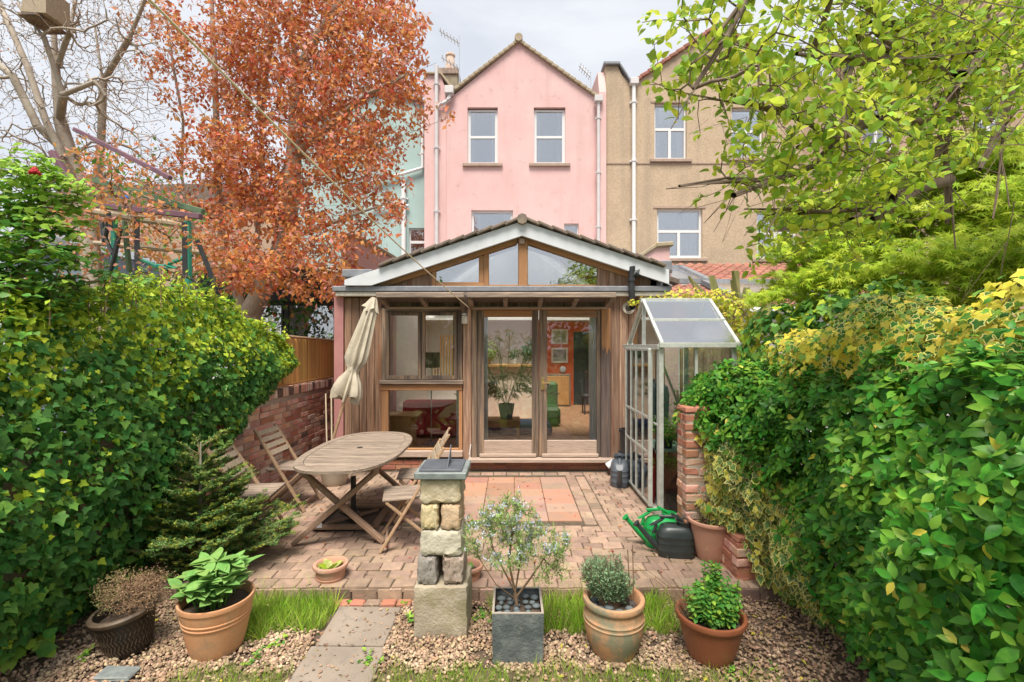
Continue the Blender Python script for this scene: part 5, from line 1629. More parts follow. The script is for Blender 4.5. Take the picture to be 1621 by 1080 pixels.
m = MB(); m.box(GX0 + .06, GY0 + .3, .62, GX0 + .42, GY1 - .15, .64); m.build('shelf', M('pale_green_shelf', (.34, .48, .40), None), gh)
m = MB(); m.tube([(GX0 + .3, GY0 + .25, 0), (GX0 + .3, GY0 + .25, 1.75)], .017, 6); m.build('timber_stake', m_teakb, gh)
# things inside
t = thing('storage_bin', 'dark green domed bin inside the greenhouse', 'bin', (2.0, 6.0, .6))
m = MB(); m.lathe([(0, 0), (.15, 0), (.17, .45), (.15, .55), (.08, .6), (.05, .61), (.05, .64), (0, .65)], 24, (1.8, 5.95, .72)); m.build('body', M('bin_green', (.06, .09, .085), None, rough=.4), t, smooth=True)
m = MB(); m.box(1.62, 5.8, 0, 2.1, 6.12, .715); m.build('stand', m_brick_red, t)
t = thing('leaf_rake', 'black fan-shaped leaf rake head standing inside the greenhouse', 'rake', (1.72, 5.0, .1))
m = MB()
c = Vector((1.745, 4.98, .46))
for k in range(15):
    u = -1 + 2 * k / 14
    m.tube([c, (c.x + u * .12, c.y - .005, .25 + .02 * u * u)], .004, 4)
m.tube([(c.x - .12, c.y, .262), (c.x + .12, c.y, .262)], .005, 4)
m.build('tines', m_black, t); m = MB(); m.tube([c, (1.8, 5.15, 1.3)], .012, 6); m.build('handle', m_teakb, t)
for lb, c, r, h, mt in (('black tub on the floor of the greenhouse', (1.78, 5.06, .0), .13, .22, m_black), ('red plastic pot stacked in the greenhouse', (1.62, 5.45, .0), .09, .55, M('red_plastic', (.5, .04, .03), None, rough=.4)), ('small black seedling pot on the greenhouse shelf', (1.74, 5.3, .641), .06, .11, m_black)):
    m = MB(); m.lathe([(0, 0), (r * .8, 0), (r, h), (r * 1.08, h), (r * 1.08, h - .015), (r * .93, h - .03), (0, h - .03)], 20, c); m.build('tub', mt, None, smooth=40, cat='tub', label=lb)
# ------------------------------------------------------------------ brick pier and low wall under the hedge
def brickwork(t, x0, x1, y0, y1, z0, z1, ends=True):
    nz = int((z1 - z0) / .0755)
    for j in range(nz):
        z = z0 + j * .0755
        for (a0, a1, fixed, axis) in ((x0, x1, y0, 'x'), (y0, y1, x0, 'y')):
            p = a0 - (.112 if j % 2 else 0)
            while p < a1 - .02:
                q0 = max(p, a0); q1 = min(p + .225, a1)
                if q1 - q0 > .04:
                    m = MB(); e = R.uniform(-.004, .006)
                    if axis == 'x': m.box(q0 + (.005 if q0 > a0 else -.003), fixed - e, z, q1 - .006, fixed + .09, z + .064, .007, jit=.004)
                    else: m.box(fixed - e, q0 + (.0 if q0 > a0 else .095), z, fixed + .09, q1 - .006, z + .064, .007, jit=.004)
                    m.build('brick', R.choice([m_brick_red, m_brick, m_brick, m_brick_red]), t)
                p += .225
pr_ = thing('brick_pier', 'red brick pier standing in front of the greenhouse corner', 'pier', (1.65, 4.2, 0))
brickwork(pr_, 1.49, 1.72, 4.05, 4.28, .0, 1.25)
m = MB(); m.box(1.494, 4.054, 0, 1.715, 4.275, 1.205); m.build('mortar', m_mortar, pr_)
m = MB(); m.box(1.485, 4.045, 1.212, 1.725, 4.285, 1.262, .01, jit=.005); m.build('brick', m_brick_red, pr_)
rw = thing('low_brick_wall', 'low broken brick wall end under the variegated ivy', 'wall', (1.9, 3.8, GZ))
brickwork(rw, 1.72, 2.1, 3.62, 4.0, GZ - .02, .28)
for k in range(3):
    m = MB(); m.box(1.73 + k * .12, 3.63, .275, 1.84 + k * .12, 3.84, .335 + R.uniform(-.02, .01), .012, jit=.006); m.build('brick', m_brick_red, rw)
m = MB(); m.box(1.724, 3.624, GZ - .05, 2.1, 4.0, .27); m.build('mortar', m_brick_red, rw)

# ------------------------------------------------------------------ watering cans, bin, bird house
def can(label, x, y, rz, mat, s=1.0, spoutmat=None, handmat=None, green=False):
    t = thing('watering_can', label, 'watering can', (x, y, 0), 'watering cans on the patio')
    sm = spoutmat or mat
    m = MB()
    # rounded-square body: superellipse rings
    ring = []
    prof = [(0.0, .0), (.95, 0), (1.0, .015), (.985, .05), (1.0, .055), (.985, .06), (.985, .11), (1.0, .115), (.985, .12), (.98, .16), (.995, .165), (.97, .172), (.93, .2), (.78, .235), (.55, .25), (0, .25)]
    n = 32; vs = []; fs = []
    for a, z in prof:
        for k in range(n):
            th_ = 2 * math.pi * k / n; e = 3.6
            c_, s_ = math.cos(th_), math.sin(th_)
            vs.append((.15 * a * abs(c_) ** (2 / e) * (1 if c_ > 0 else -1), .095 * a * abs(s_) ** (2 / e) * (1 if s_ > 0 else -1), z))
    for i in range(len(prof) - 1):
        for k in range(n):
            k2 = (k + 1) % n; fs.append((i * n + k, i * n + k2, (i + 1) * n + k2, (i + 1) * n + k))
    m.add(vs, fs); m.build('body', mat, t, smooth=40, local=True)
    m = MB(); m.lathe([(.055, .24), (.06, .275), (.066, .285), (.055, .285), (.05, .25)], 20, (.07, 0, 0)); m.build('filler_neck', mat, t, smooth=40, local=True)
    m = MB(); m.tube(bez([(.06, 0, .285), (.0, 0, .315), (-.09, 0, .30), (-.15, 0, .25), (-.155, 0, .2), (-.145, 0, .15)], 4), .014, 8); m.build('handle', handmat or mat, t, smooth=True, local=True)
    m = MB(); m.tube([(-.13, 0, .05), (-.2, 0, .11), (-.27, 0, .19), (-.31, 0, .235)], [.032, .024, .02, .018], 10); m.build('spout', sm, t, smooth=True, local=True)
    m = MB(); m.tube([(-.305, 0, .23), (-.325, 0, .25)], [.02, .034], 12); m.build('rose', sm, t, smooth=True, local=True)
    t.rotation_euler = (0, 0, rz); t.scale = (s, s, s)
    return t
m_green = M('green_plastic', (.01, .27, .06), (.015, .32, .08), 6, .35)
m_dgreen = M('dark_green_plastic', (.022, .03, .03), (.04, .05, .05), 8, .38, .03, 60)
m_bluegrey = M('blue_grey_plastic', (.075, .09, .11), (.10, .115, .135), 8, .45)
can('dark green-black plastic watering can with scratched sides, in front of the brick pier', 1.40, 4.06, -.12, m_dgreen, 1.02)
c = can('bright green watering can just behind the dark one, its spout sticking out left', 1.34, 4.26, .02, m_green, 1.0)
can('blue-grey watering can at the far end of the greenhouse', 1.385, 6.1, 1.35, m_bluegrey, 1.25)
t = thing('drain_bin', 'slim dark plastic tub on the timber wall behind the blue-grey watering can', 'tub', (1.45, 6.55, 0))
m = MB(); m.lathe([(0, 0), (.10, 0), (.115, .55), (.13, .56), (.13, .6), (.1, .6), (.1, .5), (0, .5)], 20, (1.62, 6.6, 0.02)); m.build('body', m_black, t, smooth=40)
t = thing('bird_house', 'small brown nesting box with white slanted roof on the patio by the threshold', 'nesting box', (1.4, 6.5, 0))
bx0 = hx(966, 6.5)
m = MB(); m.prism([(bx0, 0.0), (bx0 + .15, 0.0), (bx0 + .15, .12), (bx0 + .08, .18), (bx0, .12)], 6.45, 6.62); m.build('box', m_brick_dark, t)
m = MB(); m.beam((bx0 - .04, 6.53, .12), (bx0 + .08, 6.53, .2), .2, .018); m.beam((bx0 + .08, 6.53, .2), (bx0 + .18, 6.53, .13), .2, .018); m.build('roof', m_white_old, t)

# ------------------------------------------------------------------ timber climbing frame with rings (behind the ivy)
m_gpaint = M('green_paint', (.03, .30, .20), (.05, .36, .26), 5, .6, .2, 40, stain=(6, .6, (.15, .2, .12), .56, .7))
m_gmoss = M('mossy_green_timber', (.07, .14, .08), (.13, .18, .10), 6, .85, .3, 40)
m_purple = M('purple_timber', (.13, .065, .095), (.20, .10, .13), 5, .8, .25, 40)
cf = thing('climbing_frame', 'home-made timber climbing frame painted green and purple below the copper tree', 'climbing frame', (-3.9, 5.2, 0))
def cbeam(a, b, w, h, mat, name='beam', c=.006):
    m = MB(); m.beam(a, b, w, h, c=c); return m.build(name, mat, cf)
cbeam(P(181, 520, 5.3), P(181, 350, 5.3), .05, .05, m_gpaint, 'post'); cbeam(P(300, 560, 5.1), P(297, 350, 5.1), .055, .055, m_gpaint, 'post')
cbeam(P(150, 325, 5.6), P(318, 343, 5.0), .05, .06, m_purple); cbeam(P(118, 205, 5.9), P(270, 282, 5.2), .045, .05, m_purple)
cbeam(P(82, 240, 5.8), P(110, 288, 5.8), .07, .07, m_purple); cbeam(P(140, 282, 5.9), P(322, 336, 5.3), .05, .07, m_gmoss)
m = MB(); m.tube([P(140, 333, 5.25), P(200, 344, 5.22), P(305, 358, 5.15)], .04, 9); m.build('round_pole', m_teakpale, cf)
m = MB(); m.tube([P(150, 385, 5.6), P(320, 400, 5.4)], .03, 8); m.build('round_pole', m_teakpale, cf)
m = MB(); m.beam(P(205, 430, 5.4), P(197, 350, 5.4), .06, .03, c=.004); m.build('strut', m_gmoss, cf)
m = MB(); m.tube(bez([P(222, 410, 5.2), P(245, 420, 5.2), P(262, 419, 5.18), P(288, 408, 5.15)], 5), .022, 6); m.build('slack_strap', m_gpaint, cf, smooth=True)
for lb, px, y0_, y1_, Y, r in (('black gymnastic ring hanging nearest the green post', 292, 352, 455, 4.98, .112), ('black gymnastic ring hanging to the left, partly in the hedge', 217, 342, 448, 5.0, .112)):
    t = thing('gymnastic_ring', lb, 'gym ring', P(px, y0_, Y), 'gymnastic rings')
    m = MB(); m.beam(P(px, y0_, Y), P(px + (1 if px > 250 else 0), y1_ - 18, Y), .055, .006, (0, 1, 0)); m.build('strap', m_black, t)
    cc = P(px + (0 if px > 250 else 8), y1_, Y); m = MB(); ang = .25 if px > 250 else .9
    m.tube([cc + Vector((r * math.cos(a) * math.cos(ang), r * math.cos(a) * math.sin(ang), r * math.sin(a))) for a in np.linspace(0, 2 * math.pi, 29)], .0145, 8, False); m.build('ring', m_black, t, smooth=True)
m = MB(); m.beam(P(312, 380, 5.05), P(339, 447, 5.05), .05, .006, (0, 1, 0)); m.build('loose_strap', m_black, cf)
m = MB(); m.tube(bez([P(172, 440, 5.1), P(180, 405, 5.1), P(165, 385, 5.15), P(176, 362, 5.1)], 8), .022, 7); m.build('black_net', m_black, cf)
m = MB(); m.sphere(P(198, 314, 5.3), .035, 8, 6); m.build('blue_knot', M('blue_rope', (.03, .15, .5), None), cf, smooth=True)
# nesting box on the bare tree
t = thing('nest_box', 'weathered wooden nesting box high on the pale tree trunk', 'nesting box', P(64, 20, 6.6))
a = P(44, 26, 6.5); b = P(84, -14, 6.5)
m = MB(); m.prism([(a.x, a.z), (b.x, a.z - .02), (b.x - .0, b.z), (a.x + .06, b.z)], 6.4, 6.75); m.build('box', m_teakpale, t)
m = MB(); m.box(a.x - .02, 6.38, a.z - .06, b.x - .1, 6.8, a.z - .021, .005); m.build('floor_board', m_oak, t)

# clothes line
m = MB(); pts_ = [P(225, -12, 2.0) + (P(742, 487, 6.35) - P(225, -12, 2.0)) * u + Vector((0, 0, -.05 * math.sin(math.pi * u))) for u in np.linspace(0, 1, 24)]
m.tube(pts_, .0062, 6); m.build('washing_line', m_cane, None, smooth=True, cat='line', label='pale washing line running diagonally from top left down to the canopy bracket')
# small shed and grey cladding far left
t = thing('garden_shed', 'grey shed glimpsed behind the rose bush at the far left', 'shed', (-9, 9.5, 0))
m = MB(); m.box(hx(10, 9.5), 9.5, 0, hx(140, 9.5), 11.5, hz(395, 9.5)); m.build('wall', M('blue_grey_boards', (.22, .27, .33), (.28, .33, .4), 5), t)
m = MB(); m.prism([(hx(0, 9.5), hz(396, 9.5)), (hx(145, 9.5), hz(396, 9.5)), (hx(75, 9.5), hz(365, 9.5))], 9.3, 11.7); m.build('roof', m_lead, t)
m = MB(); m.box(hx(20, 9.5), 9.45, .8, hx(60, 9.5), 9.52, hz(430, 9.5)); m.build('window', m_upvc, t)
t = thing('cream_house', 'pale house far behind the bare tree and the copper tree', 'house', (-12, 24, 0))
m = MB(); wall_mesh(m, hx(60, 24), hx(470, 24), 0, [(hx(60, 24), hz(330, 24)), (hx(470, 24), hz(325, 24))], [], 24, 30); m.build('wall', m_tan2, t)
m = MB(); m.prism([(hx(50, 24), hz(331, 24)), (hx(480, 24), hz(324, 24)), (hx(420, 24), hz(292, 24)), (hx(110, 24), hz(296, 24))], 23.8, 30); m.build('roof', m_rooft, t)
# ------------------------------------------------------------------ foliage materials
def leafm(n, a, b, vary=.28, hue=.018, rough=.5, trans=.3, spec=.25): return M(n, a, b, 3, rough, 0, vary=vary, hue=hue, trans=trans, spec=spec, detail=2)
l_ivyd = leafm('ivy_dark', (.036, .125, .022), (.07, .19, .035), rough=.5, trans=.25, spec=.2)
l_ivym = leafm('ivy_mid', (.11, .27, .04), (.18, .35, .055))
l_lime = leafm('ivy_lime', (.36, .49, .03), (.50, .60, .05), vary=.22)
l_var1 = leafm('ivy_variegated_centre', (.10, .19, .06), (.20, .30, .09))
l_var2 = leafm('ivy_variegated_edge', (.70, .66, .28), (.76, .69, .18), vary=.15)
l_gold = leafm('ivy_gold', (.60, .52, .04), (.72, .64, .12), vary=.2)
l_vib = leafm('viburnum_leaf', (.034, .145, .014), (.068, .23, .02), rough=.42, trans=.22, vary=.4, spec=.22)
l_vibn = leafm('viburnum_new_leaf', (.14, .33, .035), (.21, .41, .04), rough=.42)
l_acer = leafm('acer_leaf', (.34, .50, .03), (.47, .58, .05), vary=.18, trans=.42)
l_apple = leafm('apple_leaf', (.46, .58, .035), (.62, .70, .07), vary=.22, trans=.5)
l_appled = leafm('apple_leaf_dark', (.28, .46, .04), (.37, .54, .06), vary=.2, trans=.35)
l_beech = leafm('copper_leaf', (.47, .125, .045), (.56, .19, .06), vary=.36, hue=.025, trans=.42)
l_beech2 = leafm('copper_leaf_bright', (.60, .23, .07), (.68, .31, .10), vary=.3, hue=.02, trans=.45)
l_beechp = leafm('copper_leaf_pink', (.66, .28, .21), (.72, .38, .30), vary=.22, trans=.4)
l_rose = leafm('rose_leaf', (.09, .26, .045), (.15, .34, .06), rough=.45)
l_rosel = leafm('rose_leaf_new', (.27, .46, .05), (.33, .52, .07))
l_sage = leafm('sage_leaf', (.18, .37, .085), (.25, .44, .12), rough=.75, trans=.2, vary=.12)
l_mint = leafm('mint_leaf', (.10, .30, .05), (.17, .38, .07), vary=.18)
l_grass = leafm('grass', (.26, .47, .04), (.42, .60, .08), vary=.35, trans=.4)
l_grassy = leafm('yellow_grass', (.38, .42, .12), (.44, .40, .18), vary=.2, trans=.3)
l_fir = leafm('fir_needle', (.08, .18, .04), (.13, .25, .06), rough=.5, trans=.05)
l_firn = leafm('fir_new_needle', (.34, .38, .06), (.28, .34, .06), trans=.2)
l_rosm = leafm('rosemary_needle', (.20, .33, .08), (.29, .42, .12), trans=.15)
l_lav = leafm('lavender_needle', (.20, .33, .17), (.27, .40, .22), rough=.8, trans=.1)
l_flow = leafm('rosemary_flower', (.60, .62, .80), (.72, .72, .86), vary=.1, hue=.01)
l_dry = leafm('dry_heather', (.22, .14, .08), (.36, .23, .14), rough=.9, trans=0)
l_hosta = leafm('hosta_leaf', (.30, .42, .08), (.56, .58, .26), vary=.1)
l_phor = leafm('phormium_leaf', (.50, .46, .22), (.30, .32, .12), vary=.15)
m_bark = M('grey_bark', (.30, .25, .20), (.44, .38, .31), 6, .95, .6, 30, stretch=(1, 1, .6), stain=(5, .5, (.40, .38, .30), .55, .68))
m_barkd = M('dark_bark', (.15, .10, .075), (.22, .16, .12), 8, .95, .5, 40, stain=(6, .5, (.28, .27, .19), .55, .68))
m_twig = M('brown_twig', (.20, .12, .07), (.28, .18, .11), 9, .9)
m_twigd = M('dark_twig', (.13, .08, .055), (.19, .12, .08), 9, .9)
T_NEEDLE = (np.array([(0, 0, 0), (.055, .5, 0), (0, 1, 0), (-.055, .5, 0)], float), np.array([(0, 1, 2), (0, 2, 3)]), np.zeros(2, int))
T_NEEDLEW = (np.array([(0, 0, 0), (.11, .5, .03), (0, 1, 0), (-.11, .5, .03)], float), np.array([(0, 1, 2), (0, 2, 3)]), np.zeros(2, int))

def snoise(a, b, s=0):
    return (np.sin(a * 2.1 + s) * np.cos(b * 2.7 + s * 1.7) + .6 * np.sin(a * 5.3 + b * 3.1 + s * 2.3) + .4 * np.sin(a * 9.1 - b * 8.3 + s)) / 2.0

# ------------------------------------------------------------------ left ivy over the wall
iv = thing('ivy_hedge', 'thick dark ivy with lime-green new growth spilling over the left garden wall', 'ivy', (-3.1, 3.8, GZ))
def ivy_left(n):
    Y = rng.uniform(1.5, 6.3, n)
    bot = np.interp(Y, [1.5, 4.0, 4.5, 5.1, 5.7, 6.1, 6.4], [GZ + .0, GZ + .05, .38, .92, 1.26, 1.38, 1.6]) + .09 * snoise(Y * 2, Y)
    top = np.interp(Y, [1.5, 3.0, 3.6, 4.6, 5.2, 5.8, 6.3, 6.75], [1.95, 2.02, 2.16, 2.22, 2.10, 1.93, 1.74, 1.6]) + .10 * snoise(Y * 2.3, Y, 1) + .05 * snoise(Y * 7, Y, 3)
    wide = .55
    L1 = top - bot
    s = rng.random(n) * (L1 + wide)
    onface = s < L1
    h = np.where(onface, bot + s, top)
    u = (h - bot) / L1
    bulge = .10 + .26 * np.sin(np.pi * np.clip(u, 0, 1) ** .8) * np.interp(Y, [5, 6.7], [1, .35]) + .08 * snoise(Y, h * 1.3, 2)
    bulge = bulge * np.interp(u, [0, .12, 1], [.35, 1, 1])
    X = WX + bulge
    xt = np.clip(s - L1, 0, None)
    X = np.where(onface, X, WX + .16 - xt)
    h = np.where(onface, h, top + .06 - .25 * (xt - .25) ** 2 + .05 * snoise(X * 3, Y * 2))
    dep = rng.choice([0, .045, .1, .17], n, p=[.4, .3, .18, .12]) + rng.uniform(-.03, .015, n)
    N = np.where(onface[:, None], np.array([[1., -.25, .15]]), np.array([[.15, -.1, 1.]]))
    N = unit(N + .0 * rnd(n))
    Pt = np.stack([X, Y, h], 1) - N * dep[:, None]
    k = ~((snoise(Y * 4.5, h * 5, 3) > .5) & (dep < .1) & (h < 1.7))
    return Pt[k], N[k], h[k], Y[k], dep[k], onface[k]
Pt, N, h, Y, dep, onf = ivy_left(23000)
n = len(Pt)
patch = snoise(Y * 1.7, h * 2.2, 4) + .35 * rng.normal(0, 1, n)
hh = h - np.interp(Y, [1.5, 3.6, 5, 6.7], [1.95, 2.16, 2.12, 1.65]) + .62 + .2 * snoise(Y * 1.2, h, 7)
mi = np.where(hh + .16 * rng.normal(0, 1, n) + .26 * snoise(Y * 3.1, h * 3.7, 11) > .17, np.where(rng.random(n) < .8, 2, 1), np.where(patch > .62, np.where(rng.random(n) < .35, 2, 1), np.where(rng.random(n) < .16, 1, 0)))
T = np.array([.25, -.1, -1.]) + rnd(n, .7)
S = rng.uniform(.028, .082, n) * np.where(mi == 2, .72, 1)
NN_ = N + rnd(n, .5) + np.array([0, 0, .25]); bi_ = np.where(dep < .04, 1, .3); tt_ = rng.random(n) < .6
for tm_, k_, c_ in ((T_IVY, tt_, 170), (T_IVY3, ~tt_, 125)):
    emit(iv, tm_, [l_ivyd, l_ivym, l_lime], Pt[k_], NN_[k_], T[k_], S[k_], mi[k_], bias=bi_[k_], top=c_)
# bushy crown of fresh shoots above the wall
sh, u = blob_pts(5200, [((-3.25, y, 1.62 + .12 * math.sin(y * 3)), (.42, .6, .62)) for y in (2.2, 2.9, 3.6, 4.2, 4.8)] + [((-3.25, 5.4, 1.5), (.35, .45, .5)), ((-3.2, 5.8, 1.4), (.25, .35, .42))], .5)
ok = sh[:, 2] > 1.0
sh, u = sh[ok], u[ok]
emit(iv, T_IVY, [l_lime, l_ivym], sh, u + rnd(len(sh), .5) + [0, -.2, .5], u + rnd(len(sh), .5), rng.uniform(.04, .07, len(sh)), (rng.random(len(sh)) < .3).astype(int), top=0)
# upright shoots of new leaves
tips = []
for k in range(110):
    y = R.uniform(2.6, 6.1); x = WX + R.uniform(-.35, .22); z = float(np.interp(y, [1.5, 3.0, 3.6, 4.6, 5.2, 5.8, 6.3, 6.75], [1.95, 2.02, 2.16, 2.24, 2.08, 1.92, 1.80, 1.62]))
    ln = R.uniform(.05, .2) * (1.5 if 3.8 < y < 5 else 1)
    tips.append((x, y, z, ln, R.uniform(-.3, .3), R.uniform(-.3, .3)))
m = MB(); lp = []; ln_ = []; lt_ = []
for x, y, z, l_, a, b in tips:
    m.tube([(x, y, z - .1), (x + a * l_ * .5, y + b * l_ * .5, z + l_ * .5), (x + a * l_, y + b * l_, z + l_)], .003, 4, False)
    for i in range(int(8 + l_ * 30)):
        u_ = R.random(); aa = R.uniform(0, 6.28)
        lp.append((x + a * l_ * u_, y + b * l_ * u_, z + l_ * u_)); ln_.append((math.cos(aa) * .5, math.sin(aa) * .5, .8)); lt_.append((math.cos(aa), math.sin(aa), .1))
m.build('shoots', m_twig, iv, kind='stuff')
p2_, u2_ = blob_pts(4200, [((-3.38, y, 1.0), (.20, .5, 1.05)) for y in (1.9, 2.6, 3.3, 4.0, 4.6, 5.1)], .1)
emit(iv, T_LEAF, [l_ivyd], p2_, rnd(4200), rnd(4200), .11, top=0, stuff='inner_foliage')
emit(iv, T_LEAF, [l_lime], lp, ln_, lt_, rng.uniform(.035, .06, len(lp)), top=0)
# woody stems inside the hedge
p_, u_ = blob_pts(260, [((-3.2, y, 1.0), (.25, .7, 1.0)) for y in (2.2, 3.2, 4.2, 5)])
branches(iv, 'stem', [[(-3.0, y, GZ - .05), (-3.05, y + .1, .5), (-3.2, y + .05, 1.3)] for y in (2.3, 3.2, 4.0, 4.6)], p_, .003, .03, m_twigd, .2)

# ------------------------------------------------------------------ right: viburnum hedge
def fx(Y, h):
    """inner (left) face of the hedge"""
    base = np.interp(Y, [1.0, 1.5, 2.2, 3.0, 3.6, 4.2, 4.5], [1.32, 1.42, 1.72, 1.92, 1.82, 1.62, 1.66])
    prof = np.interp(h, [-.1, .25, .7, 1.2, 1.6], [.22, .08, 0, .0, .16])
    return base + prof + .10 * snoise(Y * 1.3, h * 1.6, 3)
vh = thing('viburnum_hedge', 'large glossy evergreen hedge with oval leaves filling the right side', 'hedge', (2.1, 2.8, GZ))
def hedge(n):
    Y = 4.45 - (4.45 - .95) * rng.random(n) ** 1.0
    bot = np.interp(Y, [1, 2.8, 3.1, 3.4, 3.7, 4.5], [GZ - .02, GZ, .3, .72, .93, 1.02]) + .08 * snoise(Y * 3, Y)
    top = np.interp(Y, [1, 1.8, 2.6, 3.4, 4.2, 4.5], [1.66, 1.66, 1.60, 1.54, 1.50, 1.38]) + .13 * snoise(Y * 2.4, Y, 5) + .06 * snoise(Y * 8, Y, 2)
    s = rng.random(n) * (top - bot + .6)
    onf = s < (top - bot)
    h = np.where(onf, bot + s, top)
    xt = np.where(onf, 0, s - (top - bot))
    X = fx(Y, np.where(onf, h, 1.5)) + xt
    h = h + np.where(onf, 0, .06 * snoise(X * 3, Y * 3) + .15 * xt)
    dep = rng.choice([0, .05, .11, .2], n, p=[.4, .3, .18, .12]) + rng.uniform(-.05, .02, n)
    N = np.where(onf[:, None], np.array([[-1., -.4, .25]]), np.array([[-.25, -.2, 1.]]))
    N = unit(N)
    X = X + .06 * snoise(Y * 4.3, h * 4.1, 8)
    Pt = np.stack([X, Y, h], 1) - N * dep[:, None]
    k = ~((snoise(Y * 4.2, h * 4.6, 13) > .5) & (dep < .1))
    return Pt[k], N[k], dep[k]
Pt, N, dep = hedge(6400)
# far end face of the hedge, looking up the patio
k = 700
h_ = rng.uniform(.95, 1.5, k); x_ = rng.uniform(1.72, 2.4, k)
Pt = np.concatenate([Pt, np.stack([x_, np.full(k, 4.42) + rng.uniform(-.12, .06, k), h_], 1)]); N = np.concatenate([N, np.tile([[-.2, .9, .3]], (k, 1))]); dep = np.concatenate([dep, np.zeros(k)])
# whorls: every point carries a rosette of 5-7 leaves round a shoot tip
LP = []; LN = []; LT = []; LS = []; LM = []; LB = []
for i in range(len(Pt)):
    ax = N[i] + rng.normal(0, .35, 3); ax[2] += .35; ax /= np.linalg.norm(ax)
    a = np.cross(ax, [.3, .2, 1]); a /= np.linalg.norm(a); b = np.cross(ax, a)
    near_ = Pt[i][1] < 2.9
    m_ = rng.integers(4, 7); ph = rng.uniform(0, 6.28); new = rng.random() < .22
    sz = rng.uniform(.046, .08) * (1.0 if near_ else .95)
    for j in range(m_):
        t = ph + j * 2.4
        d = a * math.cos(t) + b * math.sin(t)
        lift = rng.uniform(.1, .9)
        LT.append(d + ax * lift * .8); LN.append(ax - d * lift * .6 + rng.normal(0, .1, 3)); LP.append(Pt[i] + ax * (.006 * j) + d * .006)
        LS.append(sz * rng.uniform(.55, 1.1)); LM.append(2 if rng.random() < .012 else (1 if new or rng.random() < .12 else 0)); LB.append(1 if dep[i] < .05 else .4)
    if new:
        for j in range(2):
            d = ax + rng.normal(0, .25, 3); LT.append(d); LN.append(a + b * rng.normal()); LP.append(Pt[i] + ax * .01); LS.append(sz * .55); LM.append(1); LB.append(.6)
emit(vh, T_LEAF3, [l_vib, l_vibn, l_gold], LP, LN, LT, np.array(LS), LM, bias=np.array(LB))
p_, u_ = blob_pts(420, [((2.15, y, .75), (.42, .5, .75)) for y in (1.4, 2.0, 2.6, 3.2, 3.9)])
branches(vh, 'stem', [[(2.2, y, GZ - .05), (2.25, y + .05, .4), (2.2, y, .9)] for y in (1.5, 2.2, 2.9, 3.7)], p_, .003, .03, m_twigd, .18)
# dark interior leaves so that the hedge is dense
q, u = blob_pts(5200, [((2.5, y, .75), (.62, .55, .85)) for y in (1.2, 1.8, 2.4, 3.0, 3.6, 4.1)], .35)
q = q[q[:, 0] > fx(q[:, 1], q[:, 2]) + .12]
emit(vh, T_LEAF, [l_vib], q, rnd(len(q)), rnd(len(q)), .11, top=0)

# variegated ivy at the foot of the hedge, over the low wall
vi = thing('variegated_ivy', 'cream-edged variegated ivy covering the low brick wall under the hedge', 'ivy', (1.85, 3.9, GZ))
n = 3800
Y = rng.uniform(3.02, 4.32, n); hi = np.interp(Y, [3, 3.3, 3.7, 4.3], [.42, .8, 1.05, 1.22]); lo = np.interp(Y, [3.0, 3.6, 3.75, 4.32], [-.1, -.1, .12, .34])
h = lo + (hi - lo) * rng.random(n) ** .9
X = fx(Y, h) - .03 + .05 * snoise(Y * 3, h * 3) + rng.choice([0, .05, .1], n) - np.where(h < .5, .10, 0) * (Y > 3.5)
N = np.tile([[-1., -.55, .2]], (n, 1))
k = rng.random(n)
mi = np.where(k < .72, 0, np.where(k < .9, 1, 2)); mi = np.where((Y > 3.9) & (rng.random(n) < .45), 1, mi)
emit(vi, T_IVYV, [[l_var1, l_var2], [l_gold, l_var2], [l_ivym, l_ivym]], np.stack([X, Y, h], 1), N + rnd(n, .35), np.array([-.1, -.1, -1.]) + rnd(n, .4), rng.uniform(.042, .08, n), mi)
# golden ivy on top behind the hedge
gi = thing('golden_ivy', 'yellow variegated ivy along the top behind the evergreen hedge', 'ivy', (2.6, 3, 1.4))
el = [((2.25, 1.9, 1.80), (.38, .4, .34)), ((2.3, 2.4, 1.66), (.42, .35, .34)), ((2.35, 2.9, 1.80), (.42, .35, .33)), ((2.35, 3.4, 1.64), (.40, .35, .30)), ((2.1, 1.4, 1.82), (.3, .4, .30)), ((2.35, 3.9, 1.70), (.25, .25, .24))]
p, u = blob_pts(6500, el, .5)
kk = snoise(p[:, 1] * 2, p[:, 0] * 2, 2) + rng.normal(0, .5, len(p))
emit(gi, T_IVYV, [[l_ivym, l_gold], [l_gold, l_gold], [l_ivyd, l_var2], [l_ivym, l_ivym]], p, u + [-.3, -.4, .3] + rnd(len(p), .4), u * .3 + np.array([-.2, -.2, -.7]) + rnd(len(p), .4), rng.uniform(.032, .062, len(p)), np.where(rng.random(len(p)) < .12, 3, np.where(kk < -.45, 2, np.where(kk < -.05, 0, 1))))
# green ivy dome
gd = thing('green_ivy_mound', 'mid-green ivy mound between the greenhouse and the golden ivy', 'ivy', (2.7, 4.6, 1.2))
p, u = blob_pts(2600, [((2.62, 4.55, 1.75), (.42, .4, .46)), ((2.95, 4.3, 1.85), (.45, .4, .45)), ((3.3, 4.1, 1.9), (.5, .4, .5)), ((2.5, 4.7, 1.2), (.35, .35, .5))], .6)
emit(gd, T_IVY, [l_ivyd, l_ivym, l_lime], p, u + rnd(len(p), .4), np.array([-.2, -.3, -.8]) + rnd(len(p), .4), rng.uniform(.06, .10, len(p)), rng.choice([0, 1, 2], len(p), p=[.3, .55, .15]), top=200)
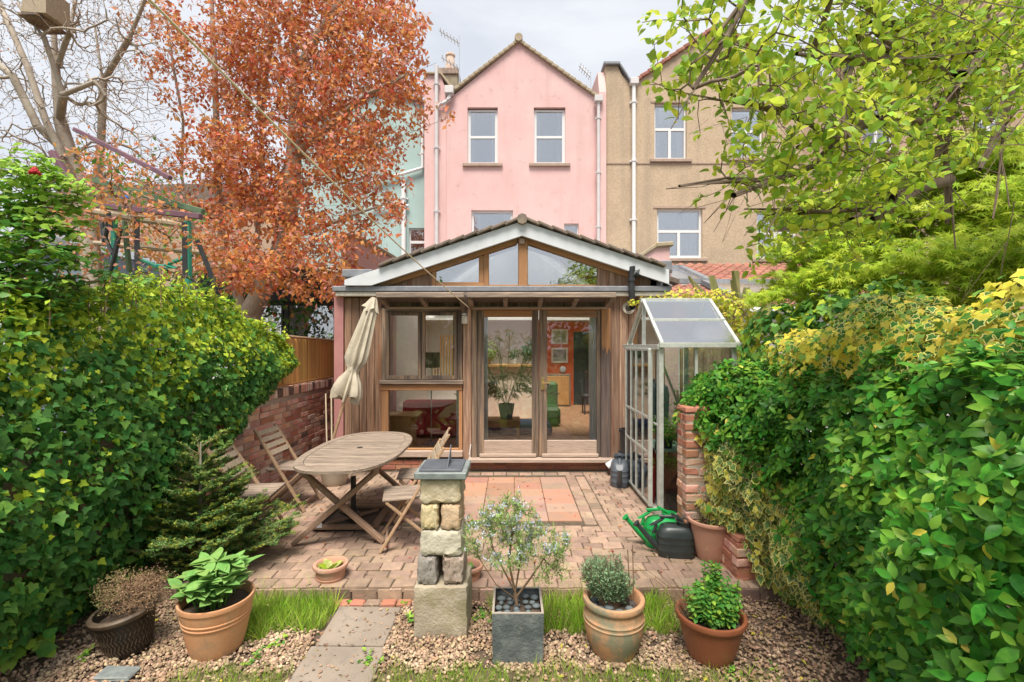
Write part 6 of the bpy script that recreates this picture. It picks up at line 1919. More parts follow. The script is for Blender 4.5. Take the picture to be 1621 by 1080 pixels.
# yellow climber over the greenhouse
yc = thing('yellow_climber', 'yellow-leaved climber arching over the back of the greenhouse', 'climber', (2.3, 6.4, 0))
el = [((1.75, 6.0, 2.33), (.28, .15, .07)), ((2.15, 5.85, 2.38), (.34, .2, .1)), ((2.5, 5.7, 2.33), (.2, .25, .14)), ((2.6, 5.4, 2.12), (.16, .25, .2)), ((2.7, 5.2, 1.9), (.2, .25, .22)), ((2.62, 5.5, 1.4), (.2, .4, .5))]
p, u = blob_pts(2300, el, .3)
emit(yc, T_LEAF, [l_gold, l_lime], p, u + rnd(len(p), .5) + [0, -.3, .4], u + rnd(len(p), .5), rng.uniform(.04, .07, len(p)), (rng.random(len(p)) < .35).astype(int), top=120)
branches(yc, 'stem', [[(2.55, 6.4, 0), (2.5, 6.1, 1.2), (2.45, 5.8, 2.2)]], p[::30], .003, .02, m_twig, .2)
# strappy phormium
ph_ = thing('phormium', 'cream and green strappy plant between greenhouse and lean-to', 'plant', (2.9, 6.3, 0))
for k in range(13):
    a = R.uniform(-1.2, 1.2); ln = R.uniform(.8, 1.5)
    b0 = Vector((3.05 + R.uniform(-.1, .1), 6.4 + R.uniform(-.1, .1), 1.1))
    pts_ = bez([b0, b0 + Vector((math.sin(a) * .15, 0, ln * .5)), b0 + Vector((math.sin(a) * .42, -.1, ln * .85)), b0 + Vector((math.sin(a) * .75, -.2, ln * .95))], 4)
    vs = []; fs = []
    for i, q in enumerate(pts_):
        w = .04 * math.sin(math.pi * min(.97, (i + 1.5) / (len(pts_) + 1))) + .006
        vs += [tuple(q + np.array([-w, 0, 0])), tuple(q + np.array([0, .02, 0])), tuple(q + np.array([w, 0, 0]))]
    for i in range(len(pts_) - 1):
        for j in (0, 1): fs.append((3 * i + j, 3 * i + j + 1, 3 * i + j + 4, 3 * i + j + 3))
    m = MB(); m.add(vs, fs); m.build('leaf', l_phor, ph_, smooth=True)
m = MB(); m.lathe([(0, 0), (.28, 0), (.34, 1.1), (0, 1.1)], 16, (3.05, 6.4, 0)); m.build('stump', m_barkd, ph_)

# ------------------------------------------------------------------ acer
ac = thing('lime_acer', 'lime-green feathery acer spreading above the golden ivy', 'tree', (3.6, 4.3, 0))
el = []
for px, py, Y, rx, ry, rz_ in [(1260, 445, 5.0, .42, .4, .10), (1330, 400, 4.8, .6, .5, .16), (1420, 430, 4.4, .6, .5, .14), (1450, 350, 4.6, .7, .5, .2), (1530, 400, 4.0, .6, .45, .16), (1590, 330, 4.0, .5, .5, .22), (1560, 280, 4.6, .6, .5, .16), (1640, 400, 3.4, .4, .5, .25), (1380, 320, 5.0, .55, .4, .14), (1300, 480, 4.7, .35, .3, .1), (1700, 300, 4.2, .8, .6, .4), (1620, 230, 4.8, .6, .5, .2), (1480, 470, 4.0, .5, .4, .12), (1215, 470, 4.9, .22, .3, .07), (1350, 355, 4.9, .5, .4, .16), (1240, 395, 5.0, .3, .3, .12), (1290, 340, 4.9, .4, .35, .14), (1430, 290, 4.6, .6, .45, .18), (1520, 250, 4.4, .6, .45, .2), (1330, 440, 4.5, .5, .4, .14), (1600, 420, 3.6, .5, .4, .16), (1400, 480, 4.2, .4, .3, .1)]:
    el.append((P(px, py, Y), (rx, ry, rz_)))
p, u = blob_pts(2600, el, .1)
tr_ = [(3.9, 4.9, GZ), (3.85, 4.85, 1.2), (3.7, 4.8, 2.0)]
pos, par, r, o = branches(ac, 'branches', [tr_, [(3.85, 4.85, 1.2), P(1600, 420, 4.4), P(1560, 300, 4.4)], [(3.7, 4.8, 2.0), P(1400, 400, 4.8), P(1280, 440, 5.0)]], p, .0025, .07, m_barkd, .14, .16, .1)
q = np.repeat(p, 7, axis=0) + rng.normal(0, .05, (len(p) * 7, 3)) * [1, 1, .6]
emit(ac, T_ACER, [l_acer, l_lime], q, np.array([-.2, -.5, .8]) + rnd(len(q), .4), np.array([-.4, -.3, -.55]) + rnd(len(q), .5), rng.uniform(.045, .08, len(q)), (rng.random(len(q)) < .25).astype(int))

# ------------------------------------------------------------------ apple tree
ap = thing('apple_tree', 'apple tree with gnarled grey branches and fresh leaves reaching in from the upper right', 'tree', (3.5, 3.1, GZ))
def PL(*a): return [P(x, y, Y) for x, y, Y in a]
seeds = [[(3.75, 3.1, GZ), (3.75, 3.1, .8), (3.7, 3.0, 1.7), (3.5, 2.95, 2.6), P(1720, -40, 3.0), P(1660, -20, 2.85), P(1625, 20, 2.8)],
         PL((1625, 20, 2.8), (1560, 45, 2.7), (1530, 90, 2.62), (1508, 140, 2.6), (1497, 210, 2.6), (1503, 290, 2.62), (1508, 338, 2.6)),
         PL((1625, 20, 2.8), (1570, 70, 2.6), (1490, 70, 2.5), (1440, 45, 2.4), (1380, 20, 2.3)),
         PL((1497, 195, 2.6), (1440, 192, 2.5), (1370, 198, 2.4), (1322, 222, 2.3), (1290, 262, 2.3)),
         PL((1503, 285, 2.6), (1455, 300, 2.5), (1420, 328, 2.4), (1380, 330, 2.3), (1310, 335, 2.3), (1240, 330, 2.2)),
         PL((1500, 120, 2.6), (1430, 90, 2.3), (1350, 100, 2.1), (1290, 70, 2.0)),
         PL((1322, 222, 2.3), (1270, 190, 2.1), (1200, 170, 2.0), (1122, 157, 1.9)),
         PL((1380, 20, 2.3), (1352, -30, 2.0), (1260, -40, 1.9), (1185, -10, 1.8), (1150, 60, 1.75), (1098, 140, 1.75)),
         PL((1290, 262, 2.3), (1225, 285, 2.1), (1150, 282, 2.0), (1112, 296, 1.95)),
         PL((1430, 90, 2.3), (1385, 50, 2.1), (1400, -40, 2.0)), PL((1350, 100, 2.1), (1330, 165, 2.0), (1340, 225, 1.95)),
         PL((1290, 70, 2.0), (1310, 10, 1.9), (1280, -30, 1.9)), PL((1660, 60, 2.9), (1610, 130, 2.75), (1590, 200, 2.6), (1585, 280, 2.6))]
el = []
for px, py, Y, rr in [(1100, 60, 1.8, .22), (1060, 120, 1.85, .12), (1190, 60, 1.85, .28), (1290, 60, 2.0, .3), (1390, 60, 2.2, .35), (1230, 170, 1.95, .25), (1320, 210, 2.0, .3), (1400, 260, 2.2, .35), (1160, 250, 2.0, .16), (1240, 300, 2.1, .25), (1320, 350, 2.3, .3), (1480, 60, 2.5, .4), (1560, 30, 2.7, .4), (1480, 180, 2.5, .35), (1560, 180, 2.7, .3), (1130, 300, 2.0, .08), (1190, 400, 2.2, .1), (1240, 120, 1.5, .2), (1340, 160, 1.45, .16), (1150, 0, 1.8, .2), (1400, -60, 2.2, .5), (1600, -80, 2.8, .6), (1130, 110, 1.9, .14), (1260, 240, 2.2, .25), (1350, 280, 2.4, .3), (1450, 130, 2.3, .35), (1520, 100, 2.5, .35), (1590, 100, 2.6, .3), (1260, 350, 2.4, .2), (1100, 190, 1.9, .09)]:
    el.append((P(px, py, Y), (rr, rr * .9, rr)))
p, u = blob_pts(2500, el, .1)
pos, par, r, o = branches(ap, 'branches', seeds, p, .0018, .05, m_barkd, .07, .15)
# thicken the named limbs
for a, b_ in ((1, .046), (2, .036), (3, .028), (4, .030), (5, .02), (6, .016), (7, .018), (8, .014), (11, .011), (12, .026)):
    s = bez([list(q) for q in seeds[a]], 5)
    m = MB(); m.tube(s, list(np.linspace(b_, b_ * .06, len(s)) * (1 + .14 * np.sin(np.arange(len(s)) * 1.9))), 10); m.build('limb', m_barkd, ap, smooth=True)
m = MB(); s = bez([list(q) for q in seeds[0]], 6); m.tube(s, list(np.linspace(.11, .05, len(s))), 12); m.build('trunk', m_bark, ap, smooth=True)
LP = []; LN = []; LT = []; LS = []; LM = []
for q in p:
    ax = rng.normal(0, 1, 3); ax[2] = abs(ax[2]) * .6 + .3; ax /= np.linalg.norm(ax)
    a = np.cross(ax, [.3, 1, .2]); a /= np.linalg.norm(a); b = np.cross(ax, a); ph0 = rng.uniform(0, 6.28)
    for j in range(rng.integers(3, 7)):
        t = ph0 + j * 2.2; d = a * math.cos(t) + b * math.sin(t)
        LP.append(q + d * .01); LT.append(d + ax * rng.uniform(0, .7) + [0, 0, -.15]); LN.append(ax - d * .3 + rng.normal(0, .25, 3)); LS.append(rng.uniform(.022, .052)); LM.append(int(rng.choice([0, 1, 2], p=[.55, .25, .2])))
emit(ap, t_ellip(.30, 4, .16, .38, .85), [l_apple, l_appled, l_rosel], LP, LN, LT, np.array(LS), LM)

# ------------------------------------------------------------------ copper tree
ct = thing('copper_tree', 'large copper-orange leaved tree with several grey trunks behind the ivy', 'tree', P(395, 560, 8.3))
cy = 8.3
seeds = [PL((398, 640, cy), (395, 520, cy), (372, 455, cy), (352, 380, cy), (345, 300, cy), (343, 200, cy + .1), (340, 100, cy), (335, 0, cy), (330, -120, cy)),
         PL((395, 500, cy), (425, 440, cy - .1), (452, 380, cy - .2), (462, 300, cy - .2), (468, 200, cy - .2), (470, 120, cy - .2), (460, 20, cy - .2), (455, -100, cy)),
         PL((372, 455, cy), (335, 420, cy + .2), (300, 360, cy + .3), (288, 280, cy + .3), (290, 190, cy + .2), (275, 110, cy), (262, 20, cy), (255, -80, cy)),
         PL((395, 500, cy), (405, 420, cy + .4), (412, 300, cy + .5), (415, 180, cy + .6), (430, 60, cy + .5), (420, -80, cy + .5)),
         PL((468, 120, cy - .2), (500, 60, cy - .3), (540, 0, cy - .4), (570, -80, cy)), PL((462, 250, cy - .2), (520, 200, cy - .6), (580, 150, cy - .9), (640, 120, cy - 1.1), (690, 100, cy - 1.2)),
         PL((452, 380, cy), (510, 360, cy - .6), (560, 340, cy - 1), (620, 320, cy - 1.2)), PL((425, 440, cy), (480, 420, cy - .8), (530, 430, cy - 1.1)), PL((500, 60, cy), (590, 30, cy - .6), (660, 40, cy - .8)),
         PL((468, 200, cy), (540, 240, cy - .7), (600, 230, cy - 1), (700, 190, cy - 1.2))]
el = []
for px, py, dy, a, b in [(500, 60, -.3, 1.5, 1.3), (560, 160, -.6, 1.2, 1.1), (420, 80, 0, 1.5, 1.3), (330, 100, 0, 1.0, 1.3), (480, 250, -.4, 1.4, 1.1), (570, 280, -.9, .75, .9), (400, 280, -.2, 1.2, 1.0), (430, 380, -.6, 1.1, .7), (520, 390, -1.0, .75, .6), (340, 240, 0, .8, 1.2), (300, 330, -.1, .6, .5), (600, 60, -.6, .75, .8), (640, 120, -1, .42, .5), (560, -60, 0, 1.3, 1.0), (400, -100, 0, 1.8, 1.2), (600, 200, -1, .4, .5), (620, 330, -1.2, .3, .2), (500, 450, -1.1, .5, .3), (360, 410, -.5, .6, .35), (250, 60, 0, .6, .8), (605, 380, -1.2, .18, .3), (545, 440, -1.1, .28, .22), (440, 440, -1.2, .7, .35), (380, 440, -1.2, .5, .25), (510, 470, -1.2, .35, .15)]:
    el.append((P(px, py, cy + dy), (a, min(a, 1.1), b)))
el += [(P(655, 150, cy - 1.2), (.35, .3, .3)), (P(690, 180, cy - 1.25), (.3, .2, .1)), (P(635, 330, cy - 1.2), (.12, .2, .22)), (P(660, 60, cy - 1), (.28, .3, .4))]
p, u = blob_pts(4000, el, .05)
g = snoise(p[:, 0] * 1.3, p[:, 2] * 1.5, 3) + .5 * snoise(p[:, 0] * 3, p[:, 2] * 3.2, 9)
p = p[(g > -.60) & ((p[:, 0] > -5.2) | (rng.random(len(p)) < .45))]
pos, par, r, o = branches(ct, 'branches', seeds, p, .0026, .20, m_bark, .14, .12, .04)
k = 11
q = np.repeat(p, k, axis=0) + rng.normal(0, .062, (len(p) * k, 3))
nn = len(q)
c = rng.random(nn)
mi = np.where(c < .52, 0, np.where(c < .84, 1, 2)); low = (q[:, 2] < 3.6) & (rng.random(nn) < .5); mi = np.where(low, np.where(rng.random(nn) < .3, 2, 1), mi)
emit(ct, T_LEAF, [l_beech, l_beech2, l_beechp], q, rnd(nn) + [0, -.4, .5], rnd(nn, .7) + [0, 0, -.6], rng.uniform(.06, .115, nn), mi, top=300)

# ------------------------------------------------------------------ bare tree at left
bt = thing('bare_tree', 'pale-barked tree still nearly leafless at the far left with a nesting box', 'tree', P(150, 560, 7.2))
by = 7.2
seeds = [PL((165, 640, by), (160, 520, by), (148, 440, by), (140, 370, by), (128, 310, by), (112, 250, by), (95, 190, by), (88, 110, by), (84, 20, by), (80, -80, by)),
         PL((148, 440, by), (150, 380, by + .3), (152, 300, by + .5), (160, 230, by + .5), (163, 130, by + .5), (150, 40, by + .5), (152, -60, by + .5)),
         PL((128, 310, by), (100, 250, by - .2), (72, 190, by - .3), (45, 110, by - .3), (15, 40, by - .2), (-20, -30, by)),
         PL((112, 250, by), (60, 200, by - .3), (20, 120, by - .4), (-30, 80, by - .3)),
         PL((95, 190, by), (100, 150, by - .4), (150, 130, by - .8), (185, 80, by - 1), (195, 0, by - 1)), PL((100, 150, by - .4), (70, 60, by - .6), (30, 10, by - .6)), PL((163, 130, by + .5), (205, 60, by + .3), (230, 0, by + .2)), PL((88, 110, by), (110, 50, by - .2), (125, -30, by))]
el = [(P(x, y, by + d), (a, .9, b)) for x, y, d, a, b in [(60, 80, -.2, 1.0, 1.1), (160, 120, 0, .9, 1.2), (10, 200, -.3, .8, .8), (120, 0, 0, 1.2, .9), (210, 200, 0, .7, .9), (200, 50, 0, .7, .8), (90, 270, -.1, .7, .5), (-60, 60, 0, .9, 1.2), (260, 280, .3, .5, .5)]]
p, u = blob_pts(4200, el, .05)
branches(bt, 'branches', seeds, p, .003, .14, m_bark, .10, .13, .03)
q = np.repeat(p, 1, axis=0); emit(bt, T_LEAF, [l_dry, l_beech2], q, rnd(len(q)), rnd(len(q)), .03, (rng.random(len(q)) < .3).astype(int), top=0)
# undergrowth shrubs behind the wall
ug = thing('twiggy_shrub', 'tangled twiggy shrub with sparse coppery leaves under the big trees', 'shrub', P(220, 480, 6.5))
p, u = blob_pts(700, [(P(230, 360, 4.8), (.5, .2, .5)), (P(170, 300, 4.9), (.4, .2, .5)), (P(200, 300, 6.4), (.8, .5, .8)), (P(280, 380, 6.4), (.6, .5, .6)), (P(130, 380, 6.4), (.5, .5, .6))], .1)
branches(ug, 'branches', [[P(x, 560, 6.5), P(x + 10, 440, 6.5), P(x, 340, 6.5)] for x in (150, 210, 290)], p, .003, .03, m_twig, .15, .2)
q = np.repeat(p, 4, axis=0) + rng.normal(0, .07, (len(p) * 4, 3)); emit(ug, T_LEAF, [l_beech2, l_beechp, l_ivym], q, rnd(len(q)), rnd(len(q)), rng.uniform(.05, .08, len(q)), rng.choice([0, 1, 2], len(q), p=[.6, .2, .2]), top=0)
bh = thing('background_hedge', 'dark mixed shrubbery in the next garden behind the climbing frame', 'hedge', P(200, 560, 8.8))
p, u = blob_pts(5000, [(P(x, 500, 8.9), (.9, .5, 1.0)) for x in (20, 100, 180, 260, 340, 430)], .5)
emit(bh, T_LEAF, [l_ivyd, l_beech2, l_ivym], p, u + rnd(len(p), .5), rnd(len(p)), .12, rng.choice([0, 1, 2], len(p), p=[.6, .15, .25]), top=0)

# ------------------------------------------------------------------ rose bush
rb = thing('rose_bush', 'leafy rose bush with one crimson bloom at the left edge', 'rose bush', (-3.0, 3.1, GZ))
el = [(P(60, 440, 3.05), (.28, .25, .25)), (P(100, 300, 3.15), (.16, .2, .16)), (P(30, 300, 3.1), (.32, .3, .28)), (P(80, 330, 3.15), (.22, .25, .24)), (P(40, 400, 3.0), (.30, .25, .3)), (P(110, 390, 3.2), (.12, .2, .14)), (P(20, 480, 2.95), (.25, .25, .2)), (P(120, 460, 3.3), (.16, .2, .1)), (P(185, 440, 3.5), (.2, .15, .06)), (P(-40, 380, 3.0), (.4, .3, .6)), (P(75, 265, 3.1), (.1, .12, .08))]
p, u = blob_pts(1000, el, .2)
branches(rb, 'stems', [[(-3.05, 3.0, GZ), (-3.1, 3.0, 1.0), P(30, 450, 3.0), P(60, 340, 3.1)], [P(30, 450, 3.0), P(110, 450, 3.2), P(190, 440, 3.5)]], p, .0022, .016, m_twig, .1, .15)
LP = []; LN = []; LT = []; LM = []
for q in p:
    d = rng.normal(0, 1, 3); d[2] *= .3; d /= np.linalg.norm(d); side = np.cross(d, [0, 0, 1]); new = q[2] > 2.4 + rng.normal(0, .25)
    for j, (a, b) in enumerate(((0, 0), (.5, 1), (.5, -1), (1, 1), (1, -1))):
        LP.append(q - d * .045 * a); LT.append(d * (1 if j == 0 else .5) + side * b * .8 + [0, 0, -.2]); LN.append(np.array([0, -.25, 1]) + rng.normal(0, .35, 3)); LM.append(int(new))
emit(rb, T_ROUND, [l_rose, l_rosel], LP, LN, LT, rng.uniform(.04, .062, len(LP)), LM)
c = P(55, 272, 2.92)
m = MB()
for k in range(26):
    a = k * 2.4; rr = .003 + .0008 * k; z = .022 - k * .0013
    m.sphere((c.x + rr * math.cos(a), c.y + rr * math.sin(a), c.z + z), .0105, 7, 5, sc=(1, 1, .8))
m.build('bloom', M('crimson_petal', (.38, .01, .02), (.50, .02, .03), 30, .7), rb, smooth=True)

# ------------------------------------------------------------------ fir sapling
fs_ = thing('fir_sapling', 'small fir sapling with yellow-green tips in front of the left chairs', 'fir', (-2.48, 3.85, GZ))
b0 = np.array([-2.52, 3.82, GZ]); H_ = 1.12
m = MB(); m.tube([b0, b0 + [.0, .01, .5], b0 + [.01, 0, H_]], [.022, .016, .005], 8); m.build('trunk', m_bark, fs_, smooth=True)
BR = MB(); NP = []; NN = []; NT = []; NM = []
def twig(a, d, ln, lvl):
    d = d / np.linalg.norm(d); n_ = max(3, int(ln / .03)); pts_ = []; q = a.copy()
    for i in range(n_ + 1):
        pts_.append(q.copy()); q = q + d * ln / n_; d = d + rng.normal(0, .03, 3); d[2] += .004; d /= np.linalg.norm(d)
    BR.tube(pts_, list(np.linspace(.005 if lvl == 0 else .0028, .0012, len(pts_))), 4, False)
    tipn = rng.random() < .45
    for i in range(len(pts_) - 1):
        for k in range(10 if lvl else 7):
            t = rng.random(); s = rng.choice([-1, 1]); sd_ = np.cross(d, [0, 0, 1.]) * s
            NP.append(pts_[i] + (pts_[i + 1] - pts_[i]) * t); NT.append(sd_ * rng.uniform(.5, 1) + d * .6 + [0, 0, rng.uniform(.0, .6)]); NN.append(np.array([0, 0, 1.]) + rng.normal(0, .4, 3)); NM.append(1 if (tipn and i >= len(pts_) - 3) else 0)
    if lvl < 2:
        for i in range(1, len(pts_)):
            if rng.random() < (.85 if lvl == 0 else .35):
                for s in (-1, 1):
                    if rng.random() < .8:
                        sd_ = np.cross(d, [0, 0, 1.]) * s
                        twig(pts_[i], d * .9 + sd_ * .8 + rng.normal(0, .12, 3), ln * (.5 if lvl == 0 else .4) * (1 - i / len(pts_) * .6) * rng.uniform(.6, 1), lvl + 1)
for z in np.linspace(.12, 1.04, 11):
    L0 = .66 * (1 - (z / 1.22)) ** .9 + .05
    for k in range(8 if z < .8 else 4):
        a = rng.uniform(0, 6.28)
        twig(b0 + [0, 0, z + rng.normal(0, .05)], np.array([math.cos(a), math.sin(a), .1 + z * .4 + rng.uniform(0, .45)]), L0 * rng.uniform(.7, 1.15), 0)
BR.build('branches', m_twig, fs_)
emit(fs_, T_NEEDLEW, [l_fir, l_firn], NP, NN, NT, rng.uniform(.02, .032, len(NP)), NM, top=0, stuff='needles', smooth=False)

# ------------------------------------------------------------------ plants in pots
def plant(name, label, cat, loc): return thing(name, label, cat, loc)
# sage
sg = plant('sage_plant', 'broad-leaved pale green sage plant growing in the large terracotta pot', 'sage', (-1.855, 2.98, .16))
LP = []; LN = []; LT = []; LS = []; mS = MB()
for k in range(40):
    a = rng.uniform(0, 6.28); rr = rng.uniform(0, .21); hgt = rng.uniform(.03, .24) * (1 - rr * 1.8) + .02
    q = np.array([-1.855 + rr * math.cos(a), 2.98 + rr * math.sin(a) * .85, .19 + hgt])
    mS.tube([(-1.855 + rr * .5 * math.cos(a), 2.98 + rr * .5 * math.sin(a), .14), tuple(q)], .004, 5, False)
    for j in range(rng.integers(4, 7)):
        t = rng.uniform(0, 6.28); d = np.array([math.cos(t) + .8 * math.cos(a), math.sin(t) + .8 * math.sin(a), rng.uniform(-.15, .6)])
        LP.append(q + rng.normal(0, .008, 3)); LT.append(d); LN.append(np.array([0, 0, 1.]) - d * .35 + rng.normal(0, .15, 3)); LS.append(rng.uniform(.075, .135))
mS.build('stems', l_mint, sg)
emit(sg, T_OVAL, [l_sage], LP, LN, LT, LS)
# dry heather
dh = plant('dried_heather', 'brown dried-out heather in the tilted dark pot', 'heather', (-2.40, 2.98, .15))
p, u = blob_pts(520, [((-2.40, 2.98, .24), (.18, .16, .11)), ((-2.28, 2.98, .26), (.14, .13, .12)), ((-2.50, 3.0, .26), (.13, .13, .1))], .2)
branches(dh, 'twigs', [[(-2.40, 2.98, .08), (-2.40, 2.98, .14)]], p, .0016, .010, l_dry, .03, .15)
q = np.repeat(p, 7, axis=0) + rng.normal(0, .018, (len(p) * 7, 3))
emit(dh, T_NEEDLEW, [l_dry, l_grassy], q, rnd(len(q)), rnd(len(q)), .018, (q[:, 0] < -2.42).astype(int) * (rng.random(len(q)) < .5), top=0, smooth=False)
# hosta and the other small pots
def rosette(name, label, cat, c, n, sz, mats, up=.6, tm=None, top=60):
    t = plant(name, label, cat, c)
    a = rng.uniform(0, 6.28, n); l_ = rng.uniform(.2, 1, n)
    d = np.stack([np.cos(a) * l_, np.sin(a) * l_, np.full(n, up) * rng.uniform(.5, 1.4, n)], 1)
    Pp = np.array(c) + d * [.02, .02, .01]
    N_ = np.stack([-np.cos(a) * .6, -np.sin(a) * .6, np.full(n, .8)], 1) + rnd(n, .15)
    emit(t, tm or T_ROUND, mats, Pp, N_, d, rng.uniform(.7, 1.1, n) * sz, rng.integers(0, len(mats), n), top=top)
    return t
rosette('young_hosta', 'tiny yellow-green hosta in the small pot at the patio edge', 'hosta', (-1.40, 3.66, .05), 14, .10, [l_hosta, l_lime], .9)
rosette('seedling', 'small seedling in the pot behind the stone pillar', 'seedling', (-.34, 3.66, .05), 8, .06, [l_lime, l_mint], .8)
# pier pot plant: fern and twigs
pf = plant('pier_pot_shrub', 'bright upright conifer and wispy twigs in the pale pot by the pier', 'shrub', (1.68, 4.0, .27))
p, u = blob_pts(300, [((1.74, 4.0, .5), (.045, .05, .2))], .3)
q = np.repeat(p, 5, axis=0) + rng.normal(0, .012, (1500, 3)); emit(pf, T_NEEDLEW, [l_lime, l_mint], q, rnd(1500), rnd(1500) + [0, 0, .6], .03, (rng.random(1500) < .5).astype(int), top=0)
p, u = blob_pts(60, [((1.6, 3.98, .45), (.12, .08, .14))], .1)
branches(pf, 'twigs', [[(1.63, 4, .27), (1.62, 4, .3)]], p, .0012, .005, m_twigd, .04, .2)
q = np.repeat(p, 5, axis=0) + rng.normal(0, .02, (300, 3)); emit(pf, T_NEEDLEW, [l_lav], q, rnd(300), rnd(300), .02, top=0)
# rosemary
ro = plant('rosemary', 'leggy flowering rosemary with pale blue flowers in the square planter', 'rosemary', (.03, 2.98, .14))
el = [((-.20, 2.98, .62), (.13, .13, .10)), ((-.08, 2.95, .70), (.14, .14, .13)), ((.06, 3.0, .66), (.14, .14, .14)), ((.20, 2.98, .55), (.12, .12, .12)), ((.30, 2.96, .50), (.09, .1, .12)), ((-.02, 2.92, .50), (.15, .12, .1)), ((.01, 3.0, .82), (.06, .06, .05)), ((-.24, 3.0, .50), (.07, .08, .08)), ((.22, 2.96, .36), (.12, .1, .08))]
p, u = blob_pts(360, el, .15)
seeds = [[(.03, 2.98, .16), (.02, 2.98, .24)], [(.02, 2.98, .24), (-.05, 2.97, .38), (-.12, 2.97, .52)], [(.02, 2.98, .24), (.05, 2.98, .42), (.04, 2.98, .56)], [(.02, 2.98, .2), (.12, 2.97, .34), (.2, 2.97, .46)], [(.02, 2.98, .2), (-.1, 2.96, .3), (-.2, 2.97, .45)], [(.03, 2.98, .2), (-.02, 3.02, .4), (.0, 3.02, .6)]]
pos, par, r, o = branches(ro, 'stems', seeds, p, .0016, .012, m_twig, .05, .10, .06)
NP = []; NT = []; NM = []
for i in range(len(pos)):
    if par[i] < 0 or pos[i][2] < .40: continue
    d = pos[i] - pos[par[i]]
    k = 5 if pos[i][2] > .46 else 2
    for j in range(k):
        NP.append(pos[par[i]] + d * rng.random()); NT.append(d / (np.linalg.norm(d) + 1e-6) * .9 + rng.normal(0, .5, 3) + [0, 0, .3])
for q in p:
    for j in range(15):
        NP.append(q + rng.normal(0, .012, 3) + [0, 0, rng.uniform(-.03, .03)]); NT.append(rng.normal(0, .45, 3) + [0, 0, .7])
emit(ro, T_NEEDLEW, [l_rosm], NP, rnd(len(NP)), NT, rng.uniform(.018, .032, len(NP)), top=0, stuff='needles', smooth=False)
FP = []
for q in p[(p[:, 2] > .44)]:
    if rng.random() < .45:
        for j in range(12): FP.append(q + rng.normal(0, .008, 3) + [0, -.006, .015])
emit(ro, T_LEAF, [l_flow], FP, rnd(len(FP)), rnd(len(FP)) + [0, 0, .3], .0165, top=0, stuff='flowers')
# lavender
lv = plant('lavender', 'bushy grey-green lavender in the terracotta urn pot', 'lavender', (.635, 2.96, .2))
NP = []; NT = []; ms_ = MB()
for k in range(210):
    a = rng.uniform(0, 6.28); rr = math.sqrt(rng.random()); 
    tip = np.array([.60 + rr * .175 * math.cos(a), 2.96 + rr * .12 * math.sin(a), .33 + rng.uniform(.0, .16) * (1 - rr * .5) + .02]); b_ = np.array([.62 + rr * .06 * math.cos(a), 2.96 + rr * .05 * math.sin(a), .17])
    if tip[0] > .70: tip[2] -= .08
    ms_.tube([b_, (b_ + tip) / 2 + [0, 0, .015], tip], .0018, 4, False)
    for j in range(34):
        t = rng.uniform(.25, 1.0); NP.append(b_ + (tip - b_) * t); d = tip - b_; NT.append(d / np.linalg.norm(d) + rng.normal(0, .45, 3))
ms_.build('stems', m_twig, lv); emit(lv, T_NEEDLEW, [l_lav], NP, rnd(len(NP)), NT, rng.uniform(.02, .034, len(NP)), top=0, stuff='needles', smooth=False)
for lb, x, dz, tilt in (('thin brown cane standing in the lavender pot, left of two', .715, .53, -.02), ('thin brown cane standing in the lavender pot, right of two', .745, .56, -.01)):
    m = MB(); m.tube([(x - tilt, 2.93, .16), (x, 2.93, dz)], .0035, 5); m.build('plant_cane', m_twig, None, cat='cane', label=lb, group='canes in the lavender pot')
# mint
mn = plant('mint', 'fresh green mint plant with leggy shoots in the reddish-brown bowl pot', 'mint', (1.215, 2.9, .1))
LP = []; LN = []; LT = []; LS = []; ms_ = MB()
for k in range(80):
    a = rng.uniform(0, 6.28); rr = math.sqrt(rng.random()) * (1 if k < 72 else .4)
    b_ = np.array([1.24 + rr * .11 * math.cos(a), 2.9 + rr * .1 * math.sin(a), .1]); hgt = rng.uniform(.12, .26) if k < 72 else rng.uniform(.3, .38)
    tip = b_ + [rr * .06 * math.cos(a), rr * .05 * math.sin(a), hgt]
    if k >= 72: tip[0] = 1.25 + rng.normal(0, .03)
    ms_.tube([b_, (b_ + tip) / 2, tip], .002, 4, False)
    for j in range(int(hgt / .02)):
        t = .25 + .75 * j / (hgt / .02); c = b_ + (tip - b_) * t; aa = j * 1.57 + rng.normal(0, .2)
        for s in (0, math.pi):
            LP.append(c); LT.append([math.cos(aa + s), math.sin(aa + s), .15]); LN.append(np.array([0, -.1, 1]) + rng.normal(0, .25, 3)); LS.append(rng.uniform(.028, .052) * (1.1 - t * .4))
ms_.build('stems', l_mint, mn); emit(mn, T_ROUND, [l_mint, l_rosel], LP, LN, LT, LS, (rng.random(len(LP)) < .25).astype(int))
m = MB()
for k in range(16):
    a = R.uniform(1.8, 4.2); b_ = Vector((1.10 + R.uniform(-.03, .03), 2.9 + R.uniform(-.05, .05), .1)); ln = R.uniform(.1, .5)
    m.tube([b_, b_ + Vector((math.cos(a) * ln * .3, 0, ln * .5)), b_ + Vector((math.cos(a) * ln * .8, .05, ln * .85))], .0016, 4, False)
m.build('bare_twigs', m_twig, mn)

